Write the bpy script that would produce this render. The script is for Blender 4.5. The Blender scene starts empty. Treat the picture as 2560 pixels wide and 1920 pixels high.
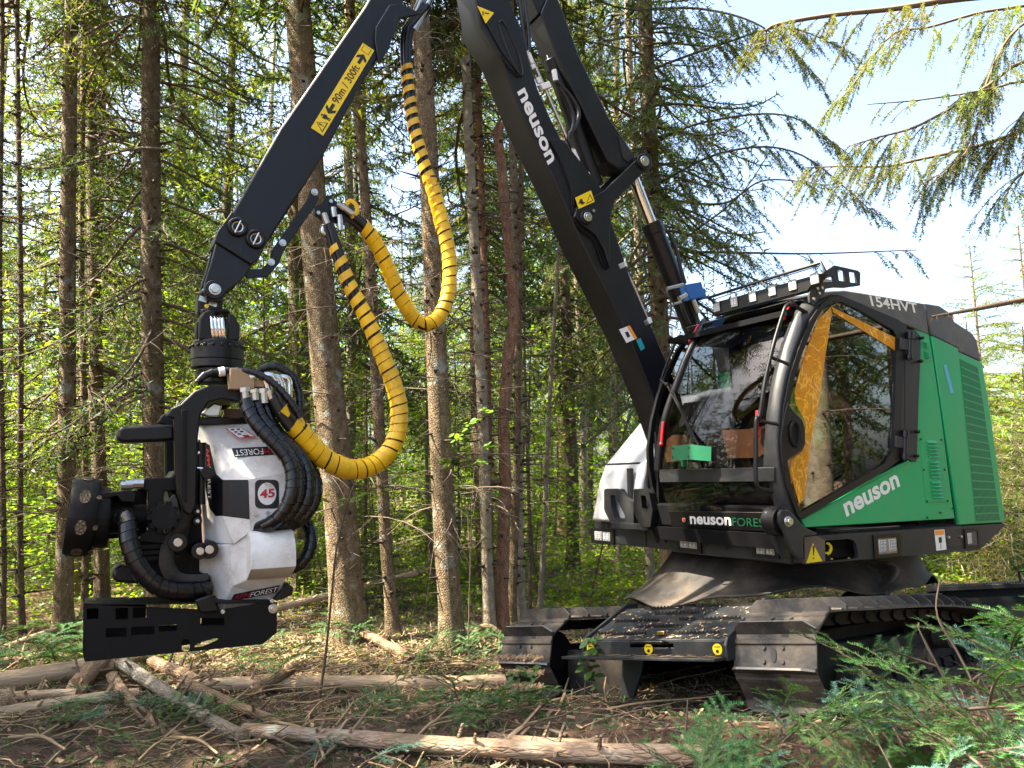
import bpy, bmesh, math, random
import numpy as np
from mathutils import Vector, Matrix

scene = bpy.context.scene
COL = scene.collection
random.seed(7)

# ------------------------------------------------------------------ camera
CF, CX, CY, CH = 2050.0, 1280.0, 960.0, 1.63          # focal length and centre in photo pixels, eye height
_n = np.array([-.0205, 1, -.1161]); _n /= np.linalg.norm(_n)
_fw = np.array([0, 0, -1.0]); _fw -= _fw @ _n * _n; _fw /= np.linalg.norm(_fw)
_rt = np.cross(_fw, _n)
RW = np.array([_rt, _fw, _n])                            # camera axes -> world
CP = np.array([0, 0, CH])
cam_d = bpy.data.cameras.new('camera')
cam = bpy.data.objects.new('camera', cam_d); COL.objects.link(cam)
cam_d.sensor_width = 36; cam_d.lens = CF / 2560 * 36
cam_d.clip_start = .05; cam_d.clip_end = 600
mw = Matrix.Identity(4)
for i in range(3):
    for j in range(3): mw[i][j] = RW[i, j]
mw.translation = CP
cam.matrix_world = mw
scene.camera = cam

# ------------------------------------------------------------------ sky and sun
SUN_EL, SUN_AZ = math.radians(54), math.atan2(-.93, -.10)   # azimuth measured from +Y towards +X
sdir = Vector((math.sin(SUN_AZ) * math.cos(SUN_EL), math.cos(SUN_AZ) * math.cos(SUN_EL), math.sin(SUN_EL)))
world = bpy.data.worlds.new('World'); scene.world = world; world.use_nodes = True
wn = world.node_tree.nodes; wl = world.node_tree.links
sky = wn.new('ShaderNodeTexSky'); sky.sky_type = 'NISHITA'; sky.sun_disc = False
sky.sun_elevation = SUN_EL; sky.sun_rotation = SUN_AZ
sky.air_density = 1.0; sky.dust_density = 5.0; sky.ozone_density = 1.6
wn['Background'].inputs[1].default_value = .105
wl.new(sky.outputs[0], wn['Background'].inputs[0])
sun_d = bpy.data.lights.new('sun', 'SUN'); sun_d.energy = 5.0; sun_d.angle = math.radians(.53); sun_d.color = (1, .89, .70)
sun = bpy.data.objects.new('sun', sun_d); COL.objects.link(sun)
sun.rotation_euler = sdir.to_track_quat('Z', 'Y').to_euler()
vs = scene.view_settings
vs.view_transform = 'Standard'; vs.look = 'None'; vs.gamma = 1; vs.use_curve_mapping = False
vs.exposure = 2.65
cy = scene.cycles
cy.max_bounces = 7; cy.diffuse_bounces = 3; cy.glossy_bounces = 3; cy.transmission_bounces = 4; cy.transparent_max_bounces = 10
cy.use_denoising = True; cy.caustics_reflective = False; cy.caustics_refractive = False

# ------------------------------------------------------------------ projection helpers (photo pixel -> point on a real plane)
def ray(px, py): return RW @ np.array([(px - CX) / CF, -(py - CY) / CF, -1.0])
def onz(px, py, z=0.0):
    d = ray(px, py); return CP + d * (z - CP[2]) / d[2]
def ony(px, py, y):
    d = ray(px, py); return CP + d * (y / d[1])
PHI = math.radians(28.5)
_d = ray(2014, 1411); MO = CP + _d * 5.4 / _d[1]; ZB = MO[2]; MO = np.array([MO[0], MO[1], 0])
MM = np.array([[math.cos(PHI), -math.sin(PHI), 0], [math.sin(PHI), math.cos(PHI), 0], [0, 0, 1]])
CL = MM.T @ (CP - MO)                                     # camera in machine coordinates
def w2m(p): return MM.T @ (np.asarray(p, float) - MO)
def m2w(q): return MM @ np.asarray(q, float) + MO
def P(px, py, y):                                         # on machine plane y
    d = MM.T @ ray(px, py); return CL + d * (y - CL[1]) / d[1]
def PX(px, py, x):                                        # on machine plane x
    d = MM.T @ ray(px, py); return CL + d * (x - CL[0]) / d[0]
def Z(ox, oy, s): return lambda *p: [(ox + a / s, oy + b / s) for a, b in p]
zA, zB, zC, zD, zE = Z(1600, 640, 3.998), Z(2000, 640, 3.998), Z(1600, 1000, 3.998), Z(2000, 1000, 3.998), Z(1200, 1400, 3.998)
zF, zG, zH, zI = Z(1700, 1400, 3.998), Z(2007, 1400, 3.998), Z(1400, 1200, 3.998), Z(1250, 900, 3.998)
z3, z4, z5, z6, zV = Z(120, 880, 2.0737), Z(440, 420, 2.0737), Z(700, 0, 2.37), Z(1100, 0, 1.9743), Z(0, 0, 1 / 1.1573)
zL = Z(100, 1080, 2.765)
def XZ(pts, y): return [(q[0], q[2]) for q in (P(a, b, y) for a, b in pts)]

# ------------------------------------------------------------------ materials
def nt(name):
    m = bpy.data.materials.new(name); m.use_nodes = True
    t = m.node_tree; return m, t.nodes, t.links, t.nodes['Principled BSDF']
def mixrgb(N, Lk, fac, a, b, typ='MIX'):
    x = N.new('ShaderNodeMix'); x.data_type = 'RGBA'; x.blend_type = typ
    for sock, v in ((0, fac), (6, a), (7, b)):
        if hasattr(v, 'links'): Lk.new(v, x.inputs[sock])
        else: x.inputs[sock].default_value = v if sock == 0 else (*v, 1)[:4]
    return x.outputs[2]
def noise(N, Lk, scale, detail=4, rough=.6, coord='Object', dist=0, vscale=None):
    tc = N.new('ShaderNodeTexCoord'); n = N.new('ShaderNodeTexNoise')
    n.inputs['Scale'].default_value = scale; n.inputs['Detail'].default_value = detail
    n.inputs['Roughness'].default_value = rough; n.inputs['Distortion'].default_value = dist
    o = tc.outputs[coord]
    if vscale:
        mp = N.new('ShaderNodeMapping'); mp.inputs['Scale'].default_value = vscale; Lk.new(o, mp.inputs[0]); o = mp.outputs[0]
    Lk.new(o, n.inputs['Vector']); return n.outputs['Fac']
def ramp(N, Lk, src, stops):
    r = N.new('ShaderNodeValToRGB'); e = r.color_ramp.elements
    while len(e) < len(stops): e.new(.5)
    for k, (p, c) in enumerate(stops):
        e[k].position = p; e[k].color = (*c, 1) if len(c) == 3 else c
    Lk.new(src, r.inputs[0]); return r.outputs[0]
def bump(N, Lk, bs, h, strength=.3, dist=.01):
    b = N.new('ShaderNodeBump'); b.inputs['Strength'].default_value = strength; b.inputs['Distance'].default_value = dist
    Lk.new(h, b.inputs['Height']); Lk.new(b.outputs[0], bs.inputs['Normal'])

def paint(name, col, rough=.35, dust=(.2, .16, .11), dust_amt=.25, metal=0, spec=.5, scratch=True):
    m, N, Lk, bs = nt(name)
    n1 = noise(N, Lk, 3.0, 6, .65); n2 = noise(N, Lk, 45, 4, .7)
    f = ramp(N, Lk, n1, [(.42, (0, 0, 0)), (.75, (1, 1, 1))])
    mm = N.new('ShaderNodeMath'); mm.operation = 'MULTIPLY'; Lk.new(f, mm.inputs[0]); Lk.new(n2, mm.inputs[1])
    m2 = N.new('ShaderNodeMath'); m2.operation = 'MULTIPLY'; Lk.new(mm.outputs[0], m2.inputs[0]); m2.inputs[1].default_value = dust_amt * 1.6
    c = mixrgb(N, Lk, m2.outputs[0], col, dust)
    if scratch:
        s = noise(N, Lk, 26, 2, .5, 'Object', .6, (1, 1, .12))
        sf = ramp(N, Lk, s, [(.655, (0, 0, 0)), (.665, (.22, .22, .22)), (.675, (0, 0, 0))])
        c = mixrgb(N, Lk, sf, c, tuple(min(1, x * 2.0 + .05) for x in col))
    Lk.new(c, bs.inputs['Base Color'])
    rr = ramp(N, Lk, n1, [(.2, (rough * .8,) * 3), (.8, (min(1, rough * 1.5),) * 3)]); Lk.new(rr, bs.inputs['Roughness'])
    bs.inputs['Metallic'].default_value = metal; bs.inputs['Specular IOR Level'].default_value = spec
    bump(N, Lk, bs, n2, .05, .004)
    return m
def flat(name, col, rough=.5, metal=0):
    m, N, Lk, bs = nt(name)
    n = noise(N, Lk, 60, 3, .6)
    c = mixrgb(N, Lk, n, tuple(x * .85 for x in col), tuple(min(1, x * 1.1) for x in col))
    Lk.new(c, bs.inputs['Base Color']); bs.inputs['Roughness'].default_value = rough; bs.inputs['Metallic'].default_value = metal
    return m
def glass(name, tint, refl=1.6, rough=.01):
    m, N, Lk, bs = nt(name); N.remove(bs)
    tr = N.new('ShaderNodeBsdfTransparent'); tr.inputs[0].default_value = (*tint, 1)
    gl = N.new('ShaderNodeBsdfGlossy'); gl.inputs['Roughness'].default_value = rough; gl.inputs[0].default_value = (1, 1, 1, 1)
    def mth(op, a, b=None):
        x = N.new('ShaderNodeMath'); x.operation = op; x.use_clamp = op == 'MULTIPLY_ADD'
        for k, q in enumerate((a, b) if b is not None else (a,)):
            if hasattr(q, 'links'): Lk.new(q, x.inputs[k])
            else: x.inputs[k].default_value = q
        return x
    ge = N.new('ShaderNodeNewGeometry'); dp = N.new('ShaderNodeVectorMath'); dp.operation = 'DOT_PRODUCT'; Lk.new(ge.outputs['Normal'], dp.inputs[0]); Lk.new(ge.outputs['Incoming'], dp.inputs[1])
    c5 = mth('POWER', mth('SUBTRACT', 1.0, mth('ABSOLUTE', dp.outputs['Value']).outputs[0]).outputs[0], 5.0)      # Schlick, both sides of the pane
    mu = mth('MULTIPLY_ADD', c5.outputs[0], .95 * refl); mu.inputs[2].default_value = .045 * refl
    mx = N.new('ShaderNodeMixShader'); Lk.new(mu.outputs[0], mx.inputs[0]); Lk.new(tr.outputs[0], mx.inputs[1]); Lk.new(gl.outputs[0], mx.inputs[2])
    Lk.new(mx.outputs[0], N['Material Output'].inputs[0]); return m
def needles(name, c1, c2, c3, transl=.35, scale=1.5):
    m, N, Lk, bs = nt(name); N.remove(bs)
    oi = N.new('ShaderNodeObjectInfo'); n = noise(N, Lk, scale, 3, .6)
    g = N.new('ShaderNodeNewGeometry')
    c = mixrgb(N, Lk, ramp(N, Lk, n, [(.35, (0, 0, 0)), (.65, (1, 1, 1))]), c1, c2)
    c = mixrgb(N, Lk, ramp(N, Lk, g.outputs['Random Per Island'], [(.55, (0, 0, 0)), (1, (1, 1, 1))]), c, c3)
    hv = N.new('ShaderNodeHueSaturation'); Lk.new(c, hv.inputs['Color'])
    mr = N.new('ShaderNodeMapRange'); mr.inputs[3].default_value = .75; mr.inputs[4].default_value = 1.3
    Lk.new(oi.outputs['Random'], mr.inputs[0]); Lk.new(mr.outputs[0], hv.inputs['Value'])
    mh = N.new('ShaderNodeMapRange'); mh.inputs[3].default_value = .485; mh.inputs[4].default_value = .515
    Lk.new(oi.outputs['Random'], mh.inputs[0]); Lk.new(mh.outputs[0], hv.inputs['Hue'])
    df = N.new('ShaderNodeBsdfDiffuse'); Lk.new(hv.outputs[0], df.inputs[0])
    tl = N.new('ShaderNodeBsdfTranslucent'); t2 = mixrgb(N, Lk, 1.0, hv.outputs[0], (1.7, 1.55, .4), 'MULTIPLY'); Lk.new(t2, tl.inputs[0])
    gl = N.new('ShaderNodeBsdfGlossy'); gl.inputs['Roughness'].default_value = .45; gl.inputs[0].default_value = (.5, .55, .6, 1)
    a = N.new('ShaderNodeMixShader'); a.inputs[0].default_value = transl; Lk.new(df.outputs[0], a.inputs[1]); Lk.new(tl.outputs[0], a.inputs[2])
    b = N.new('ShaderNodeMixShader'); b.inputs[0].default_value = .035; Lk.new(a.outputs[0], b.inputs[1]); Lk.new(gl.outputs[0], b.inputs[2])
    Lk.new(b.outputs[0], N['Material Output'].inputs[0]); return m
def bark(name, c1, c2, c3, vs=(11, 11, 6), bstr=1.0, lichen=.0, vmix=.45):
    m, N, Lk, bs = nt(name)
    n1 = noise(N, Lk, 1.6, 6, .65, 'Object', .4, vs)
    v = N.new('ShaderNodeTexVoronoi'); tc = N.new('ShaderNodeTexCoord'); mp = N.new('ShaderNodeMapping')
    mp.inputs['Scale'].default_value = (vs[0] * 2.2, vs[1] * 2.2, vs[2] * 2.6); Lk.new(tc.outputs['Object'], mp.inputs[0]); Lk.new(mp.outputs[0], v.inputs['Vector'])
    v.inputs['Scale'].default_value = 2.2; v.feature = 'DISTANCE_TO_EDGE'
    vr = ramp(N, Lk, v.outputs['Distance'], [(0, (.25, .25, .25)), (.22, (1, 1, 1))])
    c = ramp(N, Lk, n1, [(.28, c1), (.5, c2), (.74, c3)])
    c = mixrgb(N, Lk, vmix, c, vr, 'MULTIPLY')
    if lichen > 0:
        n3 = noise(N, Lk, 5.5, 3, .5)
        c = mixrgb(N, Lk, ramp(N, Lk, n3, [(.64 - lichen * .1, (0, 0, 0)), (.70, (1, 1, 1))]), c, (.34, .36, .30))
        n4 = noise(N, Lk, 1.1, 4, .6)
        c = mixrgb(N, Lk, ramp(N, Lk, n4, [(.55, (0, 0, 0)), (.8, (.7, .7, .7))]), c, (.10, .125, .035))
    oi = N.new('ShaderNodeObjectInfo'); hv = N.new('ShaderNodeHueSaturation'); mr = N.new('ShaderNodeMapRange')
    mr.inputs[3].default_value = .8; mr.inputs[4].default_value = 1.2; Lk.new(oi.outputs['Random'], mr.inputs[0]); Lk.new(mr.outputs[0], hv.inputs['Value'])
    Lk.new(c, hv.inputs['Color']); Lk.new(hv.outputs[0], bs.inputs['Base Color']); bs.inputs['Roughness'].default_value = .92
    h = N.new('ShaderNodeMath'); h.operation = 'ADD'; Lk.new(n1, h.inputs[0]); Lk.new(vr, h.inputs[1])
    bump(N, Lk, bs, h.outputs[0], bstr, .015); return m

M = {}
M['black'] = paint('black paint', (.0035, .0038, .005), .34, dust_amt=.02, spec=.34)
M['boom'] = paint('boom black paint', (.0045, .0053, .0085), .36, dust=(.06, .055, .055), dust_amt=.06, spec=.38)
M['charcoal'] = paint('charcoal paint', (.014, .0165, .020), .38, dust_amt=.12, spec=.4)
M['steel_black'] = paint('worn black steel', (.003, .003, .0033), .55, dust=(.045, .034, .025), dust_amt=.16, spec=.25)
M['track'] = paint('worn track steel', (.026, .0255, .027), .45, dust=(.24, .19, .135), dust_amt=.8, metal=.2)
M['shadegreen'] = flat('shaded green bracket', (.002, .12, .045), .35)  # green darkened so the bracket's shade sits in its colour
M['green'] = paint('green paint', (.003, .33, .115), .3, dust=(.16, .24, .12), dust_amt=.3, scratch=False)
M['grey'] = paint('light grey paint', (.33, .35, .37), .35, dust_amt=.2, scratch=False)
M['white'] = paint('white paint', (.74, .74, .71), .32, dust=(.28, .21, .14), dust_amt=.85, scratch=False)
M['greyroof'] = paint('dark grey paint', (.06, .064, .07), .45, dust=(.3, .28, .22), dust_amt=.5)
M['rubber'] = paint('black rubber', (.012, .0115, .011), .65, dust=(.19, .14, .095), dust_amt=.6, scratch=False)
M['hose'] = flat('hose rubber', (.005, .005, .0055), .42)
M['sleeve'] = flat('black plastic wrap', (.0045, .0047, .0065), .26)
M['yellow'] = paint('yellow plastic', (.84, .50, .008), .34, dust=(.06, .045, .03), dust_amt=.6, scratch=False)
M['signyellow'] = flat('sign yellow', (.85, .62, .01), .4)
M['printblack'] = flat('print black', (.012, .012, .012), .5)
M['printwhite'] = flat('print white', (.78, .78, .76), .45)
M['printred'] = flat('print red', (.5, .02, .03), .45)
M['printgreen'] = flat('print green', (.01, .12, .05), .45)
M['printorange'] = flat('print orange', (.85, .3, .02), .45)
M['teal'] = flat('teal label', (.02, .3, .36), .45)
M['bluetape'] = flat('blue tape', (.1, .42, .6), .6)
M['chrome'] = flat('chrome', (.72, .72, .72), .12, 1)
M['zinc'] = flat('zinc steel', (.55, .55, .53), .32, 1)
M['brass'] = flat('brass', (.55, .35, .1), .35, 1)
M['blue'] = flat('blue block', (.02, .12, .38), .4)
M['red'] = flat('red plastic', (.6, .012, .015), .35)
M['lens'] = flat('lamp lens', (.36, .36, .35), .12)
M['interior'] = flat('cab interior', (.006, .006, .007), .7)
M['seat'] = flat('seat cloth', (.006, .006, .007), .9)
for _k in ('interior', 'seat'): M[_k].node_tree.nodes['Principled BSDF'].inputs['Specular IOR Level'].default_value = .08
M['worn'] = flat('worn bright steel', (.22, .21, .195), .4, .4)
M['skin'] = flat('skin', (.55, .27, .2), .55)
M['vest'] = flat('hi-vis vest', (.5, .85, .04), .7)
M['trouser'] = flat('dark trousers', (.02, .022, .03), .9)
M['glass'] = glass('tinted cab glass', (.60, .61, .63), .85)
M['doorglass'] = glass('door glass', (.6, .6, .58), 2.6)
M['lampglass'] = glass('lamp cover', (.85, .85, .83), 1.3)
def filmmat():
    m, N, Lk, bs = nt('amber protective film'); N.remove(bs)
    n = noise(N, Lk, 5, 4, .6, 'Object', 1.2)
    e = ramp(N, Lk, n, [(.47, (0, 0, 0)), (.5, (1, 1, 1)), (.53, (0, 0, 0))])
    tr = N.new('ShaderNodeBsdfTransparent'); tr.inputs[0].default_value = (1, .72, .15, 1)
    df = N.new('ShaderNodeBsdfPrincipled'); df.inputs['Base Color'].default_value = (.95, .52, .05, 1); df.inputs['Roughness'].default_value = .12
    bump(N, Lk, df, n, 1.0, .03)
    ff = N.new('ShaderNodeMath'); ff.operation = 'MULTIPLY_ADD'; Lk.new(e, ff.inputs[0]); ff.inputs[1].default_value = .45; ff.inputs[2].default_value = .38
    mx = N.new('ShaderNodeMixShader'); Lk.new(ff.outputs[0], mx.inputs[0]); Lk.new(tr.outputs[0], mx.inputs[1]); Lk.new(df.outputs[0], mx.inputs[2])
    Lk.new(mx.outputs[0], N['Material Output'].inputs[0]); return m
M['film'] = filmmat()
M['brownfilm'] = paint('brown film', (.075, .03, .014), .12, dust=(.35, .2, .12), dust_amt=.25, scratch=False)

M['bark_spruce'] = bark('spruce bark', (.09, .06, .031), (.235, .165, .088), (.385, .30, .18), lichen=.45)
M['bark_dark'] = bark('dark spruce bark', (.07, .047, .026), (.18, .128, .072), (.31, .235, .14), lichen=.3)
M['bark_red'] = bark('reddish pine bark', (.13, .06, .036), (.32, .17, .10), (.47, .29, .18), (13, 13, 5), 1.0)
M['bark_pale'] = bark('pale grey bark', (.17, .13, .085), (.32, .265, .185), (.46, .41, .32), (7, 7, 9), .5, .5, .3)
M['log_bark'] = bark('felled log bark', (.10, .06, .036), (.26, .17, .10), (.38, .27, .175), (2, 9, 9), .7, 0, .2)
M['log_pale'] = bark('pale brown log bark', (.15, .085, .05), (.36, .25, .165), (.52, .42, .31), (2.5, 7, 7), .6, .2, .15)
M['log_grey'] = bark('grey spotted log bark', (.09, .065, .045), (.30, .25, .19), (.46, .41, .34), (2.5, 7, 7), .6, .35, .12)
M['log_tan'] = bark('peeled tan log', (.26, .165, .09), (.46, .33, .2), (.62, .48, .33), (1.2, 9, 9), .35, 0, .1)
M['cutwood'] = bark('cut wood', (.33, .19, .09), (.55, .36, .2), (.7, .52, .34), (8, 8, 8), .6)
M['knot'] = flat('dark branch knot', (.04, .028, .02), .95)
M['twig'] = flat('dead twig', (.13, .095, .068), .9)
M['twig_tan'] = flat('tan twig', (.36, .25, .14), .85)
M['ndl_dark'] = needles('spruce needles', (.030, .078, .030), (.06, .125, .035), (.15, .20, .045), .38)
M['ndl_olive'] = needles('olive spruce needles', (.075, .13, .026), (.14, .185, .036), (.24, .26, .05), .45)
M['ndl_fir'] = needles('fir needles', (.022, .095, .024), (.05, .165, .03), (.12, .25, .08), .25, 3)
M['ndl_blue'] = needles('blue fir needles', (.028, .105, .065), (.06, .17, .11), (.15, .28, .22), .18, 3)
M['leaf'] = needles('beech leaves', (.085, .20, .016), (.16, .28, .02), (.27, .36, .025), .6)
M['leaf_dark'] = needles('dark broad leaves', (.04, .1, .02), (.07, .14, .03), (.1, .17, .035), .35)
M['blond'] = needles('dry blond grass', (.42, .34, .2), (.5, .42, .27), (.3, .3, .12), .3)
# ------------------------------------------------------------------ mesh builders
def tag(o, label=None, cat=None, group=None, kind=None):
    if label: o['label'] = label
    if cat: o['category'] = cat
    if group: o['group'] = group
    if kind: o['kind'] = kind
    return o
def empty(name, loc=(0, 0, 0), rz=0, **k):
    o = bpy.data.objects.new(name, None); COL.objects.link(o); o.location = loc; o.rotation_euler = (0, 0, rz); o.empty_display_size = .2
    return tag(o, **k)
def link(name, me, parent=None, mats=(), smooth=None, bevel=0, **k):
    o = bpy.data.objects.new(name, me); COL.objects.link(o)
    if parent: o.parent = parent
    for m in (mats if isinstance(mats, (list, tuple)) else [mats]): me.materials.append(M[m] if isinstance(m, str) else m)
    if smooth:
        me.shade_smooth(); me.set_sharp_from_angle(angle=math.radians(smooth))
    if bevel:
        b = o.modifiers.new('bevel', 'BEVEL'); b.width = bevel; b.segments = 2; b.limit_method = 'ANGLE'; b.angle_limit = math.radians(35); b.harden_normals = False
    return tag(o, **k)
def frames(path):
    p = [Vector(q) for q in path]; n = len(p); T = []
    for i in range(n):
        t = p[min(i + 1, n - 1)] - p[max(i - 1, 0)]; T.append(t.normalized() if t.length > 1e-9 else Vector((0, 0, 1)))
    a = Vector((0, 0, 1)) if abs(T[0].z) < .9 else Vector((1, 0, 0))
    u = T[0].cross(a).normalized(); out = []
    for i in range(n):
        u = (u - T[i] * u.dot(T[i])); u = u.normalized() if u.length > 1e-6 else T[i].orthogonal().normalized()
        out.append((p[i], T[i], u, T[i].cross(u)))
    return out
def smoothpath(pts, n):
    p = [np.asarray(q, float) for q in pts]; p = [2 * p[0] - p[1]] + p + [2 * p[-1] - p[-2]]; out = []
    seg = len(p) - 3
    for k in range(n):
        t = k / (n - 1) * seg; i = min(int(t), seg - 1); f = t - i; a, b, c, d = p[i:i + 4]
        out.append(.5 * ((2 * b) + (-a + c) * f + (2 * a - 5 * b + 4 * c - d) * f * f + (-a + 3 * b - 3 * c + d) * f ** 3))
    return out
def resample(pts, n):
    p = np.array([np.asarray(q, float) for q in pts]); s = np.r_[0, np.cumsum(np.linalg.norm(np.diff(p, axis=0), axis=1))]
    t = np.linspace(0, s[-1], n); return [np.array([np.interp(x, s, p[:, k]) for k in range(p.shape[1])]) for x in t]
class B:
    def __init__(s): s.v = []; s.f = []; s.mi = []; s.cur = 0
    def add(s, vs, fs):
        o = len(s.v); s.v += [tuple(map(float, q)) for q in vs]; s.f += [tuple(i + o for i in f) for f in fs]; s.mi += [s.cur] * len(fs); return s
    def prism(s, pts, y0, y1):                            # outline in x,z pushed along y
        a = sum(pts[i][0] * pts[(i + 1) % len(pts)][1] - pts[(i + 1) % len(pts)][0] * pts[i][1] for i in range(len(pts)))
        if a < 0: pts = pts[::-1]
        if y0 > y1: y0, y1 = y1, y0
        n = len(pts); vs = [(x, y0, z) for x, z in pts] + [(x, y1, z) for x, z in pts]
        return s.add(vs, [tuple(range(n)), tuple(range(2 * n - 1, n - 1, -1))] + [(i, n + i, n + (i + 1) % n, (i + 1) % n) for i in range(n)])
    def box(s, x0, x1, y0, y1, z0, z1): return s.prism([(x0, z0), (x1, z0), (x1, z1), (x0, z1)], y0, y1)
    def obox(s, c, ax, ay, az):                           # oriented box: centre and three half-axis vectors
        c, ax, ay, az = (np.asarray(q, float) for q in (c, ax, ay, az))
        vs = [c + i * ax + j * ay + k * az for k in (-1, 1) for j in (-1, 1) for i in (-1, 1)]
        return s.add(vs, [(0, 2, 3, 1), (4, 5, 7, 6), (0, 1, 5, 4), (2, 6, 7, 3), (0, 4, 6, 2), (1, 3, 7, 5)])
    def tube(s, path, r, n=8, cap=True, flat=1.0):
        fr = frames(path); R = r if isinstance(r, (list, tuple, np.ndarray)) else [r] * len(fr); vs = []; fs = []
        for (p, t, u, w), rr in zip(fr, R):
            for k in range(n):
                a = 2 * math.pi * k / n; vs.append(p + u * (rr * math.cos(a)) + w * (rr * flat * math.sin(a)))
        for i in range(len(fr) - 1):
            for k in range(n): fs.append((i * n + k, i * n + (k + 1) % n, (i + 1) * n + (k + 1) % n, (i + 1) * n + k))
        if cap: fs += [tuple(range(n - 1, -1, -1)), tuple(range((len(fr) - 1) * n, len(fr) * n))]
        return s.add(vs, fs)
    def cyl(s, p0, p1, r, n=20, r1=None): return s.tube([p0, p1], [r, r if r1 is None else r1], n)
    def ball(s, c, r, n=10):
        c = np.asarray(c, float); r = np.asarray(r if hasattr(r, '__len__') else (r, r, r), float); vs = []; fs = []
        for i in range(n + 1):
            th = math.pi * i / n
            for k in range(2 * n):
                a = math.pi * k / n; vs.append(c + r * np.array([math.sin(th) * math.cos(a), math.sin(th) * math.sin(a), math.cos(th)]))
        m = 2 * n
        for i in range(n):
            for k in range(m): fs.append((i * m + k, (i + 1) * m + k, (i + 1) * m + (k + 1) % m, i * m + (k + 1) % m))
        return s.add(vs, fs)
    def grid(s, rows):
        h, w = len(rows), len(rows[0]); return s.add([q for r in rows for q in r], [(i * w + j, i * w + j + 1, (i + 1) * w + j + 1, (i + 1) * w + j) for i in range(h - 1) for j in range(w - 1)])
    def mesh(s, name):
        me = bpy.data.meshes.new(name); me.from_pydata(s.v, [], s.f); me.polygons.foreach_set('material_index', s.mi); me.update(); return me
    def done(s, name, parent=None, mats=(), smooth=35, bevel=0, **k): return link(name, s.mesh(name), parent, mats, smooth, bevel, **k)

def tmp_curve(splines, half):
    c = bpy.data.curves.new('t', 'CURVE'); c.dimensions = '2D'; c.fill_mode = 'BOTH'; c.extrude = half
    for pts in splines:
        sp = c.splines.new('POLY'); sp.points.add(len(pts) - 1); sp.use_cyclic_u = True
        for q, (x, y) in zip(sp.points, pts): q.co = (x, y, 0, 1)
    return c
def curve_mesh(c):
    o = bpy.data.objects.new('t', c); me = bpy.data.meshes.new_from_object(o); bpy.data.objects.remove(o); bpy.data.curves.remove(c); return me
def plate(name, parent, mat, outline, holes, y0, y1, bevel=0, **k):     # plate in the x,z plane with real holes
    me = curve_mesh(tmp_curve([outline] + list(holes), abs(y1 - y0) / 2)); ym = (y0 + y1) / 2
    for v in me.vertices: x, y, z = v.co; v.co = (x, ym + z, y)
    me.flip_normals(); me.name = name; me.materials.clear()
    return link(name, me, parent, mat, 30, bevel, **k)
FONT_BOLD = .016
def text_mesh(body, bold=FONT_BOLD):
    c = bpy.data.curves.new('t', 'FONT'); c.body = body; c.size = 1; c.offset = bold; c.extrude = 0; c.resolution_u = 4
    me = curve_mesh(c); co = np.empty(len(me.vertices) * 3); me.vertices.foreach_get('co', co); return me, co.reshape(-1, 3)
def fit_text(name, body, parent, mat, o, xe, ye, bold=FONT_BOLD, lift=(0, 0, 0), **k):   # text box stretched from o to xe (along) and ye (up)
    me, co = text_mesh(body, bold); lo, hi = co.min(0), co.max(0)
    o, xe, ye = (np.asarray(q, float) for q in (o, xe, ye)); lift = np.asarray(lift, float)
    u = (co[:, 0:1] - lo[0]) / (hi[0] - lo[0]); v = (co[:, 1:2] - lo[1]) / (hi[1] - lo[1])
    w = o + u * (xe - o) + v * (ye - o) + lift
    me.vertices.foreach_set('co', w.ravel()); me.materials.clear(); me.update(); me.name = name
    return link(name, me, parent, mat, **k)
def decal(name, parent, mat, pts, lift, th=.0025, **k):                 # thin printed sheet through 3-D points, a touch proud of its surface
    p = [np.asarray(q, float) for q in pts]; n = np.asarray(lift, float); n = n / np.linalg.norm(n); m = len(p)
    b = B(); b.add([q + n * .001 for q in p] + [q + n * (.001 + th) for q in p], [tuple(range(m)), tuple(range(m, 2 * m))] + [(i, (i + 1) % m, m + (i + 1) % m, m + i) for i in range(m)])
    o = b.done(name, parent, mat, None, **k); bm = bmesh.new(); bm.from_mesh(o.data); bmesh.ops.recalc_face_normals(bm, faces=bm.faces); bm.to_mesh(o.data); bm.free(); return o
def spiral(path, r, pitch, wfrac, th=.005, n=14, flare=.0015, t0=0., t1=1.):   # ribbon wound round a hose
    pts = resample(path, 200); p = np.array(pts); s = np.r_[0, np.cumsum(np.linalg.norm(np.diff(p, axis=0), axis=1))]; fr = frames(pts); Ltot = s[-1]
    def at(x):
        i = int(np.clip(np.searchsorted(s, x) - 1, 0, len(s) - 2)); f = (x - s[i]) / (s[i + 1] - s[i])
        a, b = fr[i], fr[i + 1]; return a[0].lerp(b[0], f), a[2].lerp(b[2], f).normalized(), a[3].lerp(b[3], f).normalized()
    vs = []; fs = []; x = Ltot * t0; a = 0
    while x < Ltot * t1:
        t = x / Ltot; pp = pitch(t) if callable(pitch) else pitch; w = pp * (wfrac(t) if callable(wfrac) else wfrac); rr = (r(t) if callable(r) else r) * (1 + .018 * math.sin(x * 37) + .014 * math.sin(x * 91 + 1)); pp *= 1 + .10 * math.sin(x * 23 + 2) + .07 * math.sin(x * 61)
        k = len(vs)
        for dx, ro in ((-w / 2, rr - flare), (w / 2, rr + flare), (w / 2, rr - th), (-w / 2, rr - th)):
            c, u, v = at(min(max(x + dx, 0), Ltot)); vs.append(c + u * (ro * math.cos(a)) + v * (ro * math.sin(a)))
        if k: fs += [(k - 4 + j, k + j, k + (j + 1) % 4, k - 4 + (j + 1) % 4) for j in range(4)]
        a += 2 * math.pi / n; x += pp / n
    return vs, fs
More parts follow.
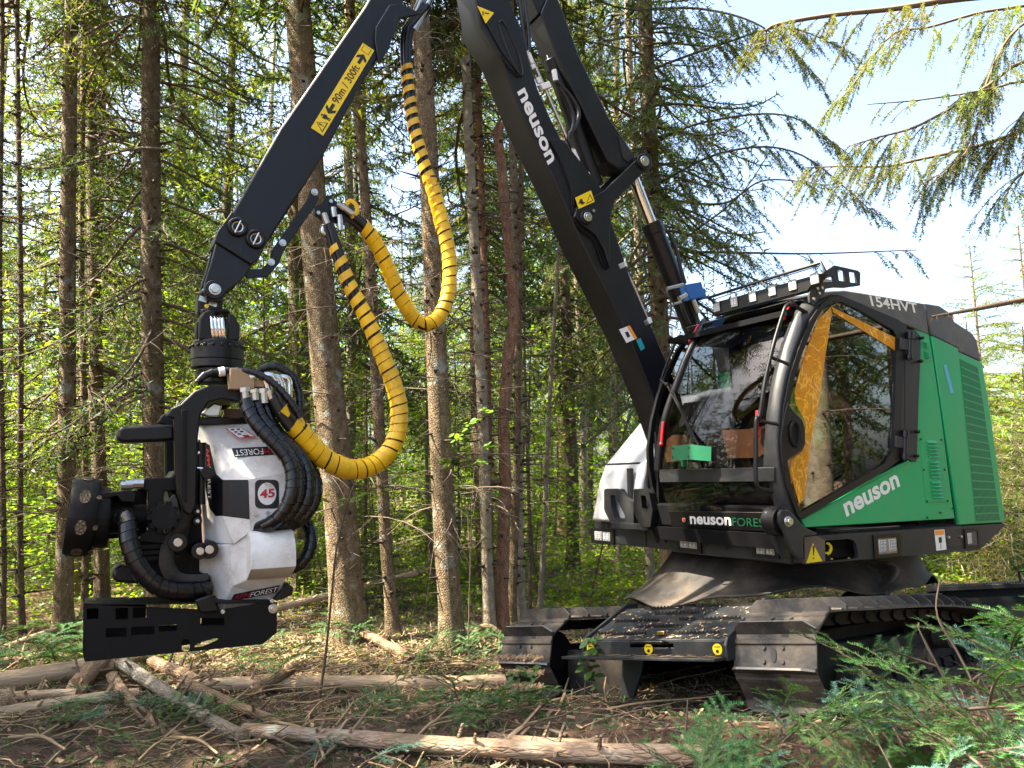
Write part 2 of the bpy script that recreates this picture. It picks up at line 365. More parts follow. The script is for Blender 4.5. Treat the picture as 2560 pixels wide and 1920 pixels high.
def np_mesh(name, V, F, mi=None):
    V = np.asarray(V, np.float32); F = np.asarray(F, np.int32); k = F.shape[1]
    me = bpy.data.meshes.new(name); me.vertices.add(len(V)); me.vertices.foreach_set('co', V.ravel())
    me.loops.add(F.size); me.loops.foreach_set('vertex_index', F.ravel()); me.polygons.add(len(F))
    me.polygons.foreach_set('loop_start', np.arange(0, F.size, k, dtype=np.int32)); me.polygons.foreach_set('loop_total', np.full(len(F), k, np.int32))
    if mi is not None: me.polygons.foreach_set('material_index', np.asarray(mi, np.int32))
    me.update(calc_edges=True); return me

# ------------------------------------------------------------------ undercarriage frame (the ground slopes, the cab is levelled above it)
_d = ray(1930, 1652); UO = CP + _d * 5.0 / _d[1]
E2 = np.array([-.695, .72, -.125]); E2 /= np.linalg.norm(E2)
E1 = np.array([.72, .695, -.06]); E1 -= E1 @ E2 * E2; E1 /= np.linalg.norm(E1); E3 = np.cross(E1, E2)
UA = np.array([E1, E2, E3])
def U(s, t, h): return w2m(UO + E1 * s + E2 * t + E3 * h)               # to machine coordinates
def UP(px, py, axis, val):                                               # pixel -> undercarriage coordinates
    d = UA @ ray(px, py); c = UA @ (CP - UO); return c + d * (val - c[axis]) / d[axis]
UMAT = Matrix([[*(MM.T @ E1)], [*(MM.T @ E2)], [*(MM.T @ E3)]]).transposed().to_4x4(); UMAT.translation = Vector(w2m(UO))

# ------------------------------------------------------------------ ground
def hashn(x, y):
    return (np.sin(x * 1.7 + 1.3 * np.sin(y * 1.1)) * np.cos(y * 1.9 + .7 * np.sin(x * 2.3)) * .5 + np.sin(x * 4.1 + y * 3.3) * .25 + np.sin(x * 9.3 - y * 7.7 + np.sin(x * 3)) * .15)
def gz(x, y):
    x = np.asarray(x, float); y = np.asarray(y, float)
    q = np.stack([x - UO[0], y - UO[1]], -1)
    A = np.array([[E1[0], E2[0]], [E1[1], E2[1]]]); st = np.linalg.solve(A, q.reshape(-1, 2).T).T.reshape(q.shape)
    s, t = st[..., 0], st[..., 1]; pl = UO[2] + E1[2] * s + E2[2] * t - .335
    ds = np.maximum(np.maximum(-.1 - s, s - 4.2), 0); dt = np.maximum(np.maximum(-.3 - t, t - 2.4), 0); w = np.exp(-(ds ** 2 + dt ** 2) / .9)
    base = .03 * hashn(x, y) - .012 * np.clip(y - 9, 0, 30) + .02 * hashn(x * .3, y * .3) * np.clip((y - 6) / 6, 0, 3) - .06
    return base * (1 - w) + (pl + .012 * hashn(x * 2, y * 2)) * w
def gpt(px, py):                                                         # pixel -> ground
    z = 0.
    for _ in range(8):
        p = onz(px, py, z); z = float(gz(p[0], p[1]))
    return np.array([p[0], p[1], z])
def groundmat():
    m, N, Lk, bs = nt('forest floor')
    a = noise(N, Lk, .7, 5, .65); b = noise(N, Lk, 7, 6, .7); c = noise(N, Lk, 60, 4, .75)
    col = ramp(N, Lk, b, [(.3, (.045, .023, .013)), (.5, (.105, .056, .032)), (.68, (.2, .12, .068))])
    col = mixrgb(N, Lk, ramp(N, Lk, a, [(.5, (0, 0, 0)), (.72, (.6, .6, .6))]), col, (.30, .21, .12))
    col = mixrgb(N, Lk, ramp(N, Lk, c, [(.35, (.55, .55, .55)), (.5, (0, 0, 0))]), col, (.03, .018, .011))
    Lk.new(col, bs.inputs['Base Color']); bs.inputs['Roughness'].default_value = .95
    h = N.new('ShaderNodeMath'); h.operation = 'ADD'; Lk.new(b, h.inputs[0]); Lk.new(c, h.inputs[1]); bump(N, Lk, bs, h.outputs[0], .9, .03); return m
M['ground'] = groundmat()
def axis_samples(lo, a, b, hi, fine, coarse): return np.r_[np.linspace(lo, a, coarse)[:-1], np.linspace(a, b, fine)[:-1], np.linspace(b, hi, coarse)]
gx = axis_samples(-160, -7, 8, 160, 151, 30); gy = axis_samples(-60, 1, 14, 220, 131, 30)
GX, GY = np.meshgrid(gx, gy); GV = np.stack([GX, GY, gz(GX, GY)], -1).reshape(-1, 3)
ii = np.arange(len(gy) - 1)[:, None] * len(gx) + np.arange(len(gx) - 1)[None]; ii = ii.ravel()
link('ground', np_mesh('ground', GV, np.stack([ii, ii + 1, ii + 1 + len(gx), ii + len(gx)], -1)), None, 'ground', 180, kind='structure', label='reddish brown forest floor covered in needles and wood debris')
# ================================================================== THE HARVESTER
HV = empty('tracked_harvester', MO, PHI, label='green and black tracked forestry harvester with glazed cab and raised black boom', cat='forestry machine')
def part(b, name, parent, mats, smooth=35, bevel=0, **k): return b.done(name, parent, mats, smooth, bevel, **k)

# ---------------- tracks
PITCH, SW = .226, .27
def shoe_mesh():
    b = B(); th = .014; hp = PITCH * .49
    prof = [(-hp, 0), (-hp, .014), (-hp + .006, .088), (-hp + .019, .086), (-hp + .032, .014), (hp - .064, .012), (hp - .056, .024), (hp - .034, .024), (hp - .026, .012), (hp, .010), (hp, 0)]
    ch = .06
    vs = []
    for y in (-SW, -SW + ch, SW - ch, SW):
        e = abs(abs(y) - SW) < 1e-6
        for x, z in prof: vs.append((x, y, .018 + (z - .018) * .25 if (e and z > .02) else z))
    n = len(prof); fs = [(i * n + k, i * n + (k + 1) % n, (i + 1) * n + (k + 1) % n, (i + 1) * n + k) for i in range(3) for k in range(n)]
    fs += [tuple(range(n - 1, -1, -1)), tuple(range(3 * n, 4 * n))]
    b.add(vs, fs)
    for i in range(3): b.mi[i * n + 2] = 2
    for sx in (-.050, .030):
        for sy in (-.062, .062): b.tube([(sx, sy, .008), (sx, sy, .026)], [.0145, .011], 8)
    b.cur = 1                                              # mud slot between the bolts
    ov = [(-.010 + .045 * math.sin(a) * 1.0, .020 * math.cos(a)) for a in np.linspace(0, 2 * math.pi, 13)[:-1]]
    b.add([(x, y, .0185) for x, y in ov], [tuple(range(11, -1, -1))])
    for sy in (-.075, .075): b.obox((hp - .010, sy, .0115), (.009, 0, 0), (0, .024, 0), (0, 0, .001))
    me = b.mesh('track_shoe'); me.materials.append(M['track']); me.materials.append(M['printblack']); me.materials.append(M['worn']); me.shade_smooth(); me.set_sharp_from_angle(angle=math.radians(30)); return me
SHOE = shoe_mesh()
def link_mesh():
    b = B()
    for sy in (-.07, .07):
        b.prism([(-.10, -.012), (.10, -.012), (.115, -.05), (.085, -.085), (-.06, -.085), (-.09, -.055)], sy - .014, sy + .014)
    b.cyl((.1, -.1, -.048), (.1, .1, -.048), .026, 10)
    return b.mesh('track_link')
LINK = link_mesh(); LINK.materials.append(M['steel_black'])
def track_path():
    R = .285; c = -.03; pts = []
    for a in np.linspace(-90, -270, 25): pts.append((.30 + R * math.cos(math.radians(a)), c + R * math.sin(math.radians(a))))
    for s, h in ((.8, .232), (1.3, .215), (1.9, .19), (2.3, .165), (2.7, .128), (3.1, .06), (3.6, -.04), (4.0, -.115)): pts.append((s, h))
    rc = (4.18, -.225); r2 = .085
    for a in np.linspace(70, -90, 9): pts.append((rc[0] + r2 * math.cos(math.radians(a)), rc[1] + r2 * math.sin(math.radians(a))))
    pts.append((2.2, -.30)); return pts
def build_track(t, lab):
    tr = empty('track'); tr.parent = HV; tr.matrix_local = UMAT @ Matrix.Translation((0, t, 0)); tr['label'] = lab
    pts = track_path(); pts = pts + [pts[0]]
    p = np.array(pts); s = np.r_[0, np.cumsum(np.linalg.norm(np.diff(p, axis=0), axis=1))]; n = int(round(s[-1] / PITCH)); step = s[-1] / n
    def at(q): q %= s[-1]; return np.array([np.interp(q, s, p[:, 0]), np.interp(q, s, p[:, 1])])
    lb = B()
    for k in range(n):
        q = (k + .32) * step; a, c2 = at(q - step * .48), at(q + step * .48); m = (a + c2) / 2; d = (c2 - a); d /= np.linalg.norm(d)
        x = Vector((d[0], 0, d[1])); z = Vector((-d[1], 0, d[0]))          # path runs front bottom -> top -> rear: outside is to the left
        y = z.cross(x); mt = Matrix((x, y, z)).transposed().to_4x4(); mt.translation = (m[0], 0, m[1])
        o = bpy.data.objects.new('track_shoe', SHOE); COL.objects.link(o); o.parent = tr; o.matrix_local = mt
        lb.add([tuple(mt @ v.co) for v in LINK.vertices], [tuple(f.vertices) for f in LINK.polygons])
    part(lb, 'chain', tr, 'steel_black', 30, kind='stuff')
    b = B(); b.prism([(.35, -.16), (.5, .05), (3.5, -.06), (4.0, -.2), (3.9, -.25), (.5, -.25)], -.05, .05); part(b, 'frame', tr, 'steel_black', 30, .01)
    b = B(); b.cyl((.30, -.06, -.03), (.30, .06, -.03), .2, 28); b.cyl((.30, -.09, -.03), (.30, .09, -.03), .1, 20); part(b, 'idler_wheel', tr, 'steel_black', 30)
    b = B(); b.cyl((4.18, -.05, -.225), (4.18, .05, -.225), .06, 20); part(b, 'sprocket', tr, 'steel_black', 30)
    for q in (.75, 1.36, 1.9, 2.4, 2.95, 3.5):
        b = B(); h = -.17 if q not in (1.36, 2.4) else -.06
        b.cyl((q, -.16, h), (q, .16, h), .085, 20); b.cyl((q, -.175, h), (q, .175, h), .05, 14)
        for w in (-.178, .178):
            for k in range(6): b.cyl((q + .062 * math.cos(k), w * .9, h + .062 * math.sin(k)), (q + .062 * math.cos(k), w * .93, h + .062 * math.sin(k)), .009, 6)
        part(b, 'roller', tr, 'track', 30)
    return tr
build_track(0, 'near track with clean worn steel shoes')
build_track(2.12, 'far track with mud and leaves on its shoes')

# belly between the tracks
b = B()
def ubox(b, s0, s1, t0, t1, h0, h1): b.add([U(s, t, h) for h in (h0, h1) for t in (t0, t1) for s in (s0, s1)], [(0, 2, 3, 1), (4, 5, 7, 6), (0, 1, 5, 4), (2, 6, 7, 3), (0, 4, 6, 2), (1, 3, 7, 5)])
ubox(b, .55, 3.8, .34, 1.75, -.05, .22); ubox(b, .7, 3.6, .2, 1.95, .0, .1); ubox(b, 2.5, 3.9, .34, 1.75, -.3, 0)
part(b, 'belly_frame', HV, 'steel_black', 30, .01)
q = [UP(*p, 0, .35) for p in zE((870, 900), (1420, 990), (1430, 1470), (1300, 1480), (1180, 1560), (930, 1480), (880, 1380))]
b = B(); n = len(q); b.add([U(.35, v[1], v[2]) for v in q] + [U(.45, v[1], v[2]) for v in q], [tuple(range(n)), tuple(range(2 * n - 1, n - 1, -1))] + [(i, n + i, n + (i + 1) % n, (i + 1) % n) for i in range(n)])
part(b, 'belly_guard', HV, 'rubber', 30, .01)
q = [UP(*p, 0, .3) for p in zE((1425, 990), (1625, 990), (1610, 1130), (1530, 1390), (1410, 1380))]
b = B(); n = len(q); b.add([U(.3, v[1], v[2]) for v in q] + [U(.33, v[1], v[2]) for v in q], [tuple(range(n)), tuple(range(2 * n - 1, n - 1, -1))] + [(i, n + i, n + (i + 1) % n, (i + 1) % n) for i in range(n)])
part(b, 'support_bracket', HV, 'charcoal', 30, .006)
# front step: sloped deck with serrated treads, fascia, lip
T0, T1 = .29, 1.42
def SD(u, w, up=0.):                                       # on the sloped deck: u across 0..1, w from front 0 to back 1
    s = -.02 + .47 * w; h = .125 + .185 * w; return np.array(U(s, T0 + (T1 - T0) * (1 - u), h + up))
st = empty('front_step'); st.parent = HV
b = B(); th = .02
b.add([SD(0, 0), SD(1, 0), SD(1, 1), SD(0, 1), SD(0, 0, -th), SD(1, 0, -th), SD(1, 1, -th), SD(0, 1, -th)], [(0, 1, 2, 3), (7, 6, 5, 4), (0, 4, 5, 1), (1, 5, 6, 2), (2, 6, 7, 3), (3, 7, 4, 0)])
part(b, 'deck_plate', st, 'charcoal', 30, .003)
for sgn, tt in ((0, T1 + .018), (1, T0 - .018)):
    b = B(); pr = [(-.06, .0), (-.06, .09), (-.03, .14), (.47, .345), (.6, .34), (.6, .0)]
    o = len(b.v); b.add([U(s, tt - .012, h) for s, h in pr] + [U(s, tt + .012, h) for s, h in pr], [tuple(range(6)), tuple(range(11, 5, -1))] + [(i, 6 + i, 6 + (i + 1) % 6, (i + 1) % 6) for i in range(6)])
    part(b, 'side_cheek', st, 'charcoal', 30, .004)
b = B()
def fasc(t0, t1, h0, h1): ubox(b, -.05, -.035, t0, t1, h0, h1)
fasc(T0, .66, .03, .115); fasc(.66, 1.02, .03, .075); fasc(1.02, T1, .03, .115); ubox(b, -.034, .03, T0, T1, .10, .118)
part(b, 'fascia', st, 'charcoal', 30, .002)
b = B(); ubox(b, -.19, -.03, T0 - .02, T1 + .11, .008, .026); part(b, 'lip_plate', st, 'charcoal', 30, .003)
b = B(); hp = [U(-.055, .98, .105), U(-.085, .97, .112), U(-.095, .94, .113), U(-.095, .74, .113), U(-.085, .71, .112), U(-.055, .70, .105)]
b.tube(smoothpath(hp, 20), .012, 8); part(b, 'handle', st, 'black', 60)
b = B(); ubox(b, .01, .04, .77, .83, .15, .175); part(b, 'padlock', st, 'brass', 30, .004)
for (u0, u1, w) in ((.17, .46, .93), (.58, .97, .95), (.31, .64, .74), (.05, .40, .53), (.55, .97, .54), (.27, .62, .34), (.02, .42, .13), (.53, .93, .13)):
    b = B(); k = int((u1 - u0) * 38); pts = []
    for i in range(k * 2 + 1): pts.append((u0 + (u1 - u0) * i / (k * 2), .022 if i % 2 == 0 else .009))
    vs = [SD(u, w, 0) for u, _ in pts] + [SD(u, w, h) for u, h in pts] + [SD(u, w + .02, 0) for u, _ in pts] + [SD(u, w + .02, h) for u, h in pts]; m = len(pts)
    b.add(vs, [f for i in range(m - 1) for f in ((i, i + 1, m + i + 1, m + i), (2 * m + i, 3 * m + i, 3 * m + i + 1, 2 * m + i + 1), (m + i, m + i + 1, 3 * m + i + 1, 3 * m + i))])
    part(b, 'tread_strip', st, 'steel_black', None)
for t in (1.37, .86, .33):
    b = B(); c = U(-.052, t, .068); ax = np.array(U(-.056, t, .068)) - c; b.cyl(c, c + ax, .034, 24); b.cur = 1
    c2 = np.array(U(-.0565, t, .056)); b.cyl(c2, c2 + ax * .3, .011, 12); b.obox(np.array(U(-.0565, t, .082)), ax * .2, (np.array(U(0, 1, 0)) - U(0, 0, 0)) * .02, (np.array(U(0, 0, 1)) - U(0, 0, 0)) * .0025)
    part(b, 'warning_sticker', st, ['signyellow', 'printblack'], 30)
rd_ = np.random.default_rng(2); Vd = []
def debris(c, ux, uy, n, l0, l1):
    out = []
    for _ in range(n):
        a = rd_.uniform(0, 6.28); l = rd_.uniform(l0, l1); d = np.array(ux) * math.cos(a) + np.array(uy) * math.sin(a); e = -np.array(ux) * math.sin(a) + np.array(uy) * math.cos(a); q = c() ; w = l * rd_.uniform(.08, .5); out += [q - d * l - e * w, q + d * l - e * w * .7, q + d * l * .8 + e * w]
    return out
_ux = np.array(U(0, 1, 0)) - U(0, 0, 0); _uy = (np.array(U(1, 0, .4)) - U(0, 0, 0)); _uy /= np.linalg.norm(_uy); _us = np.array(U(1, 0, 0)) - U(0, 0, 0)
Vd = debris(lambda: SD(rd_.random(), rd_.random() ** 1.6 * .95, .004 + .006 * rd_.random()), _ux, _uy, 230, .006, .024) + debris(lambda: np.array(U(-.05 - .13 * rd_.random(), T0 + (T1 - T0) * rd_.random(), .029 + .008 * rd_.random())), _ux, _us, 260, .006, .024)
b = B(); b.add(Vd, [(i, i + 1, i + 2) for i in range(0, len(Vd), 3)]); part(b, 'deck_debris', st, 'twig_tan', None, kind='stuff')
Vm = debris(lambda: np.array(U(-.03 - .04 * rd_.random(), 2.12 + rd_.uniform(-.25, .25), -.22 + .10 * (rd_.integers(3)) + .03 * rd_.random())), _ux, np.array(U(.6, 0, .8)) - U(0, 0, 0), 900, .008, .03)
b = B(); b.add(Vm, [(i, i + 1, i + 2) for i in range(0, len(Vm), 3)]); part(b, 'track_mud', HV, 'log_bark', None, kind='stuff')
# rear blade with serrated top, seen behind the near track
rb = empty('rear_blade'); rb.parent = HV
S0 = 4.55
def RB(t, h, s=S0): return U(s, t, h)
pr = [(.0, .262), (.16, .25), (.16, .20), (.05, .14), (.03, -.3), (.0, -.3)]
b = B(); n = len(pr); L0, L1 = -.9, .78
b.add([RB(L0, h, S0 + s) for s, h in pr] + [RB(L1, h, S0 + s) for s, h in pr], [tuple(range(n)), tuple(range(2 * n - 1, n - 1, -1))] + [(i, n + i, n + (i + 1) % n, (i + 1) % n) for i in range(n)])
part(b, 'blade_plate', rb, 'charcoal', 30, .006)
b = B(); ubox(b, S0 - .05, S0 - .001, L0, L1 - .02, .215, .262); part(b, 'top_rail', rb, 'charcoal', 30, .004)
b = B(); k = 70
for i in range(k):
    t = L0 + (L1 - L0 - .03) * i / k; d = (L1 - L0) / k * .8
    b.add([RB(t, .262, S0 - .05), RB(t + d, .262, S0 - .05), RB(t + d / 2, .282, S0 - .05), RB(t, .262, S0), RB(t + d, .262, S0), RB(t + d / 2, .282, S0)], [(0, 1, 2), (5, 4, 3), (0, 2, 5, 3), (1, 4, 5, 2)])
part(b, 'tread_strip', rb, 'charcoal', None)
b = B(); b.tube(smoothpath([RB(-.12, .265), RB(-.12, .345), RB(-.15, .37), RB(-.35, .37), RB(-.38, .345), RB(-.38, .265)], 24), .012, 8); part(b, 'handle', rb, 'black', 60)

# ---------------- rubber skirt round the slewing ring
TC = np.array([1.15, 1.2]); rows = []
ct = U(2.0, .95, .36); NA = 72
for i in range(9):
    v = i / 8; row = []
    for k in range(NA + 1):
        a = 2 * math.pi * k / NA; top = np.array([TC[0] + .93 * math.cos(a), TC[1] + .93 * math.sin(a), ZB - .01])
        rr = 1.30 + .05 * math.sin(3 * a + 1) + .12 * math.cos(2 * (a - .3))
        wx, wy = ct[0] + rr * math.cos(a) * 1.08, ct[1] + rr * math.sin(a) * .93
        uu = UA @ (m2w((wx, wy, 0)) - UO); bz = (.345 - UA[2] @ (m2w((wx, wy, 0)) - UO)) / UA[2, 2]
        bz = bz + .035 * math.sin(5 * a + .5) + .02 * math.sin(11 * a)
        bot = np.array([wx, wy, bz]); q = top * (1 - v) + bot * v; q[2] -= .10 * math.sin(math.pi * v) * 0.6; row.append(q)
    rows.append(row)
b = B(); b.grid(rows); sk = part(b, 'rubber_skirt', HV, 'rubber', 70); md = sk.modifiers.new('thickness', 'SOLIDIFY'); md.thickness = .012
for k, aa in enumerate((-2.62, -2.3, -1.7)):
    for vv in (.30, .62):
        i0 = int((aa % (2 * math.pi)) / (2 * math.pi) * NA); r0_ = rows[int(vv * 8)][i0]; r1_ = rows[min(int(vv * 8) + 1, 8)][i0]; r2_ = rows[int(vv * 8)][i0 + 1]; n_ = np.cross(r2_ - r0_, r1_ - r0_); n_ /= np.linalg.norm(n_); n_ = n_ if n_ @ (CL - r0_) > 0 else -n_; tx = (r2_ - r0_) / np.linalg.norm(r2_ - r0_); b = B(); b.obox(r0_ + n_ * .012, tx * .04, np.cross(n_, tx) * .016, n_ * .006); part(b, 'skirt_clip', HV, 'track', 30)
# loose flap curling up at the back of the skirt
fl = [P(*p, yy) for p, yy in zip(zF((1830, 10), (2060, 30), (2150, 55), (2182, 90), (2170, 150), (2120, 230), (2090, 300), (2095, 370), (2115, 420)), (.3, .1, .05, .02, .02, .05, .1, .1, .1))]
fl2 = [P(*p, yy) for p, yy in zip(zF((1450, 60), (1600, 130), (1680, 190), (1720, 240), (1700, 290), (1640, 330), (1600, 370), (1560, 400), (1540, 425)), (.5, .5, .5, .5, .5, .5, .5, .5, .5))]
b = B(); b.grid([resample([a_, (np.array(a_) + np.array(b_)) / 2 + np.array([.03, -.05, .02]), b_], 7) for a_, b_ in zip(smoothpath(fl, 20), smoothpath(fl2, 20))]); fo = part(b, 'skirt_flap', HV, 'rubber', 70); md = fo.modifiers.new('thickness', 'SOLIDIFY'); md.thickness = .012
b = B(); b.cyl((TC[0], TC[1], .85), (TC[0], TC[1], ZB - .002), .62, 40); part(b, 'slewing_ring', HV, 'steel_black', 30)
b = B()
for k in range(48):
    a = 2 * math.pi * k / 48
    b.cyl((TC[0] + .945 * math.cos(a), TC[1] + .945 * math.sin(a), ZB - .035), (TC[0] + .965 * math.cos(a), TC[1] + .965 * math.sin(a), ZB - .035), .010, 6)
part(b, 'skirt_bolts', HV, 'zinc', 30, kind='stuff')
b = B(); b.cyl((TC[0], TC[1], ZB - .06), (TC[0], TC[1], ZB - .015), .945, 72); part(b, 'skirt_ring', HV, 'steel_black', 30)

# ---------------- chassis belt with lamps
b = B(); b.prism([(.03, ZB + .01), (1.9, ZB + .01), (2.02, ZB + .11), (2.02, 1.22), (.03, 1.22)], .09, 2.35); part(b, 'chassis', HV, 'steel_black', 30, .01)
side = [(2016, 1344), (2020, 1341), (2362, 1318), (2510, 1309), (2514, 1312), (2450, 1374), (2440, 1376), (2014, 1411)]
hole = XZ(zD((225, 1425), (260, 1405), (480, 1388), (530, 1400), (562, 1440), (580, 1520), (583, 1582), (250, 1618)), 0)
ch = plate('side_belt', HV, 'charcoal', XZ(side, 0), [hole], 0, .03, .005)
b = B(); tp = [P(2016, 1344, 0), P(2362, 1318, 0), P(2510, 1309, 0)]
b.add([t + np.array([0, 0, -.002]) for t in tp] + [t + np.array([0, .07, .03]) for t in tp], [(0, 1, 4, 3), (1, 2, 5, 4)]); part(b, 'belt_bevel', HV, 'charcoal', None)
b = B(); b.box(.02, .28, .04, .16, ZB + .004, ZB + .03)
for k in range(9): b.cyl((.045 + .026 * k, .05, ZB + .03), (.045 + .026 * k, .05, ZB + .048), .008, 8, .006)
part(b, 'step_tread', HV, 'steel_black', 30)
b = B(); c0 = P(*zD((262, 1485))[0], .06); b.tube([c0 + .035 * np.array([math.cos(a), -.2 * math.cos(a), math.sin(a)]) for a in np.linspace(0, 2 * math.pi, 25)], .012, 10, False); part(b, 'tow_ring', HV, 'signyellow', 60)
FX = -.03
b = B(); b.box(-.0, .1, .015, 2.36, ZB + .003, ZB + .19); b.box(FX, .1, .10, 1.32, ZB - .006, ZB + .195); b.box(-.012, .1, 2.2, 2.40, ZB + .006, ZB + .20)
part(b, 'front_belt', HV, 'charcoal', 30, .012)
def lamp_front(px0, px1, x, nlamp):
    a = PX(*px0, x); c = PX(*px1, x); y0, y1, z0, z1 = min(a[1], c[1]), max(a[1], c[1]), min(a[2], c[2]), max(a[2], c[2])
    o = empty('headlight'); o.parent = HV; w = y1 - y0; h = z1 - z0
    fr = plate('bezel', o, 'black', [(y0, z0), (y1, z0), (y1, z1), (y0, z1)], [[(y0 + .14 * w, z0 + .16 * h), (y1 - .14 * w, z0 + .16 * h), (y1 - .14 * w, z1 - .16 * h), (y0 + .14 * w, z1 - .16 * h)]], 0, .012)
    for v in fr.data.vertices: u = v.co.copy(); v.co = (x - .012 + u.y, u.x, u.z)
    for k in range(nlamp):
        cy_ = y1 - .14 * w - (.72 * w) * (k + .5) / nlamp; hw = .72 * w / nlamp * .45; b = B()
        b.box(x - .014, x + .01, cy_ - hw, cy_ + hw, z0 + .19 * h, z1 - .19 * h); lo = part(b, 'lens', o, 'lens', 30, .006)
        b = B()
        for i in (-1, 1):
            for j in (-1, 0, 1): b.ball((x - .014, cy_ + i * hw * .4, (z0 + z1) / 2 + j * h * .14), hw * .16, 5)
        part(b, 'diodes', o, 'printwhite', 60)
    b = B(); b.box(x - .004, x - .002, y0 + .12 * w, y1 - .12 * w, z0 + .14 * h, z1 - .14 * h)
lamp_front(zH((1165, 505))[0], zH((1420, 735))[0], FX - .004, 2); lamp_front(zH((1925, 600))[0], zH((2200, 790))[0], FX - .004, 2); lamp_front(zH((318, 478))[0], zH((550, 650))[0], -.004, 2)
def lamp_side(q, nl):
    pts = [P(*p, 0) for p in zD(*q)]; x0, x1 = pts[0][0], pts[1][0]; z0, z1 = pts[1][2], pts[0][2]; w, h = x1 - x0, z1 - z0
    o = empty('headlight'); o.parent = HV
    plate('bezel', o, 'black', [(x0, z0), (x1, z0), (x1, z1), (x0, z1)], [[(x0 + .14 * w, z0 + .16 * h), (x1 - .14 * w, z0 + .16 * h), (x1 - .14 * w, z1 - .16 * h), (x0 + .14 * w, z1 - .16 * h)]], -.01, 0)
    b = B(); b.box(x0 + .1 * w, x1 - .1 * w, -.0035, -.001, z0 + .1 * h, z1 - .1 * h); part(b, 'reflector', o, 'twig_tan' if nl == 2 else 'greyroof', None)
    for k in range(nl):
        cx_ = x0 + .14 * w + .72 * w * (k + .5) / 2; hw = .72 * w / 2 * .38; b = B(); b.box(cx_ - hw, cx_ + hw, -.012, -.002, z0 + .22 * h, z1 - .22 * h); part(b, 'lens', o, 'lens', 30, .006)
        b = B()
        for i in (-1, 1):
            for j in (-1, 0, 1): b.ball((cx_ + i * hw * .4, -.012, (z0 + z1) / 2 + j * h * .14), hw * .14, 5)
        part(b, 'diodes', o, 'zinc', 60)
lamp_side([(722, 1352), (1010, 1560)], 2); lamp_side([(1630, 1290), (1795, 1475)], 1)
def flatpart(name, parent, mat, pxs, y, th=.003): # printed or sheet piece lying on side plane y
    b = B(); b.prism(XZ(pxs, y), y - th, y); return part(b, name, parent, mat, None)
ws = empty('warning_sticker'); ws.parent = HV
flatpart('sheet', ws, 'twig', zD((40, 1370), (170, 1360), (245, 1400), (248, 1610), (50, 1635)), -.0005, .004)
flatpart('triangle', ws, 'signyellow', zD((128, 1430), (222, 1610), (62, 1632)), -.005, .001)
for pl in (((126, 1455), (146, 1455), (140, 1555), (132, 1555)), ((130, 1575), (143, 1575), (143, 1590), (130, 1590))): flatpart('print', ws, 'printblack', zD(*pl), -.0062, .0006)
iw = empty('warning_sticker'); iw.parent = HV
flatpart('sheet', iw, 'printwhite', zD((1342, 1300), (1440, 1294), (1462, 1495), (1363, 1506)), 0)
flatpart('header', iw, 'printorange', zD((1348, 1305), (1438, 1300), (1442, 1345), (1352, 1352)), -.0032, .0006)
flatpart('print', iw, 'printblack', zD((1385, 1372), (1415, 1370), (1418, 1425), (1388, 1428)), -.0032, .0006)
flatpart('print', iw, 'printblack', zD((1403, 1428), (1407, 1428), (1412, 1490), (1406, 1490)), -.0032, .0006)
b = B(); b.prism(XZ(zD((1448, 1277), (1598, 1268), (1618, 1462), (1470, 1475)), 0), -.004, 0); part(b, 'tool_flap', HV, 'charcoal', 30, .003)
for p in zD((1475, 1370), (1600, 1365)):
    b = B(); c = P(*p, -.004); b.cyl(c, c - np.array([0, .014, 0]), .011, 10); part(b, 'latch', HV, 'zinc', 30)
# ventilation rosette and cover plate on the front belt
b = B(); c = PX(*zH((1665, 645))[0], FX - .002)
for k in range(14):
    a = 2 * math.pi * k / 14; d = np.array([0, math.cos(a), math.sin(a)]); e = np.array([0, -math.sin(a), math.cos(a)]); b.obox(c + d * .03, (.0015, 0, 0), d * .014, e * .0028)
part(b, 'vent_rosette', HV, 'printblack', None)
qq = [PX(*p, -.003) for p in zH((728, 512), (855, 515), (862, 668), (735, 662))]; decal('cover_plate', HV, 'charcoal', qq, (-1, 0, 0), .004)
for q in zH((1465, 635), (1880, 650)):
    c = PX(*q, FX - .003); b = B(); b.obox(c, (.002, 0, 0), (0, .004, 0), (0, 0, .022)); part(b, 'slot', HV, 'printblack', None)

# ---------------- green side panel, louvres, engine hood
sp = [(2003, 1299), (2013, 1319), (2387, 1296.5), (2381, 1260), (2368, 1160), (2349, 1010), (2322.5, 836), (2285, 823), (2300, 842), (2299, 905), (2295, 1000), (2290, 1152), (2272.5, 1154)]
b = B(); b.prism(XZ(sp, 0), -.002, .06); SPN = part(b, 'side_panel', HV, 'green', 30, .006)
b = B(); tl = [P(*p, -.003) for p in ((2001, 1300), (2100, 1241), (2272, 1155))]; b.tube([t + np.array([0, .004, .004]) for t in tl], .011, 6); part(b, 'panel_edge', SPN, 'green', 40)
fit_text('lettering', 'neuson', SPN, 'printwhite', P(*zD((466, 1172))[0], -.004), P(*zD((1003, 862))[0], -.004), P(*zD((428, 1040))[0], -.004), .03)
def strip(b, poly, y0, y1): b.prism(XZ(poly, y0), y0, y1)
LP = empty('louvre_panel'); LP.parent = HV
b = B(); strip(b, zD((1197, 380), (1420, 382), (1480, 1020), (1257, 1024)), -.005, .001); part(b, 'panel', LP, 'green', 30, .001)
LP2 = empty('louvre_panel'); LP2.parent = HV
b = B(); strip(b, zB((1213, 828), (1272, 842), (1288, 1064), (1205, 1046)), -.005, .001); part(b, 'panel', LP2, 'green', 30, .001)
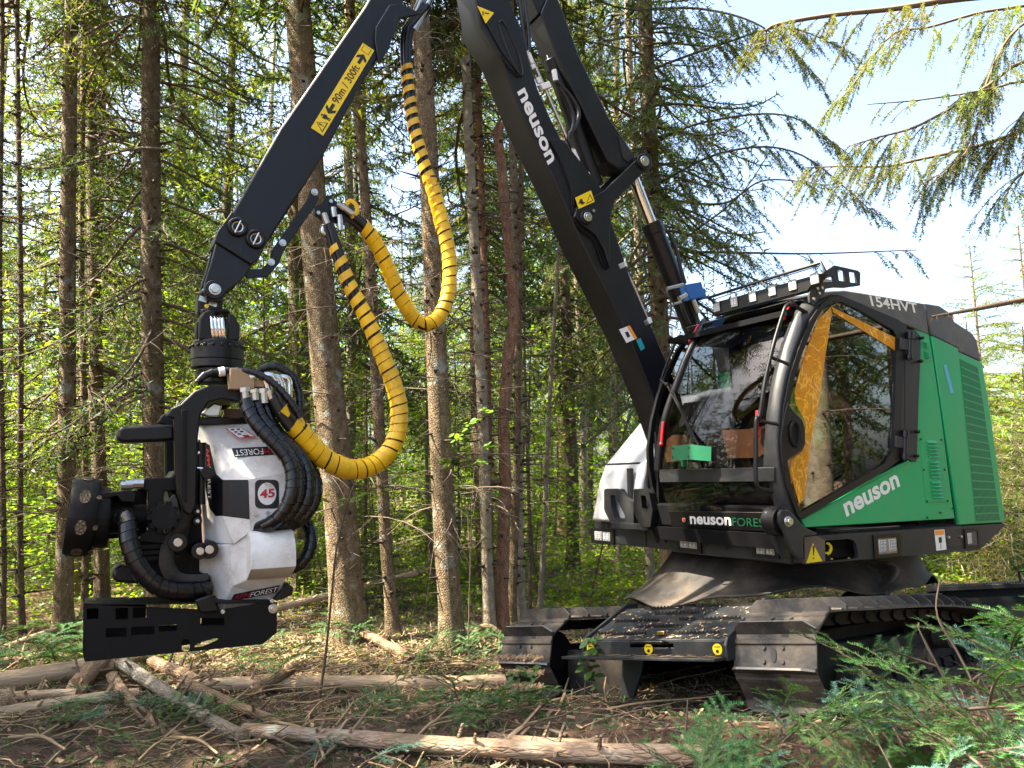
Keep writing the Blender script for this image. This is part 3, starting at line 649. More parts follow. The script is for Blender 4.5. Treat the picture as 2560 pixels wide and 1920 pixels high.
def louvre(parent, q):
    a, c, d, e = [P(*p, -.005) for p in q]; up = np.array([0, -.016, -.002]); b = B()
    b.add([a, c, d, e, e + up * .9, d + up * .9], [(0, 1, 5, 4), (1, 2, 5), (0, 4, 3), (3, 4, 5, 2)]); part(b, 'louvre', parent, 'green', None)
for g0, x0 in ((405, 1261), (605, 1281), (808, 1301)):
    for k in range(5): y = g0 + 36.5 * k; x = x0 + 4 * k; louvre(LP, zD((x, y), (x + 100, y + 1), (x + 104, y + 22), (x + 4, y + 21)))
for g0, x0 in ((850, 1226), (950, 1236)):
    for k in range(3): y = g0 + 26 * k; x = x0 + 4 * k; louvre(LP2, zB((x, y), (x + 42, y + 3), (x + 42, y + 18), (x, y + 15)))
b = B()
for p in zD((1205, 392), (1410, 397), (1234, 698), (1441, 697), (1267, 1014), (1472, 1008), (1270, 1175), (1400, 1128), (1526, 1085)): c = P(*p, -.004); b.cyl(c, c - np.array([0, .006, 0]), .008, 8)
part(b, 'panel_bolts', HV, 'printblack', 30, kind='stuff')
b = B(); b.prism(XZ([(2318, 838), (2332, 840), (2400, 1316), (2384, 1316)], .03), .02, .08); part(b, 'panel_gap', HV, 'printblack', None)
hg = [(2329, 839), (2395, 871), (2396.5, 880), (2455, 906), (2474, 1020), (2513, 1306), (2440, 1310), (2398, 1313)]
b = B(); b.prism(XZ(hg, 0), -.002, 2.33); EH = part(b, 'engine_hood', HV, 'green', 30, .008)
hr = [(2311, 757), (2350, 763), (2383, 785), (2388, 803), (2432, 832), (2444, 850), (2455, 904), (2397, 878), (2395.5, 869), (2330, 837)]
b = B(); b.prism(XZ(hr, 0), .004, 2.32); part(b, 'hood_cover', HV, 'greyroof', 30, .012)
# grille: rows of vertical slits recessed in the hood side
GR = empty('grille'); GR.parent = HV
b = B()
tl_, tr_, bl_, br_ = [np.array(P(*p, -.004)) for p in ((2399.5, 895), (2444, 917), (2440.5, 1304), (2499.5, 1300))]
rowsn = 20
def gp(u, v): return (tl_ * (1 - u) + tr_ * u) * (1 - v) + (bl_ * (1 - u) + br_ * u) * v
b.add([gp(0, 0), gp(1, 0.0), gp(1, 1), gp(0, 1)], [(0, 1, 2, 3)]); part(b, 'slit_backing', GR, 'printblack', None)
b = B()
zt = gp(0, 0)[2]; zb = gp(0, 1)[2]; off = np.array([0, -.0012, 0])
for r in range(rowsn + 1):
    v0 = r / rowsn; v1 = v0 + .16 / rowsn
    if v1 > 1: break
    b.add([gp(0, v0) + off, gp(1, v0) + off, gp(1, v1) + off, gp(0, v1) + off, gp(0, v0), gp(1, v0), gp(1, v1), gp(0, v1)], [(0, 1, 2, 3), (0, 4, 5, 1), (2, 6, 7, 3)])
for c in range(21):
    u0 = c / 20 - .0085; u1 = c / 20 + .0085
    b.add([gp(max(u0, 0), 0) + off, gp(min(u1, 1), 0) + off, gp(min(u1, 1), 1) + off, gp(max(u0, 0), 1) + off, gp(max(u0, 0), 0), gp(min(u1, 1), 0), gp(min(u1, 1), 1), gp(max(u0, 0), 1)], [(0, 1, 2, 3), (0, 3, 7, 4), (1, 5, 6, 2)])
part(b, 'bars', GR, 'green', None, kind='stuff')
flatpart('blue_tape', HV, 'bluetape', zB((1430, 1090), (1462, 1088), (1540, 1385), (1528, 1368), (1502, 1368)), -.003, .002)
# light grey engine bonnet on the far side
bon = [(-.10, ZB + .20), (-.06, 1.60), (-.01, 1.735), (.62, 2.33), (1.25, 2.45), (1.5, 2.45), (1.5, ZB + .2)]
b = B(); b.prism(bon, 1.62, 2.22); bo = part(b, 'engine_bonnet', HV, 'grey', 30, .03)
for v in bo.data.vertices:
    if v.co.y > 2 and v.co.z < 1.5: v.co.y += .10
b = B(); b.box(-.012, .05, 1.7, 2.18, 1.735, 1.75); b.box(-.1, -.06, 1.72, 1.76, 1.4, 1.7); part(b, 'bonnet_seam', HV, 'printblack', None)
# hand-hold brackets beside the boom foot
def guard_bracket(poly, hole, x, mat):
    f = lambda pp: [(q[1], q[2]) for q in (PX(*p, x) for p in zH(*pp))]
    o = plate('boom_guard_bracket', HV, mat, f(poly), [f(hole)], 0, .05, .004)
    for w in o.data.vertices: u = w.co.copy(); w.co = (x + u.y, u.x, u.z)
guard_bracket([(440, 100), (455, 88), (575, 86), (597, 95), (640, 170), (700, 212), (735, 215), (735, 450), (520, 455), (470, 360), (450, 320), (440, 290)], [(503, 152), (545, 150), (655, 368), (645, 382), (550, 386), (508, 260)], -.16, 'charcoal')
guard_bracket([(735, 100), (750, 88), (850, 86), (890, 130), (925, 300), (900, 470), (810, 470), (760, 380), (735, 300)], [(805, 155), (850, 152), (900, 255), (860, 340), (820, 280)], -.19, 'black')
b = B(); q0, q1 = PX(*zH((520, 400))[0], -.16), PX(*zH((880, 465))[0], -.16); b.box(-.17, -.0, min(q0[1], q1[1]), max(q0[1], q1[1]), ZB + .16, ZB + .21); part(b, 'bracket_foot', HV, 'charcoal', 30, .004)

# ---------------- cab
XP = [(1.0, -.02), (1.18, -.09), (1.38, -.165), (1.58, -.195), (1.72, -.205), (2.01, -.178), (2.21, -.125), (2.49, -.01), (2.70, .10), (2.79, .17), (2.86, .29), (2.95, .5)]
def xprof(z): return float(np.interp(z, [a for a, _ in XP], [c for _, c in XP]))
def surf(px, py, off=0.):                                    # pixel -> curved cab front
    d = MM.T @ ray(px, py); lo, hi = 2.0, 9.0
    g = lambda t: (CL + d * t)[0] - xprof((CL + d * t)[2]) + off
    for _ in range(40):
        m = (lo + hi) / 2
        if g(m) > 0: hi = m
        else: lo = m
    return CL + d * lo
CAB = empty('cab'); CAB.parent = HV
RE = [(1908, 1170), (1911, 1100), (1916, 1035), (1927, 962), (1950, 868), (1983, 785), (2016, 744)]
LE = [(1645, 1176), (1648, 1130), (1658, 1062), (1672, 1015), (1690, 965), (1712, 906), (1742, 842), (1760, 805)]
NR = 14
rl = resample([surf(*p) for p in RE], NR); ll = resample([surf(*p) for p in LE], NR)
rows = [[(l * (1 - u) + r * u) + np.array([-.05 * math.sin(math.pi * u), 0, 0]) for u in np.linspace(0, 1, 13)] for l, r in zip(ll, rl)]
b = B(); b.grid(rows); part(b, 'windshield', CAB, 'glass', 180)
def wsp(px, py, off=.006):                                    # point on the bulged windshield
    p = surf(px, py); yy0 = np.interp(p[2], [q[2] for q in rl], [q[1] for q in rl]); yy1 = np.interp(p[2], [q[2] for q in ll], [q[1] for q in ll])
    u = np.clip((yy1 - p[1]) / (yy1 - yy0), 0, 1); return p + np.array([-.05 * math.sin(math.pi * u) - off, 0, 0]) * 1.0
lw = [surf(*p) for p in ((1650, 1208), (1932, 1204), (1932, 1281), (1672, 1278))]
b = B(); b.add(lw, [(0, 1, 2, 3)]); part(b, 'lower_window', CAB, 'glass', None)
def spanel(name, pxs, mat, off=.0, th=.02, sm=30, bev=.004):  # solid panel following the cab front
    v = [surf(*p, off) for p in pxs]; n = len(v); b = B()
    b.add(v + [q + np.array([th, 0, 0]) for q in v], [tuple(range(n)), tuple(range(2 * n - 1, n - 1, -1))] + [(i, n + i, n + (i + 1) % n, (i + 1) % n) for i in range(n)])
    return part(b, name, CAB, mat, sm, bev)
spanel('cross_bar', [(1645, 1174), (1935, 1168), (1935, 1204), (1650, 1206)], 'charcoal', .006)
spanel('front_apron', [(1671, 1278), (1935, 1281), (1945, 1330), (1680, 1318)], 'black', .004, .03)
spanel('lower_apron', [(1676, 1306), (1945, 1316), (1948, 1345), (1690, 1330)], 'steel_black', -.03, .03)
fit_text('lettering', 'neuson', CAB, 'printwhite', surf(*zC((502, 1240))[0], .008), surf(*zC((912, 1257))[0], .008), surf(*zC((496, 1160))[0], .008), .03)
fit_text('lettering', 'FOREST', CAB, 'printgreen', surf(*zC((925, 1258))[0], .008), surf(*zC((1310, 1272))[0], .008), surf(*zC((920, 1176))[0], .008), .0)
b = B(); c = surf(*zC((440, 1195))[0], .006); b.cyl(c, c - np.array([.003, 0, 0]), .02, 20); b.cur = 1; b.cyl(c - np.array([.003, 0, 0]), c - np.array([.006, 0, 0]), .011, 16); part(b, 'badge', CAB, ['zinc', 'printred'], 30)
# pillars and roof edge
b = B(); b.tube(ll, .03, 8, True); part(b, 'far_pillar', CAB, 'black', 60)
DF = [(2000, 1299), (1990, 1290), (1962, 1215), (1951, 1150), (1948, 1100), (1956, 1015), (1971, 940), (1991, 877), (2021, 802), (2048, 762), (2075, 742)]
dl = resample([P(*p, -.004) for p in DF], 22); fr_ = resample([surf(1945, 1300), surf(1932, 1250)] + [surf(*p) for p in RE] + [surf(2040, 728)], 22)
rows = [[f, f * .7 + d * .3 + np.array([-.016, -.01, 0]), f * .3 + d * .7 + np.array([-.014, -.016, 0]), d + np.array([0, -.004, 0])] for f, d in zip(fr_, dl)]
b = B(); b.grid(rows); pf = part(b, 'front_pillar', CAB, 'charcoal', 60); md = pf.modifiers.new('thickness', 'SOLIDIFY'); md.thickness = .03; md.offset = -1
roof = zB((150, 380), (250, 352), (380, 346), (440, 342), (700, 382), (1238, 476), (1285, 790), (1140, 728), (560, 478), (400, 408), (300, 398), (200, 430))
b = B(); b.prism(XZ(roof, 0), -.006, 1.36); RF = part(b, 'roof', CAB, 'greyroof', 30, .01)
fit_text('lettering', '154HVT', RF, 'printwhite', P(*zB((718, 500))[0], -.009), P(*zB((1188, 575))[0], -.009), P(*zB((692, 392))[0], -.009), .02)
b = B()
tl = [surf(*p) for p in ((1768, 803), (1830, 781), (1900, 762), (1960, 750), (2018, 742))]
b.grid([tl, [q + np.array([.08, 0, .03]) for q in tl], [np.array([.62, q[1], 2.88]) for q in tl]]); part(b, 'roof_front', CAB, 'charcoal', 60)
b = B(); b.box(1.22, 1.3, .05, 1.36, 1.2, 2.72); part(b, 'rear_wall', CAB, 'interior', None)
b = B(); b.prism([(-.12, 1.14), (1.3, 1.14), (1.3, 1.24), (-.15, 1.24)], .05, 1.38); part(b, 'cab_floor', CAB, 'interior', None)
# door: frame plate with a real opening, glass behind it
dfo = DF + [(2100, 741), (2140, 757), (2240, 800), (2262, 815), (2262, 840), (2250, 1000), (2247, 1148), (2215, 1172)]
dgl = [(1997, 1281), (1974, 1215), (1964, 1150), (1962, 1090), (1969, 1015), (1983, 942), (2003, 880), (2031, 810), (2055, 771), (2079, 754), (2100, 756), (2140, 774), (2228, 826), (2236, 840), (2236, 900), (2230, 1060), (2226, 1130), (2205, 1160)]
DOOR = empty('cab_door'); DOOR.parent = HV
plate('door_frame', DOOR, 'black', XZ(dfo, -.004), [XZ(dgl, -.004)], -.02, .008, .005)
def smoothpoly(pts, n=60): return pts
me = curve_mesh(tmp_curve([XZ(dgl, -.006)], .002))
for v in me.vertices: x, y, z = v.co; v.co = (x, -.002 + z, y)
me.name = 'door_glass'; me.materials.clear(); DG = link('door_glass', me, DOOR, 'doorglass')
film1 = zA((1910, 510), (1790, 625), (1700, 850), (1600, 1150), (1545, 1350), (1560, 1480), (1625, 1600)) + zC((1650, 200), (1655, 430), (1620, 510), (1510, 600), (1500, 720), (1592, 1040), (1640, 990), (1690, 540), (1740, 230), (1790, 0)) + zA((1832, 1130), (1880, 830), (1918, 560))
film2 = zB((322, 512), (955, 818), (950, 945), (328, 560))
for k, fm in enumerate((film1, film2)):
    me = curve_mesh(tmp_curve([XZ(fm, -.008)], .0012))
    for v in me.vertices: x, y, z = v.co; v.co = (x, -.0065 - .0015 * k + z, y)
    me.name = 'protective_film'; me.materials.clear(); link('protective_film', me, DOOR, 'film')
hp = zC((1400, 380), (1440, 130), (1470, 20), (1500, 80), (1560, 150), (1612, 195), (1640, 280), (1645, 440), (1610, 505), (1520, 560), (1470, 610), (1440, 720), (1410, 600))
b = B(); b.prism(XZ(hp, -.02), -.028, -.018); part(b, 'handle_panel', DOOR, 'black', 30, .004)
b = B(); c = P(*zC((1548, 340))[0], -.03); b.tube([c + np.array([.04 * math.cos(a), -.004, .078 * math.sin(a)]) for a in np.linspace(0, 2 * math.pi, 33)], .012, 8, False); b.prism([(c[0] + .034 * math.cos(a), c[2] + .07 * math.sin(a)) for a in np.linspace(0, 2 * math.pi, 29)[:-1]], -.031, -.027); part(b, 'door_handle', DOOR, 'steel_black', 60)
b = B(); b.prism(XZ([(2251, 828), (2262, 822), (2290, 828), (2300, 842), (2299, 905), (2295, 1000), (2291, 1148), (2288, 1155), (2276, 1154), (2262, 1142), (2250, 1146), (2250, 1000)], -.004), -.012, .05); part(b, 'hinge_post', HV, 'charcoal', 30, .005)
b = B(); b.prism(XZ([(2262, 905), (2280, 900), (2278, 1070), (2262, 1075)], -.012), -.014, -.0125); part(b, 'post_groove', HV, 'printblack', None)
for ya, yb_ in ((830, 900), (1075, 1150)):
    h = empty('door_hinge'); h.parent = HV
    xx = 2275 if ya < 900 else 2263
    b = B(); p0, p1 = P(xx, ya, -.035), P(xx - 2, yb_, -.035); b.cyl(p0, p1, .017, 14); b.cyl(p0 * .97 + p1 * .03, p0 * .75 + p1 * .25, .024, 14); b.cyl(p0 * .2 + p1 * .8, p0 * .05 + p1 * .95, .024, 14); part(b, 'knuckle', h, 'black', 40)
    b = B(); b.prism(XZ([(xx - 25, ya + 14), (xx, ya + 20), (xx, ya + 46), (xx - 26, ya + 44)], -.03), -.04, -.016); part(b, 'leaf', h, 'charcoal', 30, .004)
b = B()
for p in zB((1192, 822), (1180, 1055)) + zD((1152, 318), (1142, 560)): c = P(*p, -.01); b.cyl(c, c - np.array([0, .025, 0]), .011, 10); b.ball(c - np.array([0, .026, 0]), .014, 6)
part(b, 'hinge_bolts', HV, 'black', 40, kind='stuff')
# far side of the cab
fo = [(x, z) for x, z in XZ(dfo, -.004)]; fh = [(x, z) for x, z in XZ(dgl, -.004)]
plate('far_side_frame', CAB, 'black', fo, [fh], 1.36, 1.39, 0)
me = curve_mesh(tmp_curve([fh], .002))
for v in me.vertices: x, y, z = v.co; v.co = (x, 1.372 + z, y)
me.name = 'far_side_glass'; me.materials.clear(); link('far_side_glass', me, CAB, 'glass')
# interior
b = B(); b.box(.72, 1.22, 1.33, 1.355, 1.2, 2.78); part(b, 'side_wall', CAB, 'interior', None)
b = B(); b.box(-.12, .70, 1.325, 1.35, 1.2, 1.98); part(b, 'side_wall', CAB, 'interior', None)
b = B(); b.box(.05, 1.25, .08, 1.34, 2.70, 2.74); part(b, 'headliner', CAB, 'interior', None)
b = B(); b.box(.62, 1.08, .45, 1.0, 1.55, 1.68); b.prism([(1.0, 1.6), (1.1, 1.6), (1.24, 2.45), (1.14, 2.47)], .48, .97); b.box(.7, 1.0, .55, .9, 1.24, 1.55); part(b, 'seat', CAB, 'seat', 30, .03)
b = B(); b.box(.5, .95, .28, .42, 1.6, 1.8); b.box(.5, .95, 1.03, 1.16, 1.6, 1.8); b.cyl((.52, .35, 1.8), (.49, .35, 1.92), .022, 10); b.cyl((.52, 1.1, 1.8), (.49, 1.1, 1.92), .022, 10); part(b, 'armrest_console', CAB, 'interior', 30, .02)
b = B(); b.prism([(-.12, 1.24), (.25, 1.24), (.2, 1.42), (-.14, 1.42)], .1, 1.34); b.box(-.08, .1, .2, .75, 1.42, 1.76); part(b, 'dashboard', CAB, 'interior', 30, .02)
b = B(); b.obox((.02, 1.05, 2.1), (.012, .02, 0), (0, .13, .0), (.03, 0, .1)); part(b, 'monitor', CAB, 'interior', 30, .01)
b = B(); b.tube([np.array((.05, .5, 1.84)) + .13 * np.array([.5 * math.sin(a), math.cos(a), .85 * math.sin(a)]) for a in np.linspace(0, 2 * math.pi, 33)], .014, 8, False); part(b, 'steering_wheel', CAB, 'steel_black', 60)
for pts, nm in ((zC((255, 400), (330, 350), (480, 345), (530, 400), (560, 460), (470, 620), (260, 620), (238, 560)), 'a'), (zC((845, 300), (1225, 285), (1225, 540), (1160, 575), (905, 583), (880, 480)), 'b')):
    v = [wsp(*p, -.02) for p in pts]; decal('brown_film', CAB, 'brownfilm', v, (-1, 0, 0), .002)
b = B(); v = [wsp(*p, -.03) for p in zC((560, 330), (850, 300), (1240, 285), (1240, 665), (190, 692), (225, 600), (240, 430), (420, 350))]; 
decal('dash_screen', CAB, 'interior', v, (1, 0, 0), .004)
# red catches, wipers, green bracket, grab rails
for p0, p1 in ((zC((255, 215))[0], zC((240, 440))[0]), (zC((1205, 105))[0], zC((1198, 350))[0]), (zA((600, 690))[0], zA((518, 850))[0]), (zA((1548, 445))[0], zA((1466, 620))[0])):
    a, c = wsp(*p0, .02), wsp(*p1, .02); d = c - a; d /= np.linalg.norm(d); sd = np.cross(d, (1, 0, 0)); b = B(); b.obox((a + c) / 2, d * np.linalg.norm(c - a) / 2, sd * .011, np.array([.008, 0, 0])); b.ball(c, .017, 6); part(b, 'red_catch', CAB, 'red', 40, .003)
b = B(); w0 = wsp(*zI((1700, 250))[0], .03); w1 = wsp(*zI((2070, 850))[0], .03); w2 = wsp(*zI((1640, 200))[0], .04); b.tube([w2, w0, w1], .008, 6); w3 = wsp(*zI((1730, 245))[0], .025); w4 = wsp(*zI((2020, 830))[0], .03); b.tube([w3, w4], .007, 6); b.ball(w0, .02, 6); part(b, 'wiper', CAB, 'steel_black', 50)
ga, gb, gc, gd, ge, gf = [wsp(*p, .10) for p in zC((468, 458), (660, 444), (650, 592), (462, 606), (786, 468), (782, 612))]
b = B(); v = [ga, gb, gc, gd]; b.add(v + [q + np.array([.012, 0, 0]) for q in v], [(0, 1, 2, 3), (7, 6, 5, 4), (0, 4, 5, 1), (1, 5, 6, 2), (2, 6, 7, 3), (3, 7, 4, 0)])
v = [gb, wsp(*zC((786, 468))[0], .02), wsp(*zC((782, 612))[0], .02), gc]; b.add(v + [q + np.array([.008, .008, 0]) for q in v], [(0, 1, 2, 3), (7, 6, 5, 4), (0, 4, 5, 1), (1, 5, 6, 2), (2, 6, 7, 3), (3, 7, 4, 0)])
c = wsp(*zC((580, 600))[0], .09); b.box(c[0] - .012, c[0] + .012, c[1] - .012, c[1] + .012, c[2] - .045, c[2])
b.cur = 1
for p in zC((482, 485), (652, 478), (480, 572), (648, 562)): c = wsp(*p, .101); b.cyl(c, c - np.array([.002, 0, 0]), .0085, 10)
part(b, 'green_bracket', CAB, ['shadegreen', 'printblack'], 30)
gr = zA((1672, 572), (1650, 535), (1600, 502), (1540, 512), (1500, 600), (1410, 900), (1330, 1250), (1275, 1600)) + zC((1243, 200), (1238, 500), (1240, 790), (1275, 880), (1325, 915))
gy_ = [.01] + [-.02] * 11 + [.0]
b = B(); b.tube(smoothpath([P(*p, .05) + np.array([-.09, -.02, 0]) if 0 < k < 12 else P(*p, .02) for k, p in enumerate(gr)], 60), .014, 10); part(b, 'grab_rail', CAB, 'black', 60)
for q0, q1 in ((zA((1385, 1020))[0], zA((1490, 1085))[0]), (zC((1285, 215))[0], zC((1390, 245))[0])):
    b = B(); b.tube([P(*q0, .05) + np.array([-.09, -.02, 0]), P(*q1, -.03)], .012, 8); part(b, 'rail_stay', CAB, 'black', 60)
gl_ = zA((500, 850), (450, 815), (400, 802), (360, 850), (240, 1150)) + zI((1600, 260), (1530, 560), (1492, 900), (1478, 1130), (1482, 1240), (1515, 1308), (1590, 1306))
b = B(); b.tube(smoothpath([P(*p, 1.5) for p in gl_], 60), .013, 10); part(b, 'grab_rail', CAB, 'black', 60)
# roof light bar
LB = empty('light_bar'); LB.parent = HV
LX = .16
bl, br2, tr2, tl2 = [PX(*p, LX) for p in zA((735, 600), (1672, 350), (1800, 140), (722, 470))]
tr2 = PX(*zA((1800, 175))[0], LX)
b = B(); dd = np.array([.09, 0, .01]); v = [bl, br2, tr2, tl2]; b.add(v + [q + dd for q in v], [(0, 1, 2, 3), (7, 6, 5, 4), (0, 4, 5, 1), (1, 5, 6, 2), (2, 6, 7, 3), (3, 7, 4, 0)]); part(b, 'housing', LB, 'black', 30, .005)
bu = (br2 - bl) / np.linalg.norm(br2 - bl); bw_ = (tl2 - bl) / np.linalg.norm(tl2 - bl)
for k, p in enumerate(zA((765, 510), (940, 460), (1125, 408), (1320, 346), (1525, 290), (1745, 226))):
    c = PX(*p, LX - .006); s = 1 + .045 * k; o = empty('work_light'); o.parent = LB
    b = B(); b.obox(c, (.006, 0, 0), bu * .030 * 1.15, bw_ * .036 * 1.1); part(b, 'lens', o, 'lens', 30, .008)
    b = B()
    for i in (-1, 1):
        for j in (-1, 0, 1): b.ball(c + bu * .013 * i + bw_ * .014 * j - np.array([.006, 0, 0]), .0055, 5)
    part(b, 'diodes', o, 'printwhite', 60)
g0 = [PX(*p, LX - .04) for p in zA((740, 470), (700, 412), (1210, 250), (1810, 66), (1855, 160))]
b = B(); b.tube(g0, .011, 8); b.tube([PX(*p, LX - .04) for p in zA((725, 440), (1215, 275), (1800, 95))], .004, 5); b.tube([PX(*p, LX - .04) for p in zA((1215, 250), (1240, 300))], .009, 6); part(b, 'guard_rail', LB, 'black', 50)
plate('end_bracket', LB, 'charcoal', XZ(zB((75, 400), (85, 350), (110, 310), (190, 190), (330, 98), (560, 150), (586, 172), (584, 300), (430, 322), (330, 318), (240, 332), (215, 400), (120, 495), (85, 470)), -.01), [XZ(zB((357, 140), (425, 150), (436, 260), (372, 250)), -.01), XZ(zB((472, 160), (540, 168), (552, 275), (485, 268)), -.01), XZ(zB((208, 262), (270, 205), (315, 215), (310, 262)), -.01)], -.025, -.008, .003)
b = B(); b.box(*[f(P(*p, 0)[0] for p in zB((330, 100), (560, 150))) for f in (min, max)], .1, 1.25, 2.99, 3.0); 
for p in zB((165, 325), (212, 322), (185, 375), (130, 432)): c = P(*p, -.025); b.cyl(c, c - np.array([0, .012, 0]), .012, 8)
part(b, 'bracket_bolts', LB, 'zinc', 30)
# pivoting guard arms either side of the cab front
pc = P(*zC((1480, 1215))[0], -.06)
arm = XZ(zC((1395, 1130), (1420, 1098), (1480, 1098), (1540, 1145), (1600, 1225), (1680, 1290), (1765, 1328), (1780, 1352), (1640, 1362), (1632, 1480), (1640, 1590), (1590, 1590), (1535, 1535), (1495, 1440), (1430, 1290), (1395, 1200)), -.06)
def guard_arm(y, dx=0, dz=0, sc=1.0):
    o = empty('guard_arm'); o.parent = HV
    tr = lambda pts: [(pc[0] + dx + (x - pc[0]) * sc, pc[2] + dz + (z - pc[2]) * sc) for x, z in pts]
    b = B(); b.prism(tr(arm), y - .06, y - .035); b.prism(tr([(x * .98 + pc[0] * .02 - .012, z) for x, z in arm]), y + .04, y + .075); part(b, 'arm_plate', o, 'charcoal', 30, .006)
    c = np.array([pc[0] + dx, 0, pc[2] + dz]); b = B(); b.cyl(c + (0, y - .02, 0), c + (0, y + .085, 0), .095 * sc, 32); b.cyl(c + (0, y - .035, 0), c + (0, y + .10, 0), .06 * sc, 24); part(b, 'hub', o, 'black', 30, .006)
    b = B(); b.cyl(c + (0, y - .085, 0), c + (0, y - .06, 0), .024, 8); b.cyl(c + (0, y - .066, 0), c + (0, y - .058, 0), .034, 18); part(b, 'bolt', o, 'zinc', 30, .003)
guard_arm(0.0)
fc = P(*zC((215, 1168))[0], 1.40); guard_arm(1.46, fc[0] - pc[0], fc[2] - pc[2])
# ---------------- boom (near face on plane YB)
YB, YW = 1.52, .30
BM = empty('boom'); BM.parent = HV
left_edge = z6((155, -120), (200, 130), (290, 270), (420, 600), (560, 880), (690, 1180), (810, 1420), (920, 1640)) + [(1640, 1010), (1690, 1150)]
right_edge = [(1745, 1150), (1700, 980)] + z6((1040, 1600), (950, 1400), (860, 1130), (800, 960), (690, 800), (600, 690), (540, 570), (480, 430), (440, 290), (400, 130), (335, 0), (310, -120))
apexL, apexR = P(1178, -60, YB), P(1257, -60, YB)
bl_ = XZ(left_edge + right_edge, YB)
b = B(); b.prism(bl_, YB, YB + YW); MAINB = part(b, 'main_beam', BM, 'boom', 30, .012)
# upper part of the boom and the joint above the frame
top = [XZ([z6((155, -120))[0]], YB)[0], XZ([z6((310, -120))[0]], YB)[0]]
jx, jz = -2.18, 6.55
b = B(); b.prism([top[0], top[1], (jx + .28, jz + .05), (jx + .1, jz + .22), (jx - .14, jz + .1), (jx - .2, jz - .2)], YB + .002, YB + YW - .002); part(b, 'boom_head', BM, 'boom', 30, .012)
# stiffening fish plates and ridge
def bplate(name, pts, mat='boom', y0=None, y1=None, bev=.003):
    y0 = YB - .012 if y0 is None else y0; y1 = YB + .001 if y1 is None else y1; b = B(); b.prism(XZ(pts, YB), y0, y1); return part(b, name, BM, mat, 30, bev)
bplate('cheek_plate', z6((150, -100), (300, -100), (345, 20), (400, 180), (420, 320), (408, 378), (385, 368), (300, 255), (215, 100)))
b = B()
for q in (((300, 100), (330, 140), (375, 230), (400, 370)), ((300, 270), (330, 320), (390, 380)), ((540, 690), (600, 800), (645, 930), (662, 1010)), ((660, 1090), (700, 1140), (760, 1190), (800, 1300), (825, 1330))): b = B(); b.tube(smoothpath([P(*p, YB - .013) for p in z6(*q)], 14), .007, 6); part(b, 'weld_bead', BM, 'steel_black', 60)
b = B(); b.tube(smoothpath([P(*p, YB - .0135) for p in z6((290, 110), (310, 105), (345, 170), (385, 260), (408, 350), (395, 370), (350, 290), (315, 200), (290, 125))], 30), .006, 6); part(b, 'slot_edge', BM, 'printblack', 60)
bplate('side_rib', z6((540, 690), (600, 690), (690, 800), (800, 945), (700, 1010), (650, 1060), (640, 930), (590, 800)))
bplate('side_rib', z6((655, 1080), (700, 1140), (765, 1190), (825, 1330), (822, 1080)))
lever = z6((650, 1075), (658, 1035), (700, 1005), (800, 945), (960, 790), (975, 768), (1005, 762), (1030, 790), (1024, 840), (1000, 862), (980, 868), (885, 962), (848, 1000), (828, 1060), (822, 1130), (822, 1330), (790, 1232), (750, 1165), (690, 1120))
bplate('lever_plate', lever, 'boom', YB - .05, YB - .014, .005)
b = B(); b.prism(XZ(z6((800, 945), (960, 790), (1005, 762), (1030, 790), (1000, 862), (885, 962)), YB), YB + .2, YB + .24); part(b, 'lever_plate', BM, 'boom', 30, .005)
for q, r in (((720, 1075), .058), ((1000, 800), .066)):
    c = P(*z6(q)[0], YB - .05); o = empty('pin'); o.parent = BM
    b = B(); b.cyl(c - (0, .018, 0), c + (0, .3, 0), r, 28); part(b, 'boss', o, 'black', 30, .006)
    b = B(); b.cyl(c - (0, .034, 0), c - (0, .01, 0), r * .66, 26); b.cyl(c - (0, .038, 0), c - (0, .03, 0), r * .34, 16); part(b, 'cap', o, 'zinc', 30, .003)
b = B(); c = P(*z6((755, 1042))[0], YB - .052); b.cyl(c, c - (0, .014, 0), .013, 8); part(b, 'bolt', BM, 'zinc', 30)
fit_text('lettering', 'neuson', BM, 'printwhite', P(*z6((380, 455))[0], YB - .004), P(*z6((533, 815))[0], YB - .004), P(*z6((418, 430))[0], YB - .004), .03)
ws = empty('warning_sticker'); ws.parent = BM
def bdec(name, par, mat, pts, k=0, y=YB - .012): b = B(); b.prism(XZ(z6(*pts), y), y - .003 - .001 * k, y - .0005); return part(b, name, par, mat, None)
bdec('sheet', ws, 'signyellow', ((184, 30), (266, 64), (225, 117)))
bdec('print', ws, 'printblack', ((208, 55), (214, 57), (214, 78), (209, 76)), 1); bdec('print', ws, 'printblack', ((219, 62), (243, 66), (242, 71), (219, 68)), 1)
w2 = empty('warning_sticker'); w2.parent = BM
bdec('sheet', w2, 'signyellow', ((666, 976), (744, 940), (763, 996), (684, 1031)), 0, YB - .05)
bdec('print', w2, 'printblack', ((690, 985), (699, 981), (706, 998), (718, 1000), (700, 1012), (692, 1004), (682, 1008)), 1, YB - .05)
bdec('print', w2, 'printblack', ((721, 1008), (738, 958), (757, 990)), 1, YB - .05); bdec('print', w2, 'signyellow', ((726, 1002), (738, 966), (751, 989)), 2, YB - .05)
w3 = empty('warning_sticker'); w3.parent = BM
def vdec(name, par, mat, pts, k=0, y=YB - .002): b = B(); b.prism(XZ(zV(*pts), y), y - .003 - .001 * k, y - .0005); return part(b, name, par, mat, None)
vdec('sheet', w3, 'printwhite', ((1337, 712), (1360, 703), (1376, 731), (1353, 741))); vdec('header', w3, 'printorange', ((1354, 706), (1360, 703), (1376, 731), (1370, 733)), 1); vdec('print', w3, 'printblack', ((1349, 718), (1356, 716), (1361, 727), (1355, 730)), 1)
vdec('sheet', w3, 'teal', ((1374, 735), (1383, 730), (1393, 752), (1384, 758)), 0)
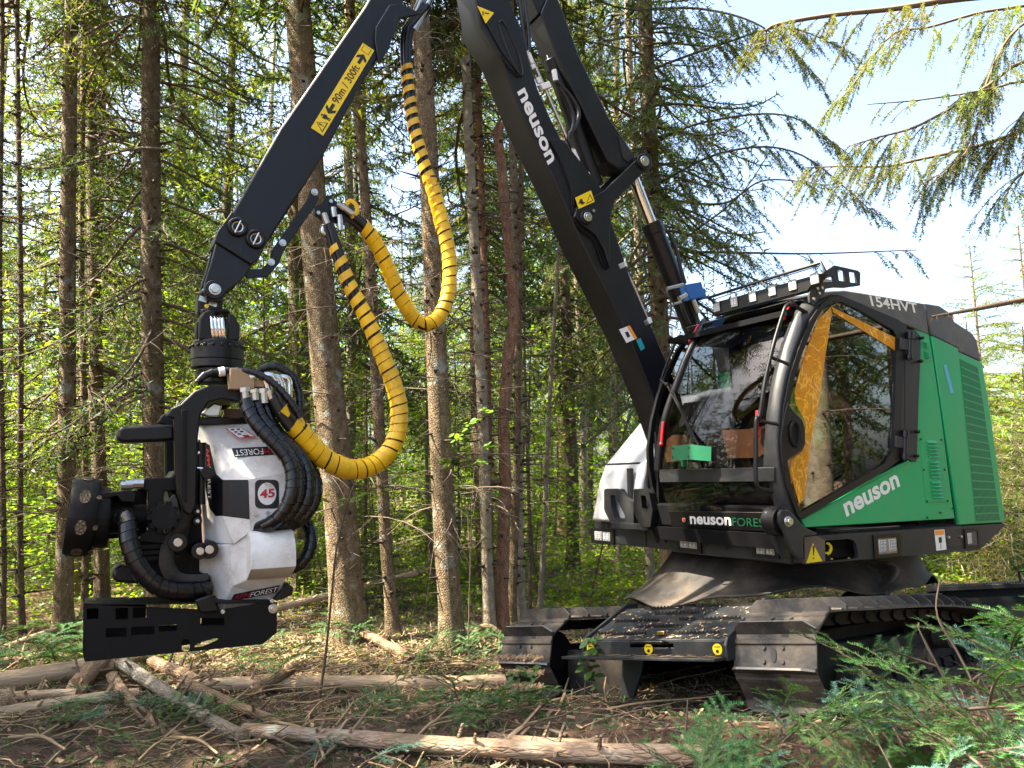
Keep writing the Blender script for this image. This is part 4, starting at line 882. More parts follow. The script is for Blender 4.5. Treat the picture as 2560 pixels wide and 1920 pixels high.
# ---------------- link beam and hydraulic cylinders
b = B(); lk = z6((500, 60), (560, -80), (640, 130), (690, 270), (840, 580), (970, 770), (935, 830), (880, 830), (830, 790), (700, 520), (600, 320), (510, 90))
b.prism(XZ(lk, YB + .02), YB + .03, YB + .25); part(b, 'link_beam', BM, 'boom', 30, .012)
b = B(); b.prism([XZ([z6((500, 60))[0]], YB)[0], XZ([z6((560, -80))[0]], YB)[0], (jx + .62, jz + .35), (jx + .45, jz + .35)], YB + .035, YB + .245); b.prism([(jx + .1, jz + .1), (jx + .62, jz + .42), (jx + .45, jz + .2), (jx + .1, jz - .1)], YB + .1, YB + .2); part(b, 'link_head', BM, 'boom', 30, .01)
bdec2 = z6((640, 210), (700, 270), (850, 580), (970, 770), (955, 790), (870, 640))
b = B(); b.prism(XZ(z6((880, 670), (960, 765), (930, 800), (905, 780)), YB + .02), YB + .022, YB + .03); part(b, 'link_pocket', BM, 'printblack', None)
def cylinder(name, p0, p1, p2, y, rb, rr, gland=True):
    o = empty(name); o.parent = BM; a, c, d = P(*p0, y), P(*p1, y), P(*p2, y)
    b = B(); b.cyl(a, c, rr, 20); part(b, 'rod', o, 'chrome', 60)
    b = B(); b.cyl(c, d, rb, 28); u = (d - c) / np.linalg.norm(d - c); b.cyl(c - u * .01, c + u * .09, rb * 1.08, 28); part(b, 'barrel', o, 'black', 40, .006); return u
cylinder('hydraulic_cylinder', z6((440, -120))[0], z6((552, 300))[0], z6((770, 920))[0], YB + .15, .066, .036)
cylinder('hydraulic_cylinder', z6((950, 870))[0], z6((1043, 1105))[0], z6((1255, 1640))[0], YB + .15, .085, .05)
for q in (((432, 245), (470, 330), (520, 440), (600, 620), (660, 760), (715, 880)), ((652, 735), (720, 875))): b = B(); b.tube([P(*p, YB + .04) for p in z6(*q)], .014, 8); part(b, 'hydraulic_pipe', BM, 'zinc', 50)
for q in (((822, 1110), (860, 1240), (945, 1420), (1015, 1590)), ((850, 1180), (880, 1260), (960, 1420), (1030, 1590))): b = B(); b.tube([P(*p, YB + .05) for p in z6(*q)], .012, 8); part(b, 'hydraulic_pipe', BM, 'zinc', 50)
b = B()
for a, c in (((430, 250), (455, 315)), ((450, 320), (462, 340)), ((480, 385), (492, 412)), ((655, 740), (672, 780)), ((672, 775), (680, 800)), ((562, 345), (572, 400))): b = B(); b.cyl(P(*z6(a)[0], YB + .03), P(*z6(c)[0], YB + .03), .023, 6); part(b, 'pipe_fitting', BM, 'printwhite', 40, .003)
for c, s in (((515, 428), .045), ((718, 868), .03), ((892, 1312), .045), ((1016, 1590), .045)): q = P(*z6(c)[0], YB + .03); b = B(); b.obox(q, np.array([.45, 0, -.9]) * s * .55, (0, .03, 0), np.array([.9, 0, .45]) * s); part(b, 'pipe_clamp', BM, 'printwhite', 40, .004)
b = B()
for q in (((385, -60), (400, 60), (412, 170), (428, 250)), ((410, -60), (428, 80), (440, 190), (440, 260)), ((572, 400), (640, 470), (685, 550), (670, 620), (635, 670), (650, 730)), ((590, 430), (640, 520), (660, 600), (640, 680)), ((1130, 1150), (1165, 1230), (1190, 1330), (1210, 1400)), ((1185, 1480), (1200, 1530), (1230, 1600)), ((1235, 1480), (1262, 1540), (1275, 1610))): b = B(); b.tube(smoothpath([P(*p, YB + .02) for p in z6(*q)], 24), .016, 8); part(b, 'hydraulic_hose', BM, 'hose', 60)
b = B(); c = P(*z6((1245, 1440))[0], YB + .02); b.obox(c, (.085, 0, .02), (0, .05, 0), (-.02, 0, .065)); b.obox(c + (.09, .0, -.02), (.03, 0, .01), (0, .04, 0), (-.01, 0, .045)); part(b, 'valve_block', BM, 'blue', 30, .006)
b = B()
for q0, q1, r in (((1120, 1425), (1200, 1405), .016), ((1180, 1475), (1215, 1455), .022), ((1155, 1500), (1190, 1490), .012), ((1250, 1480), (1275, 1545), .02)): b = B(); b.cyl(P(*z6(q0)[0], YB - .02), P(*z6(q1)[0], YB - .02), r, 10); part(b, 'valve_fitting', BM, 'zinc', 40)

# ---------------- stick with distance sign
SYB, SYW = 1.54, .26
SK = empty('stick'); SK.parent = HV
stick = [(960, -66), (921, 0), (911, 17), (700, 321), (580, 534), (672, 602), (800, 404), (839, 333), (902, 211), (950, 140), (985, 60), (1010, 0), (1030, -60)]
s_low = XZ(stick, SYB)
b = B(); b.prism(s_low, SYB, SYB + SYW); part(b, 'arm_beam', SK, 'boom', 30, .015)
b = B(); b.prism([s_low[0], s_low[-1], (jx + .25, jz - .1), (jx + .1, jz + .18), (jx - .2, jz + .05)], SYB - .02, SYB + SYW + .02); part(b, 'stick_head', SK, 'boom', 30, .012)
b = B(); b.cyl((jx, YB - .06, jz), (jx, YB + YW + .06, jz), .08, 24); part(b, 'pin', SK, 'zinc', 30)
def splate(name, pts, y0, y1, mat='boom', bev=.006): b = B(); b.prism(XZ(pts, SYB), y0, y1); return part(b, name, SK, mat, 30, bev)
splate('end_sleeve', z4((285, 232), (483, 355), (430, 470), (405, 492), (388, 505), (200, 385), (212, 335)), SYB - .025, SYB + SYW + .025)
splate('saddle', z5((640, 40), (700, 30), (830, 90), (700, 120), (690, 180), (655, 240), (640, 300), (580, 390), (555, 250), (560, 170)), SYB - .03, SYB + .0)
for q in ((318, 308), (412, 370)):
    c = P(*z4(q)[0], SYB - .025); o = empty('pin'); o.parent = SK
    b = B(); b.tube([c + (.05 * math.cos(a), -.012, .05 * math.sin(a)) for a in np.linspace(0, 2 * math.pi, 29)], .014, 8, False); part(b, 'collar', o, 'black', 50)
    b = B(); b.cyl(c - (0, .012, 0), c + (0, .02, 0), .043, 26); b.cyl(c - (0, .022, 0), c - (0, .01, 0), .016, 12); part(b, 'cap', o, 'boom', 30, .003)
    b = B(); b.tube([c + (.034 * math.cos(a), -.013, .034 * math.sin(a)) for a in np.linspace(0, 2 * math.pi, 27)], .005, 6, False); b.tube([c + (-.02, -.02, -.048), c + (.02, -.02, .048)], .005, 6); part(b, 'snap_ring', o, 'zinc', 50)
yoke = z4((208, 388), (388, 500), (372, 540), (330, 588), (258, 640), (250, 672), (228, 692), (195, 694), (160, 675), (145, 640), (150, 590), (185, 480))
splate('end_yoke', yoke, SYB + .0, SYB + .05); splate('end_yoke', yoke, SYB + .21, SYB + SYW)
splate('yoke_web', z4((215, 395), (385, 500), (350, 540), (270, 600), (215, 540)), SYB + .04, SYB + .22)
c = P(*z4((200, 632))[0], SYB); o = empty('pin'); o.parent = SK
b = B(); b.cyl(c - (0, .018, 0), c + (0, SYW + .02, 0), .062, 28); part(b, 'boss', o, 'boom', 30, .005)
b = B(); b.cyl(c - (0, .04, 0), c - (0, .015, 0), .028, 6); b.cyl(c - (0, .022, 0), c - (0, .014, 0), .038, 18); part(b, 'nut', o, 'zinc', 30, .003)
splate('hose_arm', z4((702, 108), (748, 150), (730, 185), (560, 430), (540, 490), (478, 560), (375, 566), (358, 548), (380, 520), (448, 518), (495, 470), (505, 415), (690, 150)), SYB + .02, SYB + .05, 'boom', .004)
for q in ((718, 125), (553, 388), (493, 488)):
    cc = P(*z4(q)[0], SYB + .02); b = B(); b.cyl(cc - (0, .016, 0), cc, .017, 6); b.cyl(cc - (0, .004, 0), cc, .024, 14); part(b, 'bolt', SK, 'zinc', 30)
plate('hose_plate', SK, 'boom', XZ(z4((715, 205), (750, 190), (770, 160), (800, 155), (880, 225), (890, 285), (840, 290), (760, 280), (715, 245)), SYB + .05), [], SYB + .03, SYB + .05, .004)
b = B()
for q in (((765, 235), (775, 262), (788, 300)), ((815, 205), (818, 235), (822, 255)), ((845, 245), (850, 275), (852, 325)), ((770, 300), (760, 330), (775, 345)), ((840, 190), (880, 215), (915, 240))): b.tube(smoothpath([P(*p, SYB + .0) for p in z4(*q)], 10), .022, 10)
for q in ((800, 175), (840, 195), (770, 260), (735, 235), (812, 215)): cc = P(*z4(q)[0], SYB + .03); b.cyl(cc - (0, .02, 0), cc, .014, 6)
part(b, 'hose_fitting', SK, 'zinc', 50)
# the yellow distance sign
SG = empty('distance_sign'); SG.parent = SK
sa, sb, sc_, sd_ = [P(*p, SYB - .001) for p in z5((255, 805), (558, 300), (490, 255), (183, 757))]  # bottom start, bottom end, top end, top start
def sg(u, v): return (sa * (1 - u) + sb * u) * (1 - v) + (sd_ * (1 - u) + sc_ * u) * v
def sgp(name, mat, uv, k=0):
    p = [sg(u, v) for u, v in uv]; b = B(); b.prism([(q[0], q[2]) for q in p], SYB - .004 - .0012 * k, SYB - .0005); return part(b, name, SG, mat, None)
sgp('sheet', 'signyellow', ((0, 0), (1, 0), (1, 1), (0, 1)))
def trioutline(k, s, mat): sgp('print', mat, ((.075 - .055 * s, .5 - .34 * s), (.075 + .055 * s, .5 - .34 * s), (.075, .5 + .4 * s)), k)
trioutline(1, 1, 'printblack'); trioutline(2, .78, 'signyellow')
sgp('print', 'printblack', ((.070, .42), (.080, .42), (.082, .68), (.068, .68)), 3); sgp('print', 'printblack', ((.070, .32), (.080, .32), (.080, .38), (.070, .38)), 3)
sgp('print', 'printblack', ((.150, .12), (.158, .12), (.162, .42), (.166, .12), (.174, .12), (.174, .45), (.184, .45), (.184, .72), (.140, .72), (.140, .45), (.150, .45)), 1)
sgp('print', 'printblack', [(.162 + .011 * math.cos(a), .82 + .075 * math.sin(a)) for a in np.linspace(0, 2 * math.pi, 13)[:-1]], 1)
sgp('print', 'printblack', ((.205, .5), (.245, .1), (.275, .1), (.25, .38), (.315, .38), (.315, .62), (.25, .62), (.275, .9), (.245, .9)), 1)
sgp('print', 'printblack', ((.905, .5), (.865, .1), (.835, .1), (.86, .38), (.795, .38), (.795, .62), (.86, .62), (.835, .9), (.865, .9)), 1)
sgp('print', 'printblack', ((.925, .2), (.985, .2), (.985, .85), (.925, .85)), 1); sgp('print', 'signyellow', ((.928, .24), (.982, .24), (.982, .81), (.928, .81)), 2)
fit_text('lettering', '90m / 300ft', SG, 'printblack', sg(.335, .22), sg(.765, .22), sg(.335, .8), .006, (0, -.0055, 0))

# ---------------- yellow-wrapped hose bundles
def bundle(name, path, r, pitch, wf, lab, nh=4, t0=0, t1=1.):
    o = empty(name); o.parent = HV; o['label'] = lab
    fr = frames(path); b = B()
    for k in range(nh):
        a0 = 2 * math.pi * k / nh; pp = []
        for i, (p, t, u, w) in enumerate(fr):
            rr = (r(i / (len(fr) - 1)) if callable(r) else r); a = a0 + i * .02; pp.append(p + (u * math.cos(a) + w * math.sin(a)) * rr * .50)
        b.tube(pp, [(r(i / (len(fr) - 1)) if callable(r) else r) * .44 for i in range(len(fr))], 8)
    part(b, 'hydraulic_hose', o, 'hose', 60)
    vs, fs = spiral(path, r, pitch, wf, .006, 16, .003, t0, t1); b = B(); b.add(vs, fs); part(b, 'spiral_wrap', o, 'yellow', 50)
HY = SYB + .04
h1 = smoothpath([P(*p, y) for p, y in zip(z5((870, 40), (800, 130), (752, 200), (748, 370), (768, 590), (800, 780), (852, 970), (915, 1160), (965, 1370)) + z4((1320, 50), (1372, 250), (1412, 430), (1418, 590), (1395, 710), (1345, 790), (1280, 812), (1215, 755), (1145, 630), (1092, 500), (1042, 400), (985, 318), (920, 262), (870, 235)), [HY + .1] * 3 + list(np.linspace(HY + .1, HY + .02, 20)))], 160)
bundle('hose_bundle', h1, lambda t: .047 + .008 * min(1, max(0, (t - .05) * 1.6)), lambda t: .10 - .03 * min(1, t * 2.2), lambda t: .44 + .46 * min(1, max(0, (t - .1) * 2.3)) - (.12 if t > .93 else 0), 'upper yellow spiral wrapped hose bundle hanging in a loop', 4, .12, .97)
h2 = smoothpath([P(*p, y) for p, y in zip(z4((785, 295), (812, 370), (850, 480), (895, 600), (950, 705), (1008, 825), (1078, 990), (1128, 1120), (1156, 1235), (1150, 1370), (1100, 1475), (1010, 1545), (900, 1562), (790, 1520), (700, 1440), (630, 1350), (560, 1265), (520, 1200), (495, 1170)), list(np.linspace(SYB, SYB - .06, 12)) + [SYB - .1] * 7)], 170)
bundle('hose_bundle', h2, lambda t: .050 + .020 * min(1, max(0, (t - .1) * 1.5)) - (.02 * max(0, (t - .9) * 10)), lambda t: .115 - .05 * min(1, t * 3) + (.06 if t > .9 else 0), lambda t: .42 + .48 * min(1, max(0, (t - .05) * 3.2)) - (.4 if t > .9 else 0), 'lower yellow spiral wrapped hose bundle sagging to the head, muddy at the bottom', 5, .06, .975)
b = B(); cc = [P(*p, HY + .1) for p in z5((900, -40), (850, 80), (790, 180))]; b.tube(cc, .03, 10); b.tube([q + np.array([-.06, .03, 0]) for q in cc], .026, 10); part(b, 'hose_fitting', SK, 'zinc', 50)
b = B(); b.tube(smoothpath([P(*p, SYB + .02) for p in z4((880, 190), (905, 170), (935, 195), (938, 230), (905, 255))], 16), .008, 6, True, 2.2); part(b, 'wrap_tail', SK, 'yellow', 60)

# ================================================================== THE HARVESTER HEAD
hw = m2w(P(*z4((200, 632))[0], SYB + .13))
HD = empty('harvester_head', hw, PHI, label='white and black felling head hanging upright from the boom tip with saw box below', cat='harvester head')
HOFF = P(*z4((200, 632))[0], SYB + .13)
def hpart(b, name, mats, smooth=35, bevel=0, parent=None, **k):
    b.v = [tuple(np.array(q) - HOFF) for q in b.v]; return b.done(name, parent or HD, mats, smooth, bevel, **k)
Y0 = 1.42                                                   # front face of the white cover
def HP(q, y): return P(*z3(q)[0], y)
def H4(q, y): return P(*z4(q)[0], y)
def hprism(name, pts, y0, y1, mat, zz=z3, yt=None, bev=.006, parent=None): b = B(); b.prism(XZ(zz(*pts), y0 if yt is None else yt), y0, y1); return hpart(b, name, mat, 30, bev, parent)
SYC = SYB + .13
# crosshead, hose guide and rotator
hprism('crosshead', ((120, 640), (160, 600), (240, 600), (258, 640), (248, 745), (190, 775), (120, 745)), SYC - .075, SYC + .075, 'black', z4, SYB, .015)
b = B()
for q in ((140, 680), (192, 703)): c = H4(q, SYC - .076); b.obox(c, (.024, 0, -.006), (0, .004, 0), (.005, 0, .016))
hpart(b, 'lock_plate', 'zinc', 30)
b = B(); c = H4((158, 717), SYC - .077); b.cyl(c, c - (0, .006, 0), .014, 14); hpart(b, 'yellow_cap', 'signyellow', 30)
rc = H4((215, 980), SYC); rx, ry = rc[0], rc[1]
def zat(v): return H4((215, v), SYC)[2]
b = B()
for dy in (-.09, .09): b.prism(XZ(z4((108, 800), (130, 760), (180, 745), (190, 760), (175, 905), (108, 905)), SYC), SYC + dy - .025, SYC + dy + .025); b.prism(XZ(z4((255, 765), (285, 775), (315, 830), (312, 910), (250, 910)), SYC), SYC + dy - .025, SYC + dy + .025)
b.prism(XZ(z4((118, 745), (250, 745), (275, 765), (175, 765), (120, 800)), SYC), SYC - .11, SYC + .11)
hpart(b, 'rotator_fork', 'black', 30, .012)
for k, q in enumerate((188, 207, 226, 243)):
    b = B(); b.tube(smoothpath([H4((q - 6, 768), SYC - .10), H4((q - 2, 800), SYC - .13), H4((q + 4, 860), SYC - .13), H4((q + 6, 908), SYC - .1)], 12), .013, 8); hpart(b, 'feed_hose', 'chrome', 60)
b = B()
for v0, v1, r in ((905, 930, .155), (930, 1000, .163), (1000, 1042, .16), (1042, 1062, .125), (1062, 1095, .135), (1095, 1120, .125)): b.cyl((rx, ry, zat(v0)), (rx, ry, zat(v1)), r, 36)
for k in range(20): a = 2 * math.pi * k / 20; b.cyl((rx + .165 * math.cos(a), ry + .165 * math.sin(a), zat(940)), (rx + .165 * math.cos(a), ry + .165 * math.sin(a), zat(926)), .012, 6)
hpart(b, 'rotator', 'black', 30, .004)
# yoke that carries the head
def yoke(y0, y1): hprism('yoke', ((612, 335), (640, 290), (690, 268), (760, 200), (850, 168), (1005, 168), (1030, 235), (1000, 262), (905, 245), (835, 262), (795, 322), (780, 440), (772, 790), (740, 850), (705, 830), (662, 700), (655, 345)), y0, y1, 'black', z3, Y0 + .05, .012)
yoke(Y0 + .06, Y0 + .12); yoke(Y0 + .62, Y0 + .68)
hprism('yoke_bridge', ((760, 205), (850, 172), (1000, 172), (1020, 232), (905, 242), (830, 258)), Y0 + .1, Y0 + .64, 'black', z3, Y0 + .05, .01)
hprism('yoke_rib', ((690, 300), (720, 300), (720, 780), (700, 760)), Y0 + .045, Y0 + .06, 'steel_black', z3, Y0 + .05, .004)
hprism('tilt_link', ((790, 320), (860, 262), (905, 275), (890, 335), (830, 335)), Y0 + .2, Y0 + .26, 'zinc', z3, None, .01)
b = B(); c = HP((960, 322), Y0 + .3); b.cyl(c - (0, 0, .03), c + (0, 0, .03), .06, 20); hpart(b, 'filler_cap', 'twig', 30)
# white covers (polyhedra with real chamfers)
WC = empty('upper_cover'); WC.parent = HD
f = dict(a=HP((792, 378), Y0 + .26), b=HP((1040, 366), Y0 + .26), c=HP((1192, 478), Y0 + .10), d=HP((1242, 622), Y0), e=HP((1242, 800), Y0), f=HP((1046, 868), Y0), g=HP((1040, 662), Y0), h=HP((958, 590), Y0 + .04), i=HP((838, 452), Y0 + .16), j=HP((778, 425), Y0 + .28), k=HP((812, 990), Y0 + .26), l=HP((960, 998), Y0 + .06), m=HP((1043, 938), Y0 + .01), n=HP((905, 663), Y0 + .06), o=HP((870, 620), Y0 + .08))
def yl(x): return Y0 + .26 - .18 * (x - 812) / 93.0 if x <= 905 else Y0 + .08 - .08 * (x - 905) / 135.0
for kk, q in dict(n=(905, 663), p=(905, 850), q=(868, 851), r=(838, 812), s=(815, 700), t=(815, 470), u=(838, 482), w=(858, 580), x=(872, 632)).items(): f[kk] = HP(q, yl(q[0]))
f['l'] = HP((960, 998), yl(960)); f['h'] = HP((958, 590), yl(958)); f['j'] = HP((778, 425), yl(778)); f['k'] = HP((812, 990), yl(812)); f['i'] = HP((838, 452), yl(838)); f['m'] = HP((1043, 938), Y0); f['a'] = HP((792, 378), Y0 + .29)
keys = list(f); ix = {k: n for n, k in enumerate(keys)}; V = [f[k] for k in keys]; n0 = len(V)
back = {}
rim = ['a', 'b', 'c', 'd', 'e', 'm', 'l', 'k', 'j']
for k in rim: back[k] = len(V); V.append(np.array([f[k][0], Y0 + .58, f[k][2]]))
b = B()
fs = ['abcdghi', 'defg', 'aij', 'hgn', 'ihnxwutj', 'pfml', 'kjts', 'ksrqpl']
F = [tuple(ix[q] for q in t) for t in fs] + [(ix[rim[i]], back[rim[i]], back[rim[(i + 1) % 9]], ix[rim[(i + 1) % 9]]) for i in range(9)] + [tuple(back[r] for r in rim), (ix['e'], ix['m'], ix['f'])]
F2 = [tuple(ix[q] for q in t) for t in ('ngfp', 'tuwxnpqrs')]
b.add(V, F); b.f += F2; b.mi += [1] * len(F2)
def fixn(o): bm = bmesh.new(); bm.from_mesh(o.data); bmesh.ops.triangulate(bm, faces=[q for q in bm.faces if len(q.verts) > 4]); bmesh.ops.recalc_face_normals(bm, faces=bm.faces); bm.to_mesh(o.data); bm.free(); o.data.set_sharp_from_angle(angle=math.radians(20)); return o
fixn(hpart(b, 'shell', ['white', 'black'], 20, .005, WC))
LCV = empty('lower_cover'); LCV.parent = HD
g = dict(a=HP((786, 1000), Y0 + .28), b=HP((950, 996), Y0 + .07), c=HP((1030, 945), Y0 + .02), d=HP((1242, 915), Y0 + .02), e=HP((1242, 1152), Y0 + .02), f=HP((1190, 1282), Y0 + .14), g=HP((902, 1346), Y0 + .16), h=HP((846, 1162), Y0 + .22), i=HP((786, 1140), Y0 + .29), j=HP((952, 1215), Y0 + .08), k=HP((1032, 1182), Y0 + .02))
V = [g[k] for k in g]; ix = {k: n for n, k in enumerate(g)}; rim = ['a', 'b', 'c', 'd', 'e', 'f', 'g', 'h', 'i']; bk = {}
for k in rim: bk[k] = len(V); V.append(np.array([g[k][0], Y0 + .58, g[k][2]]))
F = [tuple(ix[q] for q in t) for t in (('a', 'b', 'j', 'h', 'i'), ('h', 'j', 'g'), ('b', 'c', 'k', 'j'), ('c', 'd', 'e', 'k'), ('j', 'k', 'e', 'f', 'g'))] + [(ix[rim[i]], bk[rim[i]], bk[rim[(i + 1) % 9]], ix[rim[(i + 1) % 9]]) for i in range(9)] + [tuple(bk[r] for r in rim)]
b = B(); b.add(V, F); fixn(hpart(b, 'shell', 'white', 20, .006, LCV))
# rounded bulge on the lower cover: profile in y,z swept along x
x0, x1 = HP((1028, 1000), Y0)[0] + .005, HP((1290, 1000), Y0 - .1)[0] - .01; zt, zm, zb_ = HP((1100, 925), Y0)[2], HP((1100, 1085), Y0)[2], HP((1030, 1182), Y0)[2]
prof = [(Y0 + .05, zt)] + [(Y0 + .0 - .13 * math.sin(a), zm + (zt - zm) * math.cos(a)) for a in np.linspace(.15, 1.75, 12)] + [(Y0 - .0, zb_), (Y0 + .05, zb_)]
n = len(prof); b = B(); b.add([(x0, y, z) for y, z in prof] + [(x1, y, z) for y, z in prof], [tuple(range(n - 1, -1, -1)), tuple(range(n, 2 * n))] + [(i, (i + 1) % n, n + (i + 1) % n, n + i) for i in range(n)])
fixn(hpart(b, 'motor_bulge', 'white', 30, .006, LCV)).data.set_sharp_from_angle(angle=math.radians(30))
b = B(); b.box(HP((1050, 900), Y0)[0], HP((1235, 900), Y0)[0], Y0 + .03, Y0 + .5, HP((1100, 985), Y0)[2], HP((1100, 840), Y0)[2]); hpart(b, 'hose_tunnel', 'printblack', None)
b = B(); b.prism(XZ(z3((785, 340), (1045, 335), (1045, 372), (785, 378)), Y0 + .25), Y0 + .25, Y0 + .6); hpart(b, 'top_cap', 'black', 30, .006)
def hdec(par, name, mat, pts3, lift, k=0): # printed sheet on a head face
    return decal(name, par, mat, [np.array(q) - HOFF - np.array(lift) * 0 + np.array(lift) / np.linalg.norm(lift) * .0012 * k for q in pts3], lift, .001)
ch_n = np.cross(f['h'] - f['k'], f['l'] - f['k']); ch_n = ch_n if ch_n[1] < 0 else -ch_n
def on_plane(q, p0, nrm): d = MM.T @ ray(*z3(q)[0]); t = ((p0 - CL) @ nrm) / (d @ nrm); return CL + d * t
n2 = np.cross(f['n'] - f['t'], f['s'] - f['t']); n2 = n2 if n2[1] < 0 else -n2
def htext(body, par, mat, o, xe, ye, p0, nrm, bold=.0):
    a = [on_plane(q, p0, nrm) - HOFF for q in (o, xe, ye)]; return fit_text('lettering', body, par, mat, *a, bold, np.array(nrm) / np.linalg.norm(nrm) * .004)
htext('AFM', WC, 'printred', (824, 500), (829, 590), (838, 498), f['t'], n2); htext('FOREST', WC, 'printwhite', (829, 597), (833, 765), (845, 595), f['t'], n2)
n3 = np.cross(f['c'] - f['h'], f['d'] - f['h']); n3 = n3 if n3[1] < 0 else -n3
hdec(WC, 'logo_strip', 'printblack', [on_plane(q, f['h'], n3) for q in ((952, 500), (1192, 488), (1204, 531), (968, 546))], n3)
htext('AFM', WC, 'printred', (1190, 497), (1118, 501), (1196, 526), f['h'], n3); htext('FOREST', WC, 'printwhite', (1112, 501), (966, 510), (1118, 531), f['h'], n3)
hdec(WC, 'label_edge', 'printred', [on_plane(q, f['h'], n3) for q in ((918, 395), (1000, 390), (1080, 440), (988, 448))], n3); hdec(WC, 'label', 'printwhite', [on_plane(q, f['h'], n3) for q in ((927, 397), (998, 393), (1070, 438), (990, 445))], n3, 1)
hdec(WC, 'print', 'printred', [on_plane(q, f['h'], n3) for q in ((1005, 433), (1036, 431), (1048, 440), (1018, 443))], n3, 2)
for q in ((955, 404), (985, 402), (972, 416), (1002, 414), (990, 427)): hdec(WC, 'print', 'charcoal', [on_plane((q[0] + u, q[1] + v), f['h'], n3) for u, v in ((-9, -3), (8, -4), (12, 3), (-4, 4))], n3, 2)
n4 = np.array([0, -1, 0.])
def rr(cx_, cy_, w, h, r, k=6): return [(cx_ + sx * (w - r) + r * math.cos(a), cy_ + sy * (h - r) + r * math.sin(a)) for sx, sy, a0 in ((1, 1, 0), (-1, 1, 1), (-1, -1, 2), (1, -1, 3)) for a in [(a0 + t / k) * math.pi / 2 for t in range(k + 1)]]
hdec(WC, 'number_badge', 'printblack', [HP(q, Y0) for q in rr(1135, 737, 62, 75, 26)], n4); hdec(WC, 'number_disc', 'printwhite', [HP((1135 + 48 * math.cos(a), 735 + 58 * math.sin(a)), Y0) for a in np.linspace(0, 2 * math.pi, 33)[:-1]], n4, 1)
htext('45', WC, 'printred', (1097, 760), (1175, 752), (1097, 714), HP((1135, 735), Y0), n4, .03).location = (0, -.002, 0)
b = B()
for q in ((1075, 842), (1138, 832), (1130, 686), (1152, 690)): c = HP(q, Y0); b.cyl(c, c - (0, .012, 0), .010, 8)
hpart(b, 'cover_bolts', 'zinc', 30, 0, WC)
n5 = np.cross(g['e'] - g['j'], g['g'] - g['j']); n5 = n5 if n5[1] < 0 else -n5
hdec(LCV, 'logo_strip', 'printblack', [on_plane(q, g['j'], n5) for q in ((944, 1292), (966, 1255), (1201, 1208), (1186, 1246))], n5)
htext('AFM', LCV, 'printred', (958, 1286), (1040, 1270), (970, 1260), g['j'], n5); htext('FOREST', LCV, 'printwhite', (1046, 1269), (1184, 1241), (1056, 1244), g['j'], n5)
# saw box with real openings
SBX = empty('saw_box'); SBX.parent = HD; SY = Y0 + .02
so = z3((184, 1302), (290, 1314), (890, 1338), (1160, 1292), (1188, 1300), (1186, 1455), (1112, 1515), (190, 1606), (180, 1560))
R_ = lambda x0, y0, x1, y1: z3((x0, y0), (x1, y0 - (x1 - x0) * .03), (x1, y1 - (x1 - x0) * .03), (x0, y1))
holes = [R_(350, 1328, 416, 1388), R_(440, 1325, 512, 1380), R_(300, 1432, 408, 1480), R_(430, 1425, 552, 1468), R_(574, 1415, 670, 1450), R_(200, 1330, 262, 1385), z3((694, 1500), (704, 1488), (726, 1488), (736, 1500), (736, 1545), (726, 1554), (704, 1554), (694, 1545)), z3((755, 1530), (775, 1510), (888, 1478), (880, 1495), (800, 1528), (760, 1532)), R_(790, 1380, 915, 1420)]
o = plate('front_plate', SBX, 'steel_black', [(x - HOFF[0], z - HOFF[2]) for x, z in XZ(so, SY)], [[(x - HOFF[0], z - HOFF[2]) for x, z in XZ(h, SY)] for h in holes], SY - HOFF[1] - .0, SY - HOFF[1] + .014, .003)
xa, xb = P(*so[0], SY)[0], P(*so[4], SY)[0]; ztop = P(*so[0], SY)[2]; zbot = P(*so[7], SY)[2]
b = B(); b.prism([(q[0], q[1]) for q in XZ([so[0], so[1], so[2], so[3]], SY)] + [(xb, ztop - .03), (xa, ztop - .03)][:0], SY, SY)if False else None
hole_top = B(); tq = [P(*so[k], SY) for k in (0, 1, 2, 3)]
hole_top.add([tq[0], tq[3], tq[3] + (0, .26, 0), tq[0] + (0.02, .26, 0), tq[0] - (0, 0, .012), tq[3] - (0, 0, .012), tq[3] + (0, .26, -.012), tq[0] + (0.02, .26, -.012)], [(0, 1, 2, 3), (7, 6, 5, 4), (0, 4, 5, 1), (1, 5, 6, 2), (2, 6, 7, 3), (3, 7, 4, 0)]); hpart(hole_top, 'top_plate', 'steel_black', 30, .003, SBX)
b = B(); b.add([P(*so[k], SY) for k in (0, 7, 8)] + [P(*so[k], SY) + (.03, .26, 0) for k in (0, 7, 8)], [(0, 2, 1), (3, 4, 5), (0, 3, 5, 2), (2, 5, 4, 1)]); hpart(b, 'end_plate', 'steel_black', None, 0, SBX)
p7, p5, p6 = P(*so[7], SY), P(*so[5], SY), P(*so[6], SY)
b = B(); b.add([P(*so[0], SY) + (.03, .26, 0), P(*so[4], SY) + (0, .26, 0), p5 + (0, .26, 0), p6 + (0, .26, 0), p7 + (.03, .26, 0)], [(0, 1, 2, 3, 4)]); 
b2 = B(); hm = (P(*z3((622, 1433))[0], SY)); b.v = []; b.f = []; b.mi = []
xs = [tq[0][0] + .03, hm[0] - .10, hm[0] + .22, tq[3][0]]
b.box(xs[0], xs[1], SY + .25, SY + .262, p6[2] + .02, ztop - .03); b.box(xs[2], xs[3], SY + .25, SY + .262, p6[2] + .02, ztop - .05); b.box(xs[1], xs[2], SY + .25, SY + .262, p6[2] - .0, hm[2] - .10); hpart(b, 'back_plate', 'steel_black', 30, 0, SBX)
b = B(); b.prism([(xs[0] + .03, p6[2] + .10), (xs[3] - .1, p6[2] + .06), (xs[3] - .1, p6[2] + .12), (xs[0] + .06, p6[2] + .17)], SY + .12, SY + .128); hpart(b, 'saw_bar', 'steel_black', 30, 0, SBX)
